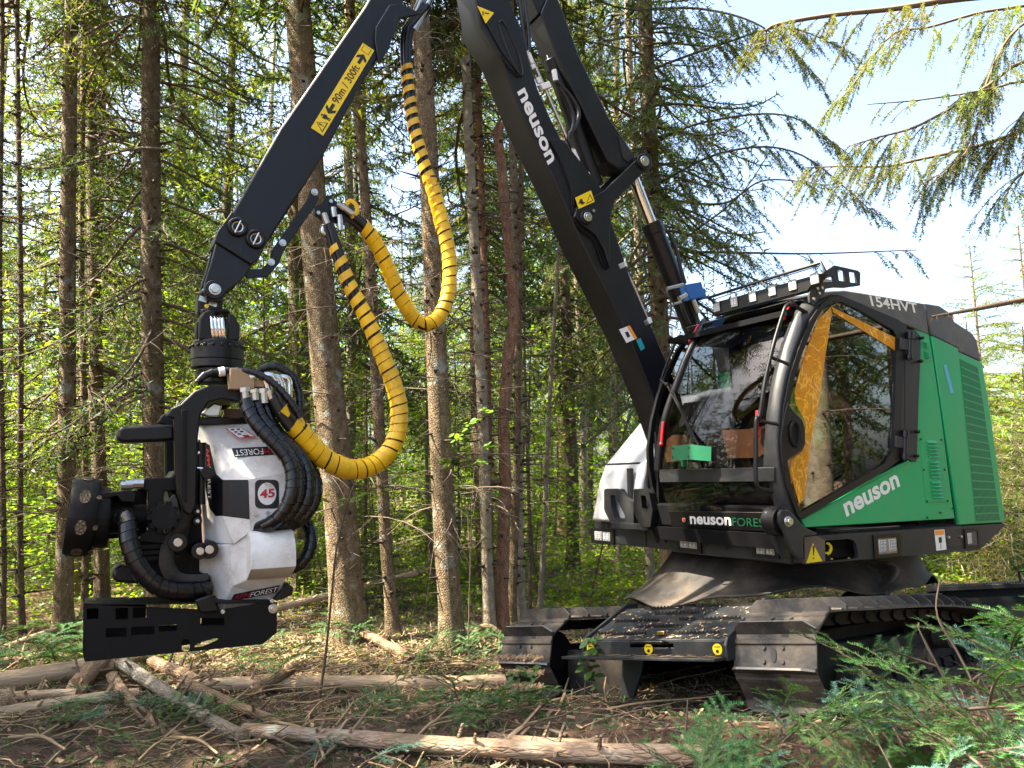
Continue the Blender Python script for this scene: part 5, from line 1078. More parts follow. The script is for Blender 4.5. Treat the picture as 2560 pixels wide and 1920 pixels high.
c = P(*z3((1167, 1330))[0], SY - .004); b = B(); b.cyl(c - (0, .022, 0), c, .019, 6); b.cyl(c - (0, .006, 0), c, .03, 18); hpart(b, 'bolt', 'zinc', 30, .003, SBX)
hprism('light_housing', ((762, 1288), (850, 1258), (888, 1345), (790, 1352)), SY - .06, SY - .001, 'black', z3, None, .008, SBX)
hprism('rear_lug', ((1180, 1285), (1242, 1195), (1275, 1225), (1265, 1262), (1185, 1292)), SY + .02, SY + .2, 'black', z3, None, .008, SBX)
b = B()
for q in ((905, 1346), (1160, 1290)): c = P(*z3(q)[0], SY - .02); b.cyl(c - (0, .015, 0), c, .014, 8)
hpart(b, 'bolt', 'zinc', 30, .003, SBX)
# feed frame, rollers, knives
hprism('feed_frame', ((478, 655), (640, 650), (668, 610), (668, 720), (600, 722), (600, 940), (640, 945), (640, 1000), (480, 985), (478, 950), (520, 930), (520, 720), (485, 715)), Y0 + .14, Y0 + .20, 'steel_black', z3, Y0 + .14, .008)
hprism('feed_frame', ((478, 655), (640, 650), (668, 610), (668, 720), (480, 716)), Y0 + .2, Y0 + .55, 'steel_black', z3, Y0 + .14, .008)
hprism('main_frame', ((640, 720), (780, 450), (800, 460), (830, 1000), (850, 1170), (820, 1260), (640, 1255), (560, 1200), (520, 1100), (480, 1090), (480, 1030), (600, 1010), (650, 900)), Y0 + .30, Y0 + .40, 'steel_black', z3, Y0 + .3, .01)
hprism('back_frame', ((690, 330), (1180, 330), (1180, 1280), (850, 1280), (700, 1250)), Y0 + .42, Y0 + .62, 'steel_black', z3, Y0 + .3, .01)
hprism('motor_mount', ((230, 735), (520, 712), (520, 960), (300, 975), (240, 955)), Y0 + .40, Y0 + .46, 'steel_black', z3, Y0 + .3, .006)
hprism('motor_guard', ((245, 735), (430, 715), (455, 735), (450, 778), (385, 775), (360, 745), (290, 760)), Y0 + .1, Y0 + .42, 'steel_black', z3, Y0 + .1, .004)
FRW = empty('feed_roller'); FRW.parent = HD
ca, cb = HP((100, 850), Y0 + .26), HP((245, 858), Y0 + .26); ax = (cb - ca) / np.linalg.norm(cb - ca); Rz = .215
def drum(p0, p1, r, th, name, nh=0, n=40):
    axv = (p1 - p0) / np.linalg.norm(p1 - p0); u = np.cross(axv, (0, 0, 1)); u /= np.linalg.norm(u); w = np.cross(axv, u); b = B(); rows = []
    for q, rr_ in ((p0, r - th * 2.2), (p0, r - th * .8), (p0 * .85 + p1 * .15, r), (p1 * .85 + p0 * .15, r), (p1, r - th * .6), (p1, r - th * 2.5), (p0, r - th * 2.5)): rows.append([q + (u * math.cos(a) + w * math.sin(a)) * rr_ for a in np.linspace(0, 2 * math.pi, n + 1)])
    b.grid(rows); hpart(b, name, 'steel_black', 40, 0, FRW)
    if nh:
        for k in range(nh):
            b = B(); a = 2 * math.pi * (k + .3) / nh; d = u * math.cos(a) + w * math.sin(a); e = -u * math.sin(a) + w * math.cos(a); c = (p0 + p1) / 2 + d * (r + .001)
            b.add([c + axv * .030 * math.cos(t) + e * .045 * math.sin(t) for t in np.linspace(0, 2 * math.pi, 15)[:-1]], [tuple(range(14))])
            for s in (.9,): cc = p1 + d * r * .92; b.cyl(cc - d * .02, cc + d * .02, .014, 6)
            hpart(b, 'drum_opening', 'bark_dark', None, 0, FRW)
drum(ca, cb, Rz + .015, .02, 'roller_drum', 8); drum(HP((228, 858), Y0 + .24), HP((315, 858), Y0 + .24), .18, .016, 'inner_drum')
b = B(); b.cyl(HP((240, 858), Y0 + .26), HP((520, 850), Y0 + .28), .07, 20); b.cyl(HP((300, 858), Y0 + .26), HP((420, 852), Y0 + .28), .10, 20); hpart(b, 'roller_motor', 'steel_black', 40, 0, FRW)
b = B()
for k, q in enumerate(((430, 684), (405, 690), (462, 682))): c = HP(q, Y0 + .14); b.cyl(c - (.03, 0, 0), c + (.035, 0, 0), .028, 8)
hpart(b, 'hydraulic_fitting', 'zinc', 40)
def knife(name, pts, y0, y1): hprism(name, pts, y0, y1, 'black', z3, Y0 + .2, .02)
knife('delimbing_knife', ((350, 455), (358, 405), (385, 388), (560, 380), (650, 384), (650, 462), (560, 468), (380, 474)), Y0 + .12, Y0 + .30)
knife('delimbing_knife', ((338, 1180), (345, 1135), (370, 1112), (470, 1120), (700, 1170), (700, 1215), (480, 1212), (360, 1205)), Y0 + .3, Y0 + .5)
hprism('knife_stack', ((480, 985), (640, 985), (640, 1095), (480, 1095)), Y0 + .22, Y0 + .4, 'steel_black', z3, None, .004)
b = B()
for v in (1005, 1035, 1065): c = HP((555, v), Y0 + .22); b.obox(c, (.13, 0, 0), (0, .05, 0), (0, 0, .012))
c = HP((600, 855), Y0 + .12); b.cyl(c - (0, .05, 0), c + (0, .1, 0), .075, 12)
for k in range(10): a = 2 * math.pi * k / 10; b.obox(c + (.08 * math.cos(a), -.01, .08 * math.sin(a)), (.014, 0, 0), (0, .03, 0), (0, 0, .014))
hpart(b, 'feed_gear', 'steel_black', 40)
hprism('knife_arm', ((620, 770), (655, 735), (672, 760), (690, 850), (650, 880), (630, 800)), Y0 + .08, Y0 + .14, 'charcoal', z3, None, .006)
hprism('pivot_arm', ((655, 1010), (640, 980), (660, 945), (760, 700), (775, 690), (770, 850), (740, 900), (720, 1010), (690, 1025)), Y0 + .16, Y0 + .22, 'steel_black', z3, None, .008)
for q, r in (((668, 985), .055), ((782, 1030), .05), ((830, 1022), .055), ((770, 875), .025), ((770, 825), .022)):
    c = HP(q, Y0 + .14); b = B(); b.cyl(c - (0, .05, 0), c + (0, .12, 0), r, 22); b.cur = 1; b.cyl(c - (0, .062, 0), c - (0, .048, 0), r * .5, 8); hpart(b, 'pivot_pin', ['black', 'zinc'], 40, .003)
b = B(); b.cyl(HP((795, 620), Y0 + .12), HP((795, 790), Y0 + .12), .022, 14); b.cur = 1; b.cyl(HP((795, 790), Y0 + .12), HP((806, 990), Y0 + .12), .010, 10); b.cur = 0; b.cyl(HP((790, 470), Y0 + .12), HP((790, 600), Y0 + .12), .035, 16); c = HP((828, 625), Y0 + .06); b.cyl(c, c + (0, .05, 0), .035, 18); b.cur = 1; b.tube([HP(q, Y0 + .08) for q in ((785, 520), (766, 530), (762, 600), (800, 605))], .009, 6); hpart(b, 'damper', ['black', 'chrome'], 40)
b = B(); b.tube(smoothpath([HP(q, Y0 + .15) for q in ((775, 690), (740, 800), (680, 900), (635, 980), (615, 1080), (640, 1150), (690, 1185), (760, 1190), (830, 1185))], 40), .022, 8, True, 2.0); hpart(b, 'rubber_strap', 'rubber', 60)
# ribbed hoses
def ribbed(pts, ys, r, lab=None, zz=z3):
    path = smoothpath([P(*p, y) for p, y in zip(zz(*pts), ys)], 70); path = [np.array(q) - HOFF for q in path]
    o = empty('armoured_hose'); o.parent = HD; b = B(); b.tube(path, r * .88, 10); part(b, 'core', o, 'hose', 60)
    vs, fs = spiral(path, r, .052, .86, .006, 14, .0015, 0, 1); b = B(); b.add(vs, fs); part(b, 'spiral_guard', o, 'sleeve', 50)
ribbed(((1020, 250), (1062, 345), (1150, 450), (1235, 545), (1268, 640), (1258, 750), (1200, 855), (1120, 905), (1050, 922)), [Y0 - .02, Y0 - .06, Y0 - .1, Y0 - .12, Y0 - .14, Y0 - .14, Y0 - .1, Y0 - .02, Y0 + .1], .045)
ribbed(((1075, 240), (1110, 340), (1200, 450), (1275, 540), (1306, 640), (1296, 760), (1230, 870), (1140, 915), (1060, 925)), [Y0 + .04, Y0 + .0, Y0 - .04, Y0 - .06, Y0 - .06, Y0 - .06, Y0 - .03, Y0 + .05, Y0 + .15], .042)
ribbed(((1122, 260), (1170, 390), (1260, 490), (1330, 570), (1352, 660), (1340, 770), (1270, 870), (1170, 910), (1080, 920)), [Y0 + .06, Y0 + .04, Y0 - .02, Y0 - .05, Y0 - .06, Y0 - .06, Y0 - .02, Y0 + .05, Y0 + .15], .042)
ribbed(((1200, 480), (1300, 540), (1365, 610), (1390, 690), (1378, 780), (1310, 870), (1210, 910), (1110, 920)), [Y0 + .1, Y0 + .06, Y0 + .03, Y0 + .0, Y0 + .0, Y0 + .02, Y0 + .08, Y0 + .15], .042)
ribbed(((1325, 865), (1360, 930), (1360, 1010), (1320, 1090), (1245, 1128)), [Y0 + .2, Y0 + .16, Y0 + .14, Y0 + .14, Y0 + .18], .042)
ribbed(((388, 850), (412, 870), (420, 960), (440, 1050), (490, 1140), (570, 1215), (690, 1240), (835, 1230)), [Y0 + .12, Y0 + .04, Y0 + .0, Y0 - .01, Y0 - .01, Y0 + .0, Y0 + .03, Y0 + .1], .055)
ribbed(((1085, 105), (1130, 80), (1200, 82), (1270, 130), (1302, 220), (1305, 310)), [Y0 + .2] * 6, .028)
ribbed(((770, 160), (820, 115), (900, 98), (1000, 95), (1100, 120), (1190, 180), (1260, 260), (1310, 340)), [Y0 + .05] * 3 + [Y0 + .02, Y0 + .0, Y0 - .02, Y0 - .04, Y0 - .04], .022)
b = B(); c = HP((1000, 145), Y0 + .05); b.obox(c, (.075, 0, 0), (0, .05, 0), (0, 0, .065)); c = HP((1065, 165), Y0 + .06); b.obox(c, (.1, 0, 0), (0, .045, 0), (0, 0, .025)); hpart(b, 'manifold', 'twig_tan', 30, .005)
for k, q in enumerate((((1045, 135), (1090, 118), (1125, 145), (1145, 205), (1158, 240)), ((1120, 120), (1160, 125), (1185, 170), (1195, 235)), ((1160, 125), (1195, 135), (1212, 170), (1212, 200)), ((1195, 130), (1235, 135), (1250, 160), (1250, 240)))):
    b = B(); b.tube(smoothpath([HP(p, Y0 + .02 + .04 * k) for p in q], 14), .024, 10); hpart(b, 'hose_elbow', 'chrome', 60)
for q0, q1 in (((1018, 185), (1025, 260)), ((1070, 195), (1075, 250)), ((1115, 190), (1122, 265)), ((1145, 200), (1160, 245))):
    b = B(); b.cyl(HP(q0, Y0 + .0), HP(q1, Y0 + .0), .026, 8); b.cyl(HP(q0, Y0 + .0), HP((q0[0] * .7 + q1[0] * .3, q0[1] * .7 + q1[1] * .3), Y0 + .0), .034, 6); hpart(b, 'hose_fitting', 'zinc', 30)
for q in (((1160, 240), (1210, 330), (1260, 400)), ((1195, 235), (1240, 310), (1290, 380))):
    b = B(); b.tube(smoothpath([HP(p, Y0 + .0) for p in q], 10), .034, 10); hpart(b, 'hydraulic_hose', 'hose', 60)
b = B(); b.cyl(HP((885, 105), Y0 + .04), HP((915, 100), Y0 + .04), .03, 10); hpart(b, 'hose_label', 'printwhite', 40)

# ================================================================== OPERATOR IN THE CAB
def skin_body(name, parent, mat, pts, edges, radii, sub=2, root=0):
    me = bpy.data.meshes.new(name); me.from_pydata(pts, edges, []); o = bpy.data.objects.new(name, me); COL.objects.link(o); o.parent = parent; me.materials.append(M[mat])
    md = o.modifiers.new('skin', 'SKIN'); sv = me.skin_vertices[0].data
    for v, r in zip(sv, radii): v.radius = r if hasattr(r, '__len__') else (r, r)
    sv[root].use_root = True; md.use_smooth_shade = True
    s = o.modifiers.new('sub', 'SUBSURF'); s.levels = sub; s.render_levels = sub; return o
pw = m2w((0.92, .72, 1.24)); PE = empty('person', pw, PHI, label='operator in lime hi-vis vest sitting in the cab, forearm reaching forward', cat='person')
hand = P(2052, 1033, .42) - np.array([.92, .72, 1.24]); elb = P(2128, 1036, .40) - np.array([.92, .72, 1.24])
pt = [(0, 0, .50), (.03, 0, .72), (.02, 0, .92), (.0, 0, 1.05), (-.01, 0, 1.13),                       # pelvis, waist, chest, neck base, neck
      (.02, -.19, .99), tuple(elb), tuple(hand * .9 + elb * .1), (.02, .19, .99), (-.05, .27, .76), (-.33, .30, .72),
      (-.04, -.11, .46), (-.44, -.14, .50), (-.5, -.14, .08), (-.62, -.14, .04), (-.04, .11, .46), (-.44, .14, .50), (-.5, .14, .08), (-.62, .14, .04)]
ed = [(0, 1), (1, 2), (2, 3), (3, 4), (2, 5), (5, 6), (6, 7), (2, 8), (8, 9), (9, 10), (0, 11), (11, 12), (12, 13), (13, 14), (0, 15), (15, 16), (16, 17), (17, 18)]
rd = [.15, (.15, .12), (.17, .13), .08, .058, .075, .055, .034, .075, .05, .032, .1, .075, .05, .04, .1, .075, .05, .04]
skin_body('body', PE, 'skin', pt, ed, rd)
b = B(); b.ball((-.02, 0, 1.26), (.095, .078, .12), 12); b.ball((-.118, 0, 1.245), (.018, .014, .022), 6)
for s in (-1, 1): b.ball((-.01, s * .08, 1.25), (.022, .012, .032), 6); b.ball((-.10, s * .032, 1.275), (.012, .012, .010), 6)
part(b, 'head', PE, 'skin', 60)
b = B(); b.ball((-.005, 0, 1.30), (.105, .088, .10), 10); b.obox((-.12, 0, 1.315), (.05, 0, -.004), (0, .07, 0), (0, 0, .006)); part(b, 'cap', PE, 'trouser', 60)
rows = []
for z, rx_, ry_, cx_ in ((.50, .19, .17, .0), (.65, .19, .17, .02), (.80, .19, .18, .02), (.93, .18, .20, .015), (1.02, .15, .19, .01), (1.07, .10, .12, .0)): rows.append([(cx_ + rx_ * math.cos(a), ry_ * math.sin(a), z) for a in np.linspace(0, 2 * math.pi, 25)])
b = B(); b.grid(rows); part(b, 'vest', PE, 'vest', 60)
# hand: palm, four curled fingers and a thumb round the joystick
hb = [hand, hand + np.array([-.075, .0, .005])]
pal = skin_body('hand', PE, 'skin', [tuple(hand), tuple(hand + (-.05, 0, .01)), tuple(hand + (-.085, 0, .0))], [(0, 1), (1, 2)], [(.022, .03), (.020, .04), (.018, .036)])
for k in range(4):
    yy = -.03 + .02 * k; L = (.06, .07, .068, .055)[k]; b0 = hand + np.array([-.085, yy, .0])
    b = B(); b.tube(smoothpath([b0, b0 + (-L * .5, 0, -.012), b0 + (-L * .6, 0, -.04), b0 + (-L * .2, 0, -.055)], 10), [.0095] * 6 + [.009] * 3 + [.007], 8); part(b, 'finger', PE, 'skin', 60)
b = B(); b.tube(smoothpath([hand + (-.03, -.035, .0), hand + (-.06, -.055, -.015), hand + (-.095, -.045, -.035)], 8), [.012] * 6 + [.010, .008], 8); part(b, 'thumb', PE, 'skin', 60)
b = B(); b.cyl(hand + (-.1, 0, -.14), hand + (-.1, 0, .02), .02, 12); part(b, 'joystick', PE, 'interior', 40) if False else None
# ================================================================== VEGETATION
rng = np.random.default_rng(11)
def nrm(a): return a / np.maximum(np.linalg.norm(a, axis=-1, keepdims=True), 1e-9)
def tubes(paths, radii, n=3):                                # many thin twigs at once -> triangles
    V = []; F = []; o = 0
    for p, r in zip(paths, radii):
        p = np.asarray(p); m = len(p); t = nrm(np.gradient(p, axis=0)); a = np.where(np.abs(t[:, 2:3]) > .9, np.array([[1., 0, 0]]), np.array([[0, 0, 1.]])); u = nrm(np.cross(t, a)); w = np.cross(t, u)
        R = np.linspace(r, r * .25, m)[:, None]
        for k in range(n): V.append(p + (u * math.cos(2 * math.pi * k / n) + w * math.sin(2 * math.pi * k / n)) * R)
        i = np.arange(m - 1)
        for k in range(n):
            k2 = (k + 1) % n; a0, b0 = o + k * m + i, o + k2 * m + i; F.append(np.stack([a0, a0 + 1, b0 + 1], -1)); F.append(np.stack([a0, b0 + 1, b0], -1))
        o += n * m
    return np.concatenate(V), np.concatenate(F)
def comb(path, sp, nl, nw, flat=0., fwd=.55, rng=rng, tip=1.0, even=False):  # needles along a path: flat=1 two-ranked, 0 all round
    p = np.asarray(path); s = np.r_[0, np.cumsum(np.linalg.norm(np.diff(p, axis=0), axis=1))]; n = max(3, int(s[-1] / sp)); q = np.repeat(np.linspace(0, s[-1], n // 2 + 1), 2)[:n] if even else np.sort(rng.uniform(0, s[-1], n))
    c = np.stack([np.interp(q, s, p[:, k]) for k in range(3)], -1); t = nrm(np.stack([np.interp(q, s, np.gradient(p[:, k])) for k in range(3)], -1))
    u = nrm(np.cross(t, np.array([0, 0, 1.]) + .01)); w = np.cross(u, t)
    a = (np.where(np.arange(n) % 2 == 0, 0, math.pi) if even else np.where(rng.random(n) < .5, 0, math.pi)) + rng.normal(0, .16 if even else .35, n) if flat else rng.uniform(0, 2 * math.pi, n)
    if flat: a = np.where(np.cos(a) > 0, a + .25, a - .25)
    out = u * np.cos(a)[:, None] + w * np.sin(a)[:, None]; d = nrm(out + t * (fwd + rng.normal(0, .06 if even else .15, n))[:, None]); ln = nl * (rng.uniform(.9, 1.08, n) if even else rng.uniform(.7, 1.2, n)) * (1 - (1 - tip) * q / s[-1])
    sd = nrm(np.cross(d, w + .3 * rng.normal(size=(n, 3)))) * (nw / 2)
    V = np.stack([c - sd, c + sd, c + d * ln[:, None]], 1).reshape(-1, 3); return V
def tri(V): return np.arange(len(V)).reshape(-1, 3)
def merge(parts):
    V = []; F = []; MI = []; o = 0
    for v, f, m in parts: V.append(v); F.append(f + o); MI.append(np.full(len(f), m)); o += len(v)
    return np.concatenate(V), np.concatenate(F), np.concatenate(MI)
def rotz(a): c, s = math.cos(a), math.sin(a); return np.array([[c, -s, 0], [s, c, 0], [0, 0, 1]])
def roty(a): c, s = math.cos(a), math.sin(a); return np.array([[c, 0, s], [0, 1, 0], [-s, 0, c]])
def spruce_branch(L, ntw, sp, nl, nw, droop=.25, hang=.5, bare=.25, rg=rng, sub=True):
    t = np.linspace(0, 1, 9); ax = np.stack([t * L, .06 * L * np.sin(t * 5 + rg.uniform(0, 6)), -droop * L * np.sin(t * 1.9) * t + .10 * L * t ** 4], -1); W = [ax]; R = [.010 + .006 * L]; N = [comb(ax[int(8 * bare):], sp, nl, nw)]
    for k in range(ntw):
        q = bare + (1 - bare) * (k + rg.random()) / ntw; b = np.array([np.interp(q, t, ax[:, i]) for i in range(3)]); s = 1 if k % 2 else -1
        l = L * (.42 * (1 - q) + .10) * rg.uniform(.6, 1.2); ang = s * rg.uniform(.7, 1.2); d = np.array([math.cos(ang), math.sin(ang), -.1]); h = hang * rg.uniform(.3, 1.3)
        x = np.linspace(0, 1, 6)[:, None]; p = b + d * l * x + np.array([0, 0, -h * l]) * x ** 2; W.append(p); R.append(.004); N.append(comb(p, sp, nl, nw))
        if sub:
            for j in range(int(l / .12)):
                qq = rg.uniform(.2, .95); bb = np.array([np.interp(qq, x[:, 0], p[:, i]) for i in range(3)]); s2 = 1 if j % 2 else -1; l2 = l * .4 * (1.1 - qq) * rg.uniform(.6, 1.3); a2 = ang + s2 * .8
                p2 = bb + np.array([math.cos(a2), math.sin(a2), 0]) * l2 * x + np.array([0, 0, -.8 * h * l2]) * x ** 1.5; W.append(p2); R.append(.0028); N.append(comb(p2, sp, nl, nw))
    return np.concatenate(N), tubes(W, R)
def make_crown(name, H, Rb, nbr, variants, mats, z_lo=0, elev=(-.35, .25), dens=1.0, gap=.12, pw=.8):
    parts = []; rg = np.random.default_rng(abs(hash(name)) % 1000 if False else len(name) * 7 + int(H * 10)); z = 0
    for k in range(nbr):
        f = (k + rg.random()) / nbr; z = z_lo + f * (H - z_lo); 
        if rg.random() < gap: continue
        L = Rb * (1 - f) ** pw * rg.uniform(.65, 1.15) + .15; v, (wv, wf) = variants[rg.integers(len(variants))]
        e = elev[0] * (1 - f) + elev[1] * f + rg.normal(0, .08); Rm = rotz(rg.uniform(0, 2 * math.pi)) @ roty(-e) * L; off = np.array([0, 0, z])
        parts.append((v @ Rm.T + off, tri(v), 0)); parts.append((wv @ Rm.T + off, wf, 1))
    V, F, MI = merge(parts); me = np_mesh(name, V, F, MI)
    for m in mats: me.materials.append(M[m])
    return me
rg = np.random.default_rng(5)
BR = [spruce_branch(1.0, 13, .016, .055, .016, .25, .5, .15, rg) for _ in range(4)]          # unit-length live branches for trees further off
BRO = [spruce_branch(1.0, 11, .024, .05, .013, .35, .9, .35, rg) for _ in range(4)]           # sparse, hanging
CROWN = [make_crown('crown_a', 13, 2.3, 120, BR, ('ndl_dark', 'twig')), make_crown('crown_bb', 11, 2.0, 105, BR, ('ndl_dark', 'twig')), make_crown('crown_ccc', 12, 2.5, 110, BR, ('ndl_olive', 'twig'), gap=.2)]
CRS = [make_crown('sparse_a', 7, 1.9, 60, BRO, ('ndl_olive', 'twig'), gap=.1, pw=.25), make_crown('sparse_bb', 7, 1.7, 55, BRO, ('ndl_dark', 'twig'), gap=.1, pw=.25)]
YNG = [make_crown('young_a', 4.5, 1.1, 85, BR, ('ndl_olive', 'twig'), .1, (-.1, .6), gap=.05), make_crown('young_bb', 3.2, 1.0, 70, BR, ('ndl_dark', 'twig'), .1, (-.1, .5), gap=.05)]
def dead_mesh(name, z0, z1, n, Lr, rg):
    W = []; R = []
    for k in range(n):
        z = rg.uniform(z0, z1); a = rg.uniform(0, 2 * math.pi); L = rg.uniform(*Lr) * (1 if rg.random() < .6 else .35); t = np.linspace(0, 1, 7)[:, None]; d = np.array([math.cos(a), math.sin(a), rg.uniform(-.15, .2)]); sd = np.array([-math.sin(a), math.cos(a), 0])
        p = np.array([0, 0, z]) + d * L * t + np.array([0, 0, -1]) * L * rg.uniform(.05, .4) * t ** 2 + sd * L * .12 * np.sin(t * rg.uniform(2, 6)) ; W.append(p); R.append(.006 + .006 * rg.random())
        for j in range(int(L * 6)):
            q = rg.uniform(.2, 1); b = np.array([np.interp(q, t[:, 0], p[:, i]) for i in range(3)]); l = L * rg.uniform(.12, .4); dd = nrm(d * .6 + sd * (1 if j % 2 else -1) * rg.uniform(.4, 1) + np.array([0, 0, rg.uniform(-.8, .1)])); x = np.linspace(0, 1, 4)[:, None]; W.append(b + dd * l * x + np.array([0, 0, -.25 * l]) * x ** 2); R.append(.003)
    V, F = tubes(W, R); me = np_mesh(name, V, F); me.materials.append(M['twig']); return me
DEAD = [dead_mesh('dead_a', 1.2, 8, 70, (.5, 1.8), rg), dead_mesh('dead_b', 1.0, 8, 60, (.4, 1.4), rg), dead_mesh('dead_c', 1.5, 8, 50, (.3, 1.0), rg)]
def trunk_mesh(name, H, r0, rtop, lean, mat, flare=1.5, stubs=110, wob=.02, sides=16, knots=True, path=None, rg=rng, seg=40):
    z = np.linspace(0, 1, seg) ** 1.15 * H; ph = rg.uniform(0, 6, 4)
    if path is None: c = np.stack([lean[0] * z + wob * np.sin(z * .9 + ph[0]) * np.minimum(z, 1), lean[1] * z + wob * np.sin(z * .7 + ph[1]) * np.minimum(z, 1), z], -1)
    else: c = np.stack([np.interp(z, [p[2] for p in path], [p[k] for p in path]) for k in (0, 1)] + [z], -1)
    f = z / H; r = r0 * (1 - f) + rtop * f; r = r * (1 + (flare - 1) * np.exp(-z / .16)); a = np.linspace(0, 2 * math.pi, sides + 1)[:-1]; V = []
    for i in range(seg):
        lump = 1 + .22 * (flare - 1) * np.exp(-z[i] / .22) * np.sin(a * 5 + ph[2]) + .025 * np.sin(a * 3 + z[i] * 3 + ph[3]) + .012 * np.sin(a * 7 - z[i] * 9)
        V.append(np.stack([c[i, 0] + r[i] * lump * np.cos(a), c[i, 1] + r[i] * lump * np.sin(a), np.full(sides, z[i] - (.12 if i == 0 else 0))], -1))
    V = np.concatenate(V); i, k = np.meshgrid(np.arange(seg - 1), np.arange(sides), indexing='ij'); k2 = (k + 1) % sides
    A, Bq, Cq, D = (i * sides + k).ravel(), (i * sides + k2).ravel(), ((i + 1) * sides + k2).ravel(), ((i + 1) * sides + k).ravel()
    F = np.concatenate([np.stack([A, Bq, Cq], -1), np.stack([A, Cq, D], -1)]); parts = [(V, F, 0)]; W = []; R = []
    for _ in range(stubs):
        zz = rg.uniform(.4, min(H, 9)); an = rg.uniform(0, 2 * math.pi); cc = np.array([np.interp(zz, z, c[:, q]) for q in range(3)]); rr = np.interp(zz, z, r); d = np.array([math.cos(an), math.sin(an), rg.uniform(-.2, .35)]); l = rg.uniform(.03, .16) * (2.2 if rg.random() < .2 else 1)
        W.append(cc + d * (rr * .9 + l * np.linspace(0, 1, 3)[:, None])); R.append(rg.uniform(.008, .017)); 
        if rg.random() < .5: W.append(cc + d * (rr * .93 + .03 * np.linspace(0, 1, 3)[:, None])); R.append(.028)
    if W: tv, tf = tubes(W, R, 5); parts.append((tv, tf, 1))
    V, F, MI = merge(parts); me = np_mesh(name, V, F, MI); me.materials.append(M[mat]); me.materials.append(M['knot']); me.shade_smooth(); me.set_sharp_from_angle(angle=math.radians(50)); return me, c, z
def child(name, me, parent, loc=(0, 0, 0), rz=0, s=1, **k):
    o = bpy.data.objects.new(name, me); COL.objects.link(o); o.parent = parent; o.location = loc; o.rotation_euler = (0, 0, rz); o.scale = (s, s, s) if not hasattr(s, '__len__') else s; return tag(o, **k)

# ---- trees one can tell apart, placed by where their foot and their stem stand
def near_tree(label, base, top, wpx, mat='bark_spruce', crown=None, dead=None, H=15, name='spruce_tree', depth=None, flare=1.5, z0=7.5, taper=.55, group=None, stubs=120, snag=None, low=None):
    g = gpt(*base) if depth is None else None
    if g is None: q = ony(*base, depth); g = np.array([q[0], q[1], float(gz(q[0], q[1]))])
    t = ony(*top, g[1]); lean = (t - g)[:2] / (t[2] - g[2]); lean = np.array([lean[0], 0.0]); r = wpx / 2 / CF * g[1]
    e = empty(name, g, 0, label=label, cat='tree', group=group); path = None
    if snag: path = []
    if snag:
        for p in snag: w = ony(*p, g[1]); path.append((w[0] - g[0], 0.02 * math.sin(w[2] * 2), w[2] - g[2]))
        H = path[-1][2]
    me, c, z = trunk_mesh('trunk', H, r, r * taper, lean, mat, flare, stubs, .015, path=path, seg=48); child('trunk', me, e)
    at = lambda zz: tuple(np.array([np.interp(zz, z, c[:, q]) for q in range(3)]))
    if dead is not None: child('dead_branches', DEAD[dead], e, at(0), rng.uniform(0, 6), kind='stuff')
    if crown is not None: child('crown', crown, e, at(z0), rng.uniform(0, 6), 1)
    if low is not None: child('low_branches', low, e, at(2.6 if z0 > 6 else 2), rng.uniform(0, 6), 1, kind='stuff')
    return e
S_ = 1.1573
def v(x, y): return (x * S_, y * S_)
near_tree('slim dark trunk at the far left edge of the wood', v(5, 1385), v(3, 500), 14, 'bark_dark', None, 1, z0=8, taper=.6)
near_tree('thin dark spruce stem second in from the left edge', v(48, 1375), v(40, 300), 15, 'bark_dark', CRS[0], 2, z0=7.5)
near_tree('mid sized spruce with white lichen patches left of the felling head', v(137, 1372), v(152, 150), 44, 'bark_spruce', CRS[0], 0, z0=8.5)
near_tree('slender spruce stem just behind the lichen spotted one', v(183, 1335), v(178, 250), 17, 'bark_spruce', CRS[1], 2, z0=8.5)
near_tree('dark reddish spruce trunk right beside the feed roller drum', v(222, 1325), v(192, 150), 36, 'bark_dark', CRS[1], 1, z0=6.5, low=CRS[0])
near_tree('stout spruce with a peeled bark strip behind the felling head', v(338, 1370), v(322, 0), 57, 'bark_spruce', CRS[0], 0, z0=7.5, flare=1.35, low=CRS[1])
near_tree('thickest spruce trunk with flared mossy foot behind the yellow hoses', v(757, 1388), v(640, 0), 86, 'bark_spruce', CRS[0], 0, H=16, z0=8, taper=.5)
near_tree('thin leaning spruce right of the thickest trunk', v(850, 1372), v(762, 60), 31, 'bark_spruce', CROWN[1], 1, z0=8)
near_tree('straight grey spruce in the middle with a white mark near its foot', v(978, 1412), v(908, 60), 59, 'bark_spruce', CROWN[0], 0, H=16, z0=8.2, taper=.55)
near_tree('pale slim spruce with a green mossy foot next to the red snag', v(1058, 1380), v(1008, 100), 30, 'bark_pale', CROWN[1], 1, z0=8)
near_tree('dark slender spruce hidden behind the pale slim one', v(1062, 1345), v(1036, 200), 21, 'bark_red', CROWN[2], 2, z0=7)
near_tree('crooked red barked snag broken off at the top', v(1085, 1378), v(1078, 270), 33, 'bark_red', None, None, name='dead_snag', snag=[v(1085, 1378), v(1083, 1250), v(1092, 1050), v(1088, 900), v(1098, 760), v(1112, 690), v(1102, 560), v(1090, 450), v(1083, 350), v(1074, 290), v(1082, 268)], taper=.75, stubs=16)
near_tree('slim bare stem leaning just right of the red snag', v(1105, 1350), v(1122, 640), 22, 'bark_spruce', None, 2, H=9, taper=.4)
near_tree('grey birch like stem behind the bare leaning one', v(1125, 1345), v(1115, 700), 26, 'bark_pale', CROWN[1], 2, z0=8)
near_tree('very thin black stem left of the far track', v(1145, 1335), v(1138, 900), 9, 'bark_dark', None, 2, H=6, taper=.3, stubs=10)
near_tree('thin pale pole of a tree well left of the grey bonnet', v(1165, 1330), v(1188, 900), 13, 'bark_pale', None, 2, H=8, taper=.4, stubs=20)
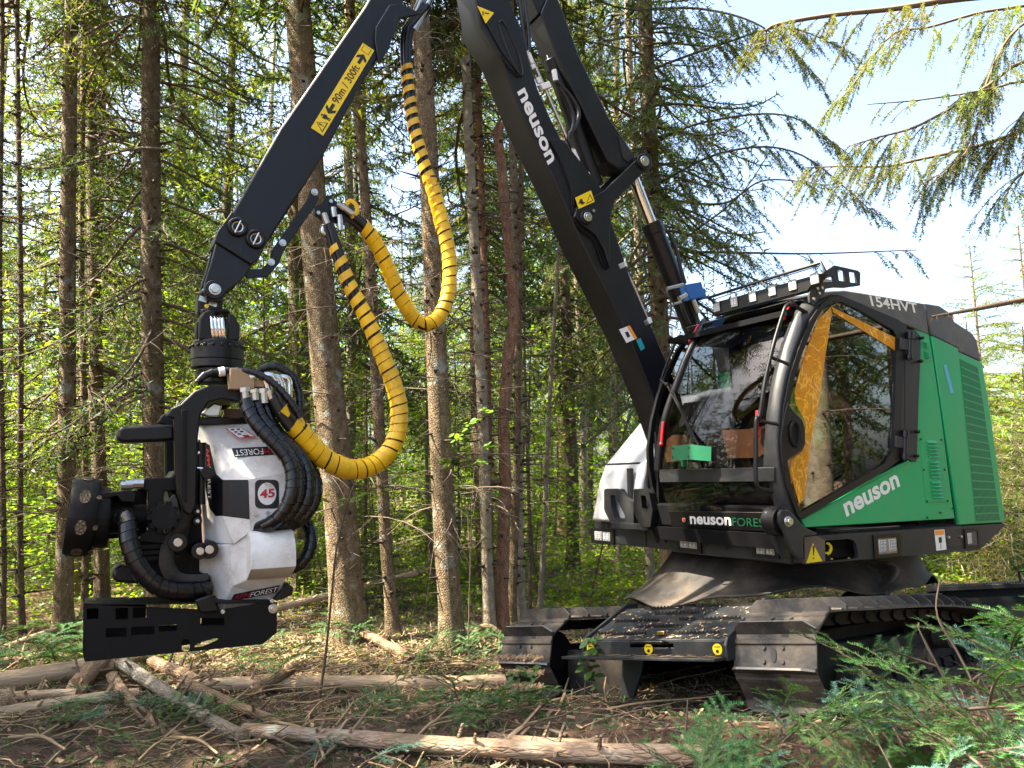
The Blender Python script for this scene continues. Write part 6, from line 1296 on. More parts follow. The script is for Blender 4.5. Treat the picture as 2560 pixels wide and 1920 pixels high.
near_tree('tall spruce behind the boom cylinders with long bare branches', v(1452, 1330), v(1392, 0), 50, 'bark_spruce', CRS[0], 0, depth=11.0, z0=3.6, H=16, low=CRS[1], flare=1.2)
near_tree('slimmer spruce close on the left of the tall one behind the boom', v(1408, 1330), v(1368, 300), 24, 'bark_pale', CRS[1], 1, depth=12.0, z0=5)
near_tree('small spruce stem lit under the counterweight belt', v(1342, 1330), v(1318, 700), 17, 'bark_pale', CROWN[1], 2, depth=14.0, z0=6)
# trees outside the frame to the right: they throw the shade and are mirrored in the door glass; one reaches into the top right corner
OVER = None
BEYOND = [(9 + 3.1 * (k % 5) + (k * 7 % 3) * .8, -9 + 2.7 * (k // 5) + (k * 5 % 4) * .6) for k in range(25)]
for k, (x, y, r, m) in enumerate(((6.1, 4.5, .17, 'bark_pale'), (7.6, 6.0, .2, 'bark_spruce'), (7.2, 3.9, .15, 'bark_spruce'), (10.5, 5.5, .2, 'bark_dark'), (5.2, .6, .18, 'bark_spruce'), (3.0, -4.5, .2, 'bark_spruce'), (-3.4, -5.0, .2, 'bark_dark'), (9.0, 1.5, .18, 'bark_spruce'))):
    e = empty('spruce_tree', (x, y, float(gz(x, y))), 0, label=('tall spruce just outside the right edge with branches hanging into the sky' if k == 1 else 'spruce standing beyond the right or rear of the machine, mirrored in its door glass'), cat='tree', group=None if k == 1 else 'spruces mirrored in the cab glass')
    me, c, z = trunk_mesh('trunk', 15, r, r * .5, (rng.uniform(-.04, .04), rng.uniform(-.03, .03)), m, 1.5, 60); child('trunk', me, e); child('dead_branches', DEAD[k % 3], e, (0, 0, -.3), rng.uniform(0, 6), kind='stuff'); child('crown', CROWN[k % 3], e, (c[20, 0], c[20, 1], 6.5), rng.uniform(0, 6))
    if k == 1: OVER = e
zK = Z(1760, 0, 2.765)
def live_branch(paths, depths, r0, parent, mat, tw=30, tl=.40, sp=.0045, nl=.026, nw=.0065, hang=.6, bare=.0):
    Np = []; W = []; R = []; rg = np.random.default_rng(len(paths) * 31 + int(paths[0][0]))
    p = np.array([ony(*q, d) for q, d in zip(paths, depths)]) - np.array(parent.location); p = np.array(smoothpath(p, 24)); W.append(p); R.append(r0); L = np.linalg.norm(np.diff(p, axis=0), axis=1).sum()
    fw = nrm(p[-1] - p[0]); sd = nrm(np.cross(fw, [0, 0, 1.]))
    for k in range(int(tw * L * 1.35)):
        q = bare + (1 - bare) * rg.random(); b = p[min(int(q * 23), 22)]; l = tl * rg.uniform(.4, 1.3) * (1.15 - .5 * q); d = nrm(fw * .7 + sd * (1 if k % 2 else -1) * rg.uniform(.2, 1.) + np.array([0, 0, rg.uniform(-.5, .1)])); x = np.linspace(0, 1, 7)[:, None]; c = b + d * l * x + np.array([0, 0, -hang * l]) * x ** 2; W.append(c); R.append(.004)
        if rg.random() < .85: Np.append(comb(c[1:], sp, nl, nw))
        for j in range(int(l / .055)):
            qq = rg.uniform(.15, 1); bb = np.array([np.interp(qq, x[:, 0], c[:, i]) for i in range(3)]); d2 = nrm(d + sd * (1 if j % 2 else -1) * .8 + np.array([0, 0, -.5])); l2 = l * .55 * (1.2 - qq) * rg.uniform(.5, 1.2); c2 = bb + d2 * l2 * x[::2] + np.array([0, 0, -.5 * l2]) * x[::2] ** 2; W.append(c2); R.append(.0022)
            if rg.random() < .9: Np.append(comb(c2, sp, nl, nw))
    nv = np.concatenate(Np); tv, tf = tubes(W, R, 4); V, F, MI = merge([(nv, tri(nv), 0), (tv, tf, 1)]); me = np_mesh('branch', V, F, MI); me.materials.append(M[mat]); me.materials.append(M['twig']); return child('branch', me, parent)
for pts, dep, r, m, tw, bare in (
    (((2600, -160), (2210, -60), (1700, 0), (1300, 62), (900, 102), (600, 150), (440, 200), (425, 300)), (6.4, 6.2, 6, 6, 6, 6, 6, 6), .035, 'ndl_olive', 12, .3),
    (((2700, 330), (2200, 430), (1950, 600), (1500, 860), (1200, 950), (1000, 1010)), (6.4, 6.2, 6.1, 6, 6, 6), .018, 'ndl_olive', 14, .25),
    (((2700, 560), (2200, 565), (1950, 622), (1500, 690), (1130, 722)), (6.2, 6, 6, 6, 5.9), .014, 'ndl_olive', 5, .4),
    (((2700, 700), (2210, 900), (1850, 1020), (1500, 1100), (1250, 1150), (950, 1150), (700, 1160)), (6.6, 6.4, 6.4, 6.5, 6.5, 6.5, 6.5), .02, 'ndl_olive', 17, .2),
    (((2700, -60), (2212, 40), (1900, 90), (1550, 190), (1300, 240), (1050, 560), (900, 740)), (6.8, 6.8, 6.8, 6.8, 6.8, 6.8, 6.8), .018, 'ndl_olive', 15, .15),
    (((2800, -120), (2212, 160), (1980, 500), (1850, 980), (1700, 1150), (1480, 1290)), (6.3, 6.2, 6.2, 6.2, 6.2, 6.2), .014, 'ndl_dark', 17, .1),
    (((2900, 400), (2300, 700), (2100, 950), (1950, 1130)), (6.2, 6.1, 6, 6), .014, 'ndl_dark', 17, .1),
    (((2700, 1000), (2212, 1190), (2060, 1400)), (6.2, 6, 6), .018, 'ndl_dark', 8, .5)):
    live_branch(zK(*pts), dep, r, OVER, m, tw, bare=bare)
live_branch(zB((3200, 250), (2700, 350), (2210, 440), (1800, 520), (1560, 565), (1310, 608)), (5.6, 5.3, 5.0, 4.9, 4.85, 4.8), .026, OVER, 'ndl_dark', 8, .06, .004, .014, .003, .3)
T13 = [o for o in COL.objects if o.get('label', '').startswith('tall spruce behind the boom')][0]
for pts, tw in ((((1405, 150), (1560, 95), (1700, 60), (1850, 120)), 12), (((1410, 300), (1540, 260), (1700, 250), (1830, 330)), 13), (((1415, 400), (1560, 330), (1720, 330), (1900, 470)), 11), (((1420, 560), (1500, 500), (1600, 420), (1680, 300)), 5), (((1425, 545), (1560, 545), (1750, 548), (1980, 540)), 6), (((1400, 120), (1250, 90), (1180, 140)), 8), (((1425, 430), (1560, 440), (1650, 390), (1790, 400)), 8), (((1395, 20), (1520, 20), (1650, 60), (1780, 180)), 13)):
    live_branch([v(*q) for q in pts], [11 - .6 * k for k in range(len(pts))], .022, T13, 'ndl_olive', tw, .5, .010, .04, .011)

# ---- spruces deep in the wood
TRM = [trunk_mesh('far_trunk', 17, r, .05, (l, 0), m, 1.4, 40, .03, 10, seg=24)[0] for r, l, m in ((.13, -.02, 'bark_dark'), (.17, -.035, 'bark_spruce'), (.10, .01, 'bark_pale'), (.15, .02, 'bark_dark'))]
placed = [(o.location.x, o.location.y) for o in COL.objects if o.get('category') == 'tree']
rf = np.random.default_rng(21)
def where(x, y):
    px = (CX + CF * x / y) / S_
    for lim, t in ((-20, 'outside the left edge'), (110, 'at the left edge'), (300, 'left of the felling head'), (480, 'behind the felling head'), (620, 'behind the stick'), (740, 'behind the thickest trunk'), (880, 'behind the lower yellow hoses'), (1000, 'behind the grey middle spruce'), (1160, 'by the red snag'), (1300, 'left of the boom foot'), (1450, 'behind the boom foot'), (1900, 'behind the cab'), (2080, 'behind the engine hood'), (2240, 'at the right edge')):
        if px < lim: return t
    return 'outside the right edge'
# unseen spruces added outside the left edge to shade the clearing
for k, (x, y) in enumerate(((-6.4, 6.2), (-9.5, 5.6), (-6.0, 3.8), (-9.0, 3.2), (-12.5, 6.5), (-7.2, 1.2), (-11, 4.8))):
    e = empty('spruce_tree', (x, y, float(gz(x, y))), 0, label='unseen spruce added outside the left edge to shade the clearing', cat='tree', group='unseen spruces added for shade at the left'); me, c, z = trunk_mesh('trunk', 17, .16, .05, (rf.uniform(-.03, .03), 0), 'bark_spruce', 1.4, 10, seg=24); child('trunk', me, e); child('crown', CROWN[k % 3], e, (0, 0, 4.8), rf.uniform(0, 6)); placed.append((x, y))
def ok(x, y, d): 
    if all((x - a) ** 2 + (y - b_) ** 2 > d * d for a, b_ in placed): placed.append((x, y)); return True
    return False
cnt = 0
for _ in range(900):
    y = 11.5 + 42 * rf.random() ** 1.25; k = rf.uniform(-.9, .95); x = k * y
    if .17 < k < .72 and y < 60: continue
    if k < -.55 and y < 15.5: continue
    if k > .72 and rf.random() < .5: continue
    if k > -.3 and cnt % 4 == 3 and rf.random() < .6: continue
    if abs(k - (-.18)) < .05 and rf.random() < .6: continue
    if not ok(x, y, 1.5 + y * .035): continue
    i = int(rf.integers(4)); s = rf.uniform(.8, 1.25); e = empty('spruce_tree', (x, y, float(gz(x, y))), rf.uniform(0, 6), label=('slim dark', 'stout brown', 'slender pale', 'mid sized dark')[i] + ' spruce ' + ('at the front of', 'in the middle of', 'far back in')[0 if y < 18 else 1 if y < 32 else 2] + ' the wood ' + where(x, y), cat='tree', group='spruces deep in the wood ' + where(x, y))
    child('trunk', TRM[i], e, s=s); c = CROWN[int(rf.integers(3))]; child('crown', c, e, (0, 0, rf.uniform(3.2, 6.0)), rf.uniform(0, 6), s); child('dead_branches', DEAD[int(rf.integers(3))], e, (0, 0, -.4), rf.uniform(0, 6), s * .9, kind='stuff')
    cnt += 1
    if cnt >= 80: break
# low conifers of the sunny side to the right and young spruces in the understorey
YT = [trunk_mesh('young_trunk', 4.4, .04, .01, (0, 0), 'bark_dark', 1.2, 4, .01, 6, seg=12)[0]]
for _ in range(400):
    y = 10.5 + 34 * rf.random(); k = rf.uniform(-.8, .9); x = k * y
    if not ok(x, y, 1.5): continue
    right = .17 < k < .75; s = rf.uniform(.6, 1.2) * ((1.0 + max(0, y - 12) * .035) if right else .8)
    if right and s * 4.5 > 1.6 + y * .20: s = (1.6 + y * .20) / 4.5
    e = empty('young_spruce', (x, y, float(gz(x, y))), rf.uniform(0, 6), label=('small ' if s < .75 else 'knee branched ' if s < 1.0 else 'tall ') .replace('knee branched', 'half grown') + ('nearby' if y < 16 else 'more distant' if y < 27 else 'far off') + ' young spruce ' + where(x, y), cat='tree', group='young spruces ' + where(x, y)); child('trunk', YT[0], e, s=s); child('crown', YNG[int(rf.integers(2))], e, s=s); placed.append((x, y))
    if sum(1 for o in COL.objects if o.name.startswith('young_spruce')) >= 125: break
for (px, py, dep, h) in ((2095, 515, 24, 1), (2200, 470, 20, 1)):
    t_ = ony(*v(px, py), dep); e = empty('young_spruce', (t_[0], dep, float(gz(t_[0], dep))), 0, label='lone pointed spruce showing against the white sky behind the engine hood' if px < 2150 else 'sunlit spruce at the right edge behind the engine hood', cat='tree'); s = (t_[2] - float(gz(t_[0], dep))) / 4.5; child('trunk', YT[0], e, s=s); child('crown', YNG[0], e, s=s)
for k, (x, y) in enumerate(BEYOND):
    if x / max(y, .1) < .72 and y > 0: continue
    e = empty('spruce_tree', (x, y, float(gz(x, y))), k, label='spruce standing beyond the right or rear of the machine, mirrored in its door glass', cat='tree', group='spruces mirrored in the cab glass'); child('trunk', TRM[k % 4], e); child('crown', CROWN[k % 3], e, (0, 0, 1.6 + (k % 4) * .9), k)
# ---- broad-leaved saplings that catch the sun
def leafy(name, H, n, rg, lw=.075, spread=1.0, mat='leaf'):
    W = [np.stack([.1 * np.sin(np.linspace(0, 3, 8)), .1 * np.cos(np.linspace(0, 4, 8)), np.linspace(0, H, 8)], -1)]; R = [.012 + .006 * H]; V = []
    for k in range(n):
        z = H * rg.uniform(.12, 1); a = rg.uniform(0, 6.28); L = spread * rg.uniform(.4, 1.2) * (1.15 - .6 * z / H); t = np.linspace(0, 1, 6)[:, None]; d = np.array([math.cos(a), math.sin(a), rg.uniform(-.05, .4)]); p = np.array([0, 0, z]) + d * L * t + np.array([0, 0, -.2 * L]) * t ** 2; W.append(p); R.append(.005)
        m = int(18 * L / .8) + 4; q = rg.uniform(.1, 1, m); c = np.stack([np.interp(q, t[:, 0], p[:, i]) for i in range(3)], -1) + rg.normal(0, .10, (m, 3)) * [1, 1, .45]; u = nrm(np.array([math.cos(a), math.sin(a), 0]) + rg.normal(0, .6, (m, 3)) * [1, 1, .5]); w = nrm(np.cross(u, np.array([0, 0, 1.]) + rg.normal(0, .3, (m, 3)))); l = lw * rg.uniform(.6, 1.2, m)[:, None]
        V.append(np.stack([c, c + u * l * .5 + w * l * .32, c + u * l * .5 - w * l * .32, c + u * l * .5 + w * l * .32, c + u * l, c + u * l * .5 - w * l * .32], 1).reshape(-1, 3))
    Vl = np.concatenate(V); tv, tf = tubes(W, R, 4); VV, F, MI = merge([(Vl, tri(Vl), 0), (tv, tf, 1)]); me = np_mesh(name, VV, F, MI); me.materials.append(M[mat]); me.materials.append(M['twig']); return me
LF = [leafy('leafy_a', 3.5, 60, rg), leafy('leafy_b', 2.4, 50, rg), leafy('leafy_c', 5.0, 80, rg, .08, 1.4), leafy('leafy_d', 1.4, 36, rg, .07, .8)]
n_ = 0
for _ in range(900):
    y = 11.0 + 32 * rf.random() ** 1.3; k = rf.uniform(-.85, .9); x = k * y
    if any((x - a) ** 2 + (y - b_) ** 2 < .6 for a, b_ in placed): continue
    i = int(rf.integers(4)); s = rf.uniform(.7, 1.3)
    if .17 < k < .72 and i == 2: s *= .7
    placed.append((x, y)); o = bpy.data.objects.new('beech_sapling', LF[i]); COL.objects.link(o); o.location = (x, y, float(gz(x, y))); o.rotation_euler = (0, 0, rf.uniform(0, 6)); o.scale = (s,) * 3; tag(o, ('tall thin', 'low round', 'large spreading', 'knee high')[i] + ' green sapling ' + ('close by' if y < 16 else 'some way back' if y < 27 else 'far back') + ' ' + where(x, y), 'sapling', 'broad-leaved saplings ' + where(x, y)); n_ += 1
    if n_ >= 230: break
for k, (x, y) in enumerate(((-7.6, 6.6), (-8.6, 8.0), (-9.6, 9.6), (-7.0, 4.6), (-10.8, 7.2), (-8.4, 2.6), (-11.8, 9.2), (-12.2, 4.4), (-9.4, 5.2), (-13, 11.5))):  # unseen young spruces added to block the sky reflection in the windscreen
    e = empty('young_spruce', (x, y, float(gz(x, y))), k, label='unseen half grown spruce added at the left to darken the windscreen reflection', cat='tree', group='unseen half grown spruces added at the left'); s = 1.35 + .25 * (k % 3); child('trunk', YT[0], e, s=s); child('crown', YNG[k % 2], e, s=(s * 1.25, s * 1.25, s))
# leafy undergrowth and ground cover in the sun: uncounted
rgu = np.random.default_rng(12)
def leafmass(name, mat, n_cl, per, y0, y1, hmax, size, label, low=False):
    Vs = []
    for _ in range(n_cl):
        y = y0 + (y1 - y0) * rgu.random() ** 1.1; x = rgu.uniform(-.8, .9) * y; k = x / y; hm = hmax * rgu.uniform(.35, 1.0) * (.7 if .17 < k < .7 else 1); R = rgu.uniform(.5, 1.3) * (1 + .02 * y); m = int(per * rgu.uniform(.5, 1.3)); a = rgu.uniform(0, 6.28, m)
        q = rgu.random(m) ** .5 * R; h = (rgu.random(m) ** .8) * hm if not low else rgu.random(m) ** 2 * hm; tier = np.round(h / .38) * .38 + rgu.normal(0, .05, m) if not low else h
        c = np.stack([x + q * np.cos(a), y + q * np.sin(a), np.zeros(m)], -1); c[:, 2] = gz(c[:, 0], c[:, 1]) + np.maximum(tier, .03)
        u = nrm(np.stack([np.cos(a), np.sin(a), np.zeros(m)], -1) + rgu.normal(0, .6, (m, 3)) * [1, 1, .6]); w = nrm(np.cross(u, np.array([0, 0, 1.]) + rgu.normal(0, .4, (m, 3)))); l = size * rgu.uniform(.6, 1.3, m)[:, None]
        Vs.append(np.stack([c, c + u * l * .5 + w * l * .33, c + u * l * .5 - w * l * .33, c + u * l * .5 + w * l * .33, c + u * l, c + u * l * .5 - w * l * .33], 1).reshape(-1, 3))
    Vs = np.concatenate(Vs); me = np_mesh(name, Vs, tri(Vs)); me.materials.append(M[mat]); link(name, me, None, [], kind='stuff', label=label)
leafmass('undergrowth', 'leaf', 150, 420, 13, 34, 4.2, .105, 'bright broad-leaved undergrowth filling the gaps between trunks')
leafmass('ground_cover', 'leaf', 260, 200, 11.5, 34, .55, .085, 'low green ground cover between the trunks', True)
# the wood closes behind: one mass of foliage too far off to tell trees apart
rgf = np.random.default_rng(3); nn = 60000; an = rgf.uniform(-1.0, 1.0, nn); dist = rgf.uniform(46, 62, nn); xx = dist * np.sin(an); yy = dist * np.cos(an); kk = xx / np.maximum(yy, 1)
hmax = np.where((kk > .15) & (kk < .75), 5.5 + 1.5 * np.sin(xx * .5), 15 + 3 * np.sin(xx * .45) + 2 * np.sin(xx * 1.3)); zz = rgf.random(nn) ** .8 * hmax; c = np.stack([xx, yy, zz - .4], -1); d1 = nrm(rgf.normal(size=(nn, 3))); d2 = nrm(rgf.normal(size=(nn, 3))); l = rgf.uniform(.15, .42, nn)[:, None]
Vf = np.stack([c - d1 * l, c + d2 * l * .5, c + d1 * l], 1).reshape(-1, 3); me = np_mesh('distant_wood', Vf, tri(Vf)); me.materials.append(M['leaf']); o = link('distant_wood', me, None, [], kind='stuff', label='sunlit mass of far off foliage closing the view behind the trunks')
# dry blond grass and dead sprays at the far right
rgb = np.random.default_rng(8); Vb = []
for _ in range(46):
    y = rgb.uniform(9.5, 15); k = rgb.uniform(.56, .78); b0 = np.array([k * y, y, float(gz(k * y, y))]); hh = rgb.uniform(.5, 1.0) * (1.6 + y * .12)
    for _ in range(150):
        a = rgb.uniform(0, 6.28); zz = rgb.random() * hh; c = b0 + np.array([math.cos(a), math.sin(a), 0]) * rgb.random() * .8 + np.array([0, 0, zz]); d = nrm(rgb.normal(size=3) + np.array([0, 0, -.4])); w = nrm(np.cross(d, rgb.normal(size=3))) * .008; l = rgb.uniform(.12, .35); Vb.append(np.stack([c - w, c + w, c + d * l]))
Vb = np.concatenate(Vb); me = np_mesh('dry_brush', Vb, tri(Vb)); me.materials.append(M['blond']); link('dry_brush', me, None, [], kind='stuff', label='dry blond brush in the sun behind the engine hood')
# ================================================================== FELLED LOGS, BOUGHS AND LITTER
def log(label, p0, p1, r0, r1, mat, name='felled_log', lift0=.0, lift1=.0, bend=.05, group=None, cat='log', stubs=6, broken=False, sides=14):
    a, c = gpt(*v(*p0)), gpt(*v(*p1)); a[2] += r0 * .8 + lift0; c[2] += r1 * .8 + lift1; L = np.linalg.norm(c - a); x = (c - a) / L; y = nrm(np.cross([0, 0, 1.], x)); z = np.cross(x, y)
    n = max(10, int(L / .12)); t = np.linspace(0, 1, n); b = B(); rl_ = np.random.default_rng(int(abs(p0[0] * 3 + p1[1])) + 1); ph = rl_.uniform(0, 6, 3); rows = []
    for i, q in enumerate(t):
        r = r0 * (1 - q) + r1 * q; cx_ = np.array([q * L, bend * L * math.sin(q * 3.0 + ph[0]) * .4, .25 * bend * L * math.sin(q * 4 + ph[1])]); cx_[1] -= bend * L * math.sin(ph[0]) * .4 * (1 - q) + bend * L * math.sin(3 + ph[0]) * .4 * q
        rows.append([cx_ + np.array([(rl_.normal(0, .35) * r if broken and i in (0, n - 1) else 0), 0, 0]) + np.array([0, math.cos(s), math.sin(s)]) * r * (1 + .05 * math.sin(s * 3 + q * 9) + .04 * math.sin(s * 5 - q * 23 + ph[2])) for s in np.linspace(0, 2 * math.pi, sides + 1)])
    b.grid(rows); b.cur = 1
    for row, sg in ((rows[0], -1), (rows[-1], 1)):
        m = np.mean(row[:-1], axis=0); b.add([m] + [q * .999 + m * .001 for q in row[:-1]], [(0, k + 1, (k + 1) % sides + 1) for k in range(sides)])
    b.cur = 0
    for _ in range(stubs):
        q = rl_.uniform(.1, .9); s = rl_.uniform(-.6, 3.7); i = int(q * (n - 1)); m = np.mean(rows[i][:-1], axis=0); d = np.array([.4, math.cos(s), math.sin(s)]); r = r0 * (1 - q) + r1 * q; b.tube([m + d * r * .8, m + d * (r + rl_.uniform(.02, .14))], [.014, .008], 5)
    o = b.done(name, None, [mat, 'cutwood'], 40, label=label, cat=cat, group=group); mt = Matrix((x, y, z)).transposed().to_4x4(); mt.translation = Vector(a); o.matrix_world = mt; return o
log('thick tan log lying at the left edge below the saw box', (-60, 1502), (243, 1462), .095, .085, 'log_tan', lift1=.03)
log('shorter thick log with a dark broken splintered end pointing up', (165, 1500), (240, 1452), .075, .09, 'log_bark', lift1=.16, broken=True, bend=.02)
log('lower tan pole crossing the left edge under the thick log', (-40, 1552), (300, 1512), .05, .045, 'log_tan')
log('thin tan pole just above the lower one on the left', (-40, 1525), (165, 1508), .04, .035, 'log_tan', lift0=.04)
log('grey spotted log running diagonally down from the broken log', (262, 1470), (528, 1602), .056, .046, 'log_grey', lift0=.08, lift1=.02)
log('slimmer orange scraped log lying left of the grey spotted one', (240, 1488), (392, 1608), .045, .04, 'log_bark', lift0=.04)
log('brown log running from the middle pile down to the long front log', (395, 1500), (625, 1568), .055, .035, 'log_bark', lift0=.02)
log('short brown log end lying above the grey spotted log', (330, 1445), (425, 1490), .06, .055, 'log_bark', lift0=.03)
log('reddish peeled log left half of the middle row', (385, 1502), (655, 1490), .062, .06, 'log_tan')
log('long straight reddish log reaching to the far track', (640, 1492), (1092, 1488), .068, .065, 'log_tan', bend=.02)
log('long pale log across the very front of the clearing', (528, 1592), (1600, 1652), .044, .055, 'log_pale', bend=.02, stubs=14)
log('curved root end sticking out of the sunlit patch by the thickest trunk', (752, 1382), (880, 1430), .03, .055, 'log_bark', lift0=.12)
log('grey fallen branch running from the root end towards the track', (870, 1430), (1095, 1442), .035, .03, 'log_bark')
log('thin sunlit fallen pole leaning behind the thickest trunk', (560, 1352), (900, 1316), .045, .04, 'log_tan', lift0=.12, lift1=.45, bend=.01)
log('tan sunlit pole lying behind the saw box on the left', (-30, 1420), (150, 1368), .045, .03, 'log_tan', lift1=.05)
log('dull tan slab log at the left edge in front of the spotted trunk', (-20, 1445), (115, 1420), .05, .045, 'log_tan')
log('small brown log under the left end of the saw box', (230, 1452), (330, 1428), .05, .05, 'log_bark')
log('grey log lying along the bottom edge right of the middle', (1060, 1600), (1320, 1625), .04, .04, 'log_bark', lift0=-.02)
log('jagged upturned root snag on the middle row of logs', (560, 1502), (640, 1478), .06, .035, 'log_bark', lift1=.14, broken=True, bend=.15)
log('pale splintered block of wood at the bottom left edge', (-12, 1545), (22, 1538), .075, .075, 'cutwood', lift0=.04, lift1=.05, broken=True, bend=.0, stubs=0)
# arched root beside the snag
b = B(); g0 = gpt(*v(1052, 1392)); b.tube(smoothpath([g0 + (-.16, 0, -.05), g0 + (-.15, 0, .08), g0 + (-.06, 0, .17), g0 + (.06, 0, .16), g0 + (.13, 0, .08), g0 + (.15, 0, -.05)], 20), .035, 8); b.done('arched_root', None, 'log_bark', 60, label='small arched root standing in front of the pale slim spruce', cat='root')
# loose sticks one could pick up
stk = [((250, 1528), (480, 1468), .010), ((560, 1590), (645, 1640), .012), ((620, 1592), (700, 1660), .014), ((590, 1565), (720, 1630), .012), ((700, 1640), (790, 1560), .012), ((360, 1600), (470, 1650), .012), ((900, 1600), (1010, 1560), .010), ((1130, 1570), (1190, 1530), .012), ((1020, 1500), (1070, 1470), .014), ((860, 1440), (960, 1420), .014), ((960, 1440), (1080, 1470), .012), ((120, 1560), (210, 1600), .012), ((20, 1600), (140, 1640), .014), ((420, 1420), (520, 1400), .012), ((0, 1460), (120, 1400), .010), ((1080, 1620), (1160, 1580), .016), ((1210, 1530), (1190, 1500), .014), ((300, 1650), (380, 1620), .010), ((480, 1540), (560, 1500), .009), ((660, 1560), (760, 1520), .008)]
stick_labels = ['long thin bare branch crossing the grey spotted log', 'stick lying in front of the left end of the long pale log', 'thicker stick from the long pale log to the bottom edge', 'stick propped across the left half of the long pale log', 'pale stick leaning up against the long pale log', 'stick at the bottom left by the end of the scraped log', 'stick across the long pale log in front of the far track', 'short stick on the earth just in front of the far track', 'short stick at the left side of the far track', 'stick at the foot of the grey middle spruce', 'stick between the grey fallen branch and the reddish log', 'stick just below the pile of tan poles at the left', 'stick in the bottom left corner of the clearing', 'stick under the right half of the saw box', 'stick leaning on the brush at the left edge', 'stick over the long pale log below the far track', 'stubby stick standing under the front step', 'small stick beside the bright green sprig at the bottom left', 'stick behind the diagonal logs, left of the root snag', 'stick on the bare earth right of the root snag']
for k_, (p0, p1, r) in enumerate(stk):
    a, c = gpt(*v(*p0)), gpt(*v(*p1)); a[2] += .02; c[2] += .06; m = (a + c) / 2 + np.array([rng.normal(0, .04), rng.normal(0, .04), .03]); b = B(); b.tube(smoothpath([a, m, c], 8), [r] * 4 + [r * .8] * 2 + [r * .6] * 2, 6); d = c - a; b.tube([m, m + nrm(d) * .12 + np.array([.05, .02, .08])], [r * .6, r * .3], 5)
    b.done('stick', None, 'twig_tan' if rng.random() < .5 else 'twig', 60, label=stick_labels[k_], cat='stick', group='loose sticks between the logs')
# thin upright sapling in front of the thickest trunk
def sapling(label, pts, dep, r, leaves, lw=.085, mat='leaf'):
    p = np.array([ony(*v(*q), dep) for q in pts]); p[0, 2] = gz(p[0, 0], p[0, 1]) - .02; e = empty('young_sapling', p[0], 0, label=label, cat='sapling'); q = np.array(smoothpath(p - p[0], 30)); V, F = tubes([q], [r], 6); me = np_mesh('stem', V, F); me.materials.append(M['twig']); child('stem', me, e)
    Vl = []; W = []
    for k, (lx, ly, nl_) in enumerate(leaves):
        c0 = ony(*v(lx, ly), dep) - p[0]; near = q[np.argmin(np.linalg.norm(q - c0, axis=1))]; W.append(np.array([near, (near + c0) / 2 + (0, 0, .03), c0]))
        for j in range(nl_):
            a = j / nl_ * 6.28 + k; u = nrm(np.array([math.cos(a), math.sin(a) * .6, .35 * math.sin(a * 1.3) - .1])); w = nrm(np.cross(u, (rng.normal(0, .3), -.6, 1.))); l = lw * rng.uniform(.7, 1.15); c = c0 + rng.normal(0, .02, 3)
            xs_ = ((0, 0), (.25, .24), (.55, .30), (.82, .16), (1, 0), (.82, -.16), (.55, -.30), (.25, -.24)); pp = [c + u * l * x + w * l * y - np.array([0, 0, .15]) * l * x * x for x, y in xs_]; mid = c + u * l * .5 - np.array([0, 0, .1]) * l
            for i in range(8): Vl += [mid, pp[i], pp[(i + 1) % 8]]
    Vl = np.array(Vl); me = np_mesh('leaves', Vl, tri(Vl)); me.materials.append(M[mat]); child('leaves', me, e, kind='stuff'); V, F = tubes(W, [.003] * len(W), 4); me = np_mesh('twigs', V, F); me.materials.append(M['twig']); child('twigs', me, e, kind='stuff')
sapling('thin bare stemmed sapling with a few bright leaves by the thickest trunk', ((690, 1478), (705, 1400), (716, 1290), (728, 1180), (760, 1060), (800, 980), (860, 880)), 6.8, .012, ((770, 1075, 6), (860, 1030, 7), (835, 1010, 6), (885, 955, 6), (960, 995, 5), (820, 1070, 5), (740, 1080, 4), (905, 1045, 4), (700, 1070, 4), (850, 985, 5)))
sapling('small leafy shoot in front of the pale slim spruce', ((1010, 1395), (1015, 1250), (1022, 1050), (1035, 890)), 8.2, .008, ((1030, 905, 6), (1050, 885, 6), (1010, 920, 5), (1060, 960, 5), (985, 940, 5), (1040, 1000, 5)))
sapling('broad leaved sprig hanging over the front step', ((1258, 1500), (1266, 1450), (1272, 1395)), 5.9, .004, ((1270, 1385, 5), (1285, 1400, 5), (1268, 1420, 4), (1275, 1450, 5), (1285, 1465, 4)), .085, 'leaf_dark')
sapling('low green seedling at the left edge of the far track', ((1118, 1500), (1120, 1470), (1124, 1440)), 5.9, .005, ((1120, 1448, 5), (1135, 1455, 4), (1108, 1462, 4), (1150, 1450, 4)), .07, 'leaf_dark')
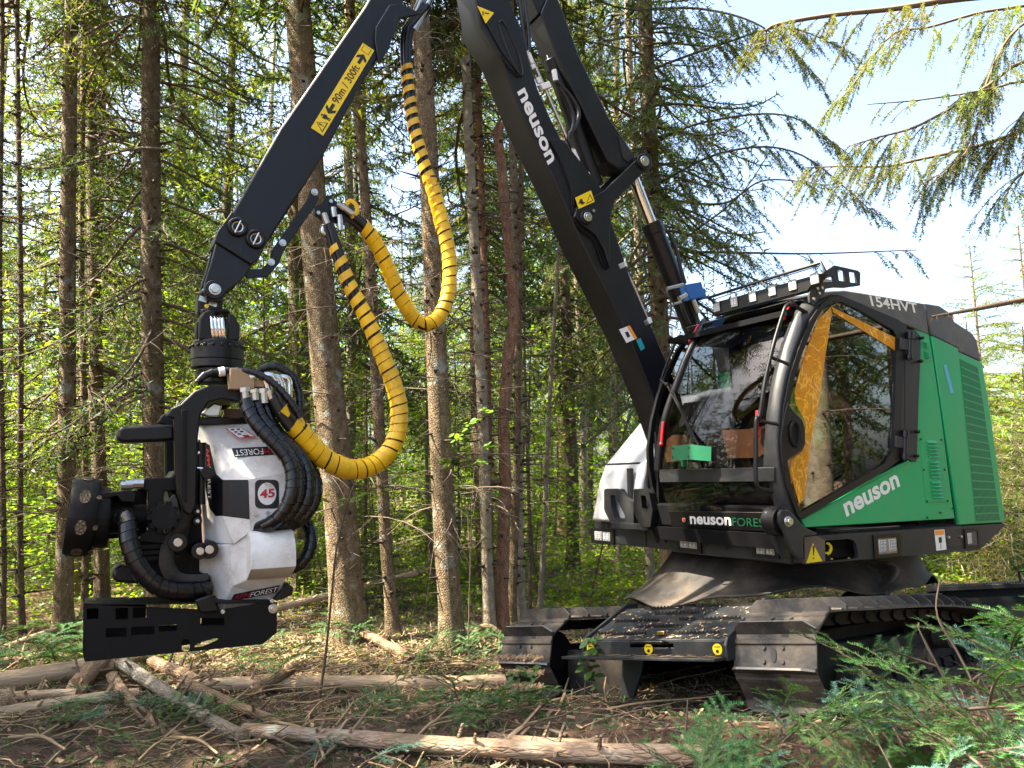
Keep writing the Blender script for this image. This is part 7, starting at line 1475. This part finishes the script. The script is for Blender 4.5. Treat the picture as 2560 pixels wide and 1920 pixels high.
# ---- cut fir boughs
def bough_mesh(name, L, rg, mat):
    W = []; R = []; N = []; t = np.linspace(0, 1, 8); ax = np.stack([t * L, .05 * L * np.sin(t * 3 + rg.uniform(0, 6)), .12 * L * np.sin(t * 2.6)], -1); W.append(ax); R.append(.008); N.append(comb(ax[2:], .0042, .034, .0066, 1, .4, rg, 1, True))
    def shoot(b, ang, l, lev, tilt):
        x = np.linspace(0, 1, 6)[:, None]; p = b + np.array([math.cos(ang), math.sin(ang), tilt]) * l * x + np.array([0, 0, .10 * l]) * np.sin(x * 3); W.append(p); R.append(.0035); N.append(comb(p, .0042, .034, .0066, 1, .35, rg, .62, True))
        if lev < 1:
            for j in range(int(l / .11)):
                q = rg.uniform(.15, .85); bb = np.array([np.interp(q, x[:, 0], p[:, i]) for i in range(3)]); shoot(bb, ang + (1 if j % 2 else -1) * rg.uniform(.6, .9), l * .5 * (1.1 - q), lev + 1, tilt)
    for k in range(int(L / .072)):
        q = .12 + .86 * (k + rg.random() * .5) / int(L / .072); b = np.array([np.interp(q, t, ax[:, i]) for i in range(3)]); shoot(b, (1 if k % 2 else -1) * rg.uniform(.65, .95), L * (.5 * (1 - q) + .12) * rg.uniform(.8, 1.15), 0, rg.normal(0.0, .12))
    nv = np.concatenate(N); tv, tf = tubes(W, R, 4); V, F, MI = merge([(nv, tri(nv), 0), (tv, tf, 1)]); me = np_mesh(name, V, F, MI); me.materials.append(M[mat]); me.materials.append(M['twig']); return me
BG = [bough_mesh('bough', l, rg, m) for l, m in ((.62, 'ndl_fir'), (.5, 'ndl_blue'), (.75, 'ndl_fir'), (.55, 'ndl_blue'), (.42, 'ndl_fir'), (.85, 'ndl_fir'))]
rb_ = np.random.default_rng(17)
def bough(p, az, pitch, roll, s, i, label, group):
    o = bpy.data.objects.new('fir_bough', BG[i]); COL.objects.link(o); o.location = p; o.rotation_euler = (roll, pitch, az); o.scale = (s,) * 3
    if group: label = ('large green', 'bluish', 'broad green', 'short bluish', 'small green', 'long green')[i] + ' ' + label + ('' if 'near-track' not in label or 'heap' not in label else (', rear end' if p[1] > 5 else ', front end' if p[1] < 4.1 else ', middle') + (' low down' if p[2] < .35 else ' on top'))
    return tag(o, label, 'bough', group)
def heap(poly, n, zmax, lab, grp, sc=(.7, 1.15), kinds=(0, 1, 2, 3, 4, 5), up=.35, azr=None):
    k = 0; xs_ = [p[0] for p in poly]; ys_ = [p[1] for p in poly]
    while k < n:
        x, y = rb_.uniform(min(xs_), max(xs_)), rb_.uniform(min(ys_), max(ys_)); ins = False
        for i in range(len(poly)):
            (x1, y1), (x2, y2) = poly[i], poly[(i + 1) % len(poly)]
            if (y1 > y) != (y2 > y) and x < (x2 - x1) * (y - y1) / (y2 - y1) + x1: ins = not ins
        if not ins: continue
        zt = zmax(x, y) if callable(zmax) else zmax; z = float(gz(x, y)) + .03 + zt * rb_.random() ** .7
        bough((x, y, z), rb_.uniform(*azr) if azr else rb_.uniform(0, 6.28), -rb_.uniform(-.15, up), rb_.normal(0, .35), rb_.uniform(*sc), int(kinds[rb_.integers(len(kinds))]), lab, grp); k += 1
def gq(*pp): return [tuple(gpt(*v(*q))[:2]) for q in pp]
# the big heap beside the near track
heap([(1.55, 3.75), (2.15, 4.45), (3.2, 5.2), (4.4, 6.0), (4.8, 5.0), (3.4, 3.3), (2.0, 3.2)], 150, lambda x, y: .14 + .46 * max(0, min(1, (x - 1.5) / 1.0)), 'fir bough on the near-track heap', 'fir boughs heaped beside the near track', up=.55)
heap([(.55, 4.25), (1.75, 4.55), (2.0, 4.0), (1.6, 3.45), (.6, 3.6)], 34, .16, 'fir bough lying in front of the near track', 'fir boughs in front of the near track', (.5, .85), up=.6)
heap(gq((800, 1570), (830, 1500), (1000, 1490), (1110, 1540), (1090, 1600), (900, 1600)), 16, .12, 'fir bough lying on the bare earth in front of the far track', 'fir boughs before the far track', (.5, .85), (0, 2, 4, 5), .5)
heap(gq((380, 1420), (560, 1395), (860, 1400), (820, 1450), (620, 1470), (420, 1460)), 15, .10, 'fir bough lying in the sunlit strip behind the logs', 'fir boughs in the sunlit strip', (.5, .9), (0, 2, 4, 5), .3)
heap(gq((-60, 1400), (120, 1370), (300, 1420), (240, 1465), (-60, 1470)), 24, .12, 'fir bough on the brush below the spotted trunk at the left', 'fir boughs at the left edge', (.6, 1.), (0, 1, 2, 5), .3)
heap(gq((60, 1560), (240, 1500), (440, 1530), (560, 1580), (420, 1600), (120, 1600)), 29, .05, 'fir bough caught between the crossing logs at the left', 'fir boughs between the crossing logs', (.4, .7), (0, 1, 4), .2)
heap(gq((880, 1420), (1010, 1400), (1085, 1410), (1090, 1470), (1000, 1470)), 14, .10, 'fir bough lying by the foot of the red snag', 'fir boughs by the red snag', (.5, .8), (0, 2, 5), .3)
heap(gq((1500, 1655), (1700, 1640), (2212, 1600), (2212, 1700), (1500, 1700)), 12, .15, 'fir bough along the bottom right edge of the clearing', 'fir boughs along the bottom right edge', (.5, .8), (0, 1, 2, 3), .6)
bough(gpt(*v(300, 1640)) + (0, 0, .03), 2.8, -.35, .2, .62, 0, 'single bright green fir sprig standing at the bottom left', None)
bough(gpt(*v(640, 1655)) + (0, 0, .03), .3, -.25, .2, .6, 3, 'bluish fir sprig at the bottom left of the long pale log', None)
bough(gpt(*v(780, 1668)) + (0, 0, .04), .1, -.2, .1, .75, 1, 'bluish fir sprig at the bottom edge below the long pale log', None)
# dry stalks rising from the heap
for k, pts in enumerate((((2190, 1659), (2080, 1430), (2025, 1330), (2030, 1250)), ((2150, 1640), (2060, 1500), (1990, 1370), (1985, 1345)), ((1700, 1640), (1620, 1600), (1575, 1560)), ((1480, 1600), (1483, 1550), (1486, 1510)))):
    p = [ony(*v(*q), 4.0 + .1 * k) for q in pts]; b = B(); b.tube(smoothpath(p, 16), [.006] * 10 + [.004] * 6, 6); b.done('dry_stalk', None, 'twig', 60, label=('tallest dry stalk rising out of the fir heap at the right', 'second dry stalk leaning in the fir heap', 'short broken stalk in front of the near track', 'upright pale peg like stalk left of the near track')[k], cat='stalk')
# mossy lump at the bottom right
b = B(); g0 = gpt(*v(1960, 1668)); b.ball((0, 0, 0), (.17, .10, .07), 14); b.v = [tuple(np.array(q) * (1 + .16 * math.sin(q[0] * 40) * math.cos(q[1] * 50) + .1 * rng.normal()) + g0 + (0, 0, .02)) for q in b.v]; o = b.done('mossy_stump', None, M['leaf_dark'], 20, label='low mossy stump at the bottom edge in front of the fir heap', cat='stump')
# ---- litter nobody could count
rl2 = np.random.default_rng(4)
def scatter(name, n, mat, mk, area, label, dens=None):
    x = rl2.uniform(area[0], area[1], n); y = area[2] + (area[3] - area[2]) * rl2.random(n) ** 1.4; z = gz(x, y); V = mk(np.stack([x, y, z], -1)); me = np_mesh(name, V, tri(V)); me.materials.append(M[mat]); return link(name, me, None, [], kind='stuff', label=label)
def chips(l0, l1, wr, up=.4):
    def f(c):
        n = len(c); a = rl2.uniform(0, 6.28, n); u = nrm(np.stack([np.cos(a), np.sin(a), rl2.normal(0, up, n)], -1)); w = nrm(np.cross(u, np.array([0, 0, 1.]) + rl2.normal(0, .5, (n, 3)))); l = rl2.uniform(l0, l1, n)[:, None]; c = c + np.array([0, 0, .012]) + np.stack([np.zeros(n), np.zeros(n), rl2.random(n) * .02], -1)
        p = [c - u * l - w * l * wr, c + u * l - w * l * wr * .8, c + u * l * .9 + w * l * wr, c - u * l * .9 + w * l * wr * .9]; return np.stack([p[0], p[1], p[2], p[0], p[2], p[3]], 1).reshape(-1, 3)
    return f
A_ = (-6, 6, 3.2, 13)
scatter('wood_chips', 3200, 'twig_tan', chips(.008, .032, .35), A_, 'tan wood chips scattered over the forest floor')
scatter('bark_chips', 7000, 'log_bark', chips(.008, .035, .4), A_, 'brown bark flakes scattered over the forest floor')
scatter('needle_litter', 30000, 'twig', chips(.015, .05, .05), A_, 'brown needles and straws carpeting the ground')
scatter('dry_grass', 7000, 'blond', chips(.03, .11, .025, .8), (-6, 3, 6.2, 13), 'dry grass straws among the logs')
scatter('brightening_straw', 9000, 'twig_tan', chips(.015, .06, .12, .35), (-3.2, 1.0, 7.1, 9.4), 'pale straw and shavings added to brighten the sunlit strip behind the logs')  # pale scatter puts the strip's sunlight into the ground colour
scatter('fir_litter', 26000, 'ndl_fir', chips(.012, .045, .12, .7), A_, 'loose green fir needles and tips on the ground')
scatter('green_weeds', 5000, 'leaf', chips(.012, .035, .5, .8), (-7, 5, 7.5, 15), 'small green weeds on the ground between the trunks')
W = []; R = []
for _ in range(2600):
    x = rl2.uniform(-6, 5); y = 3.4 + 9 * rl2.random() ** 1.3; a = rl2.uniform(0, 6.28); l = rl2.uniform(.1, .55); c = np.array([x, y, float(gz(x, y)) + .015]); d = np.array([math.cos(a), math.sin(a), rl2.uniform(0, .25)]); W.append(c + d * l * np.linspace(0, 1, 4)[:, None] + rl2.normal(0, .012, (4, 3))); R.append(rl2.uniform(.003, .009) * (2.0 if rl2.random() < .05 else 1))
V, F = tubes(W, R, 4); me = np_mesh('twig_litter', V, F); me.materials.append(M['twig']); link('twig_litter', me, None, [], kind='stuff', label='thin brown twigs littering the clearing')

W = []; R = []
for _ in range(230):
    x = rl2.uniform(-4.6, .8); y = rl2.uniform(4.3, 8.2); a = rl2.normal(.2, .9); l = rl2.uniform(.25, 1.0); c = np.array([x, y, float(gz(x, y)) + .02]); d = np.array([math.cos(a), math.sin(a), rl2.uniform(-.02, .14)]); t = np.linspace(0, 1, 6)[:, None]; W.append(c + d * l * t + np.array([-d[1], d[0], 0]) * .08 * l * np.sin(t * 3) + rl2.normal(0, .008, (6, 3))); R.append(rl2.uniform(.004, .011))
V, F = tubes(W, R, 5); me = np_mesh('branch_litter', V, F); me.materials.append(M['twig_tan']); link('branch_litter', me, None, [], kind='stuff', label='tan branch litter strewn among the crossing logs')

# ---- one continuous body for the operator
bpy.context.view_layer.update(); dg = bpy.context.evaluated_depsgraph_get(); bb = bmesh.new(); kill = []
for o in list(PE.children):
    if o.name.split('.')[0] in ('body', 'head', 'hand', 'finger', 'thumb'):
        me = bpy.data.meshes.new_from_object(o.evaluated_get(dg)); me.transform(o.matrix_local); bb.from_mesh(me); kill.append(o)
me = bpy.data.meshes.new('body'); bb.to_mesh(me); bb.free()
for o in kill: bpy.data.objects.remove(o)
me.shade_smooth(); link('body', me, PE, 'skin')
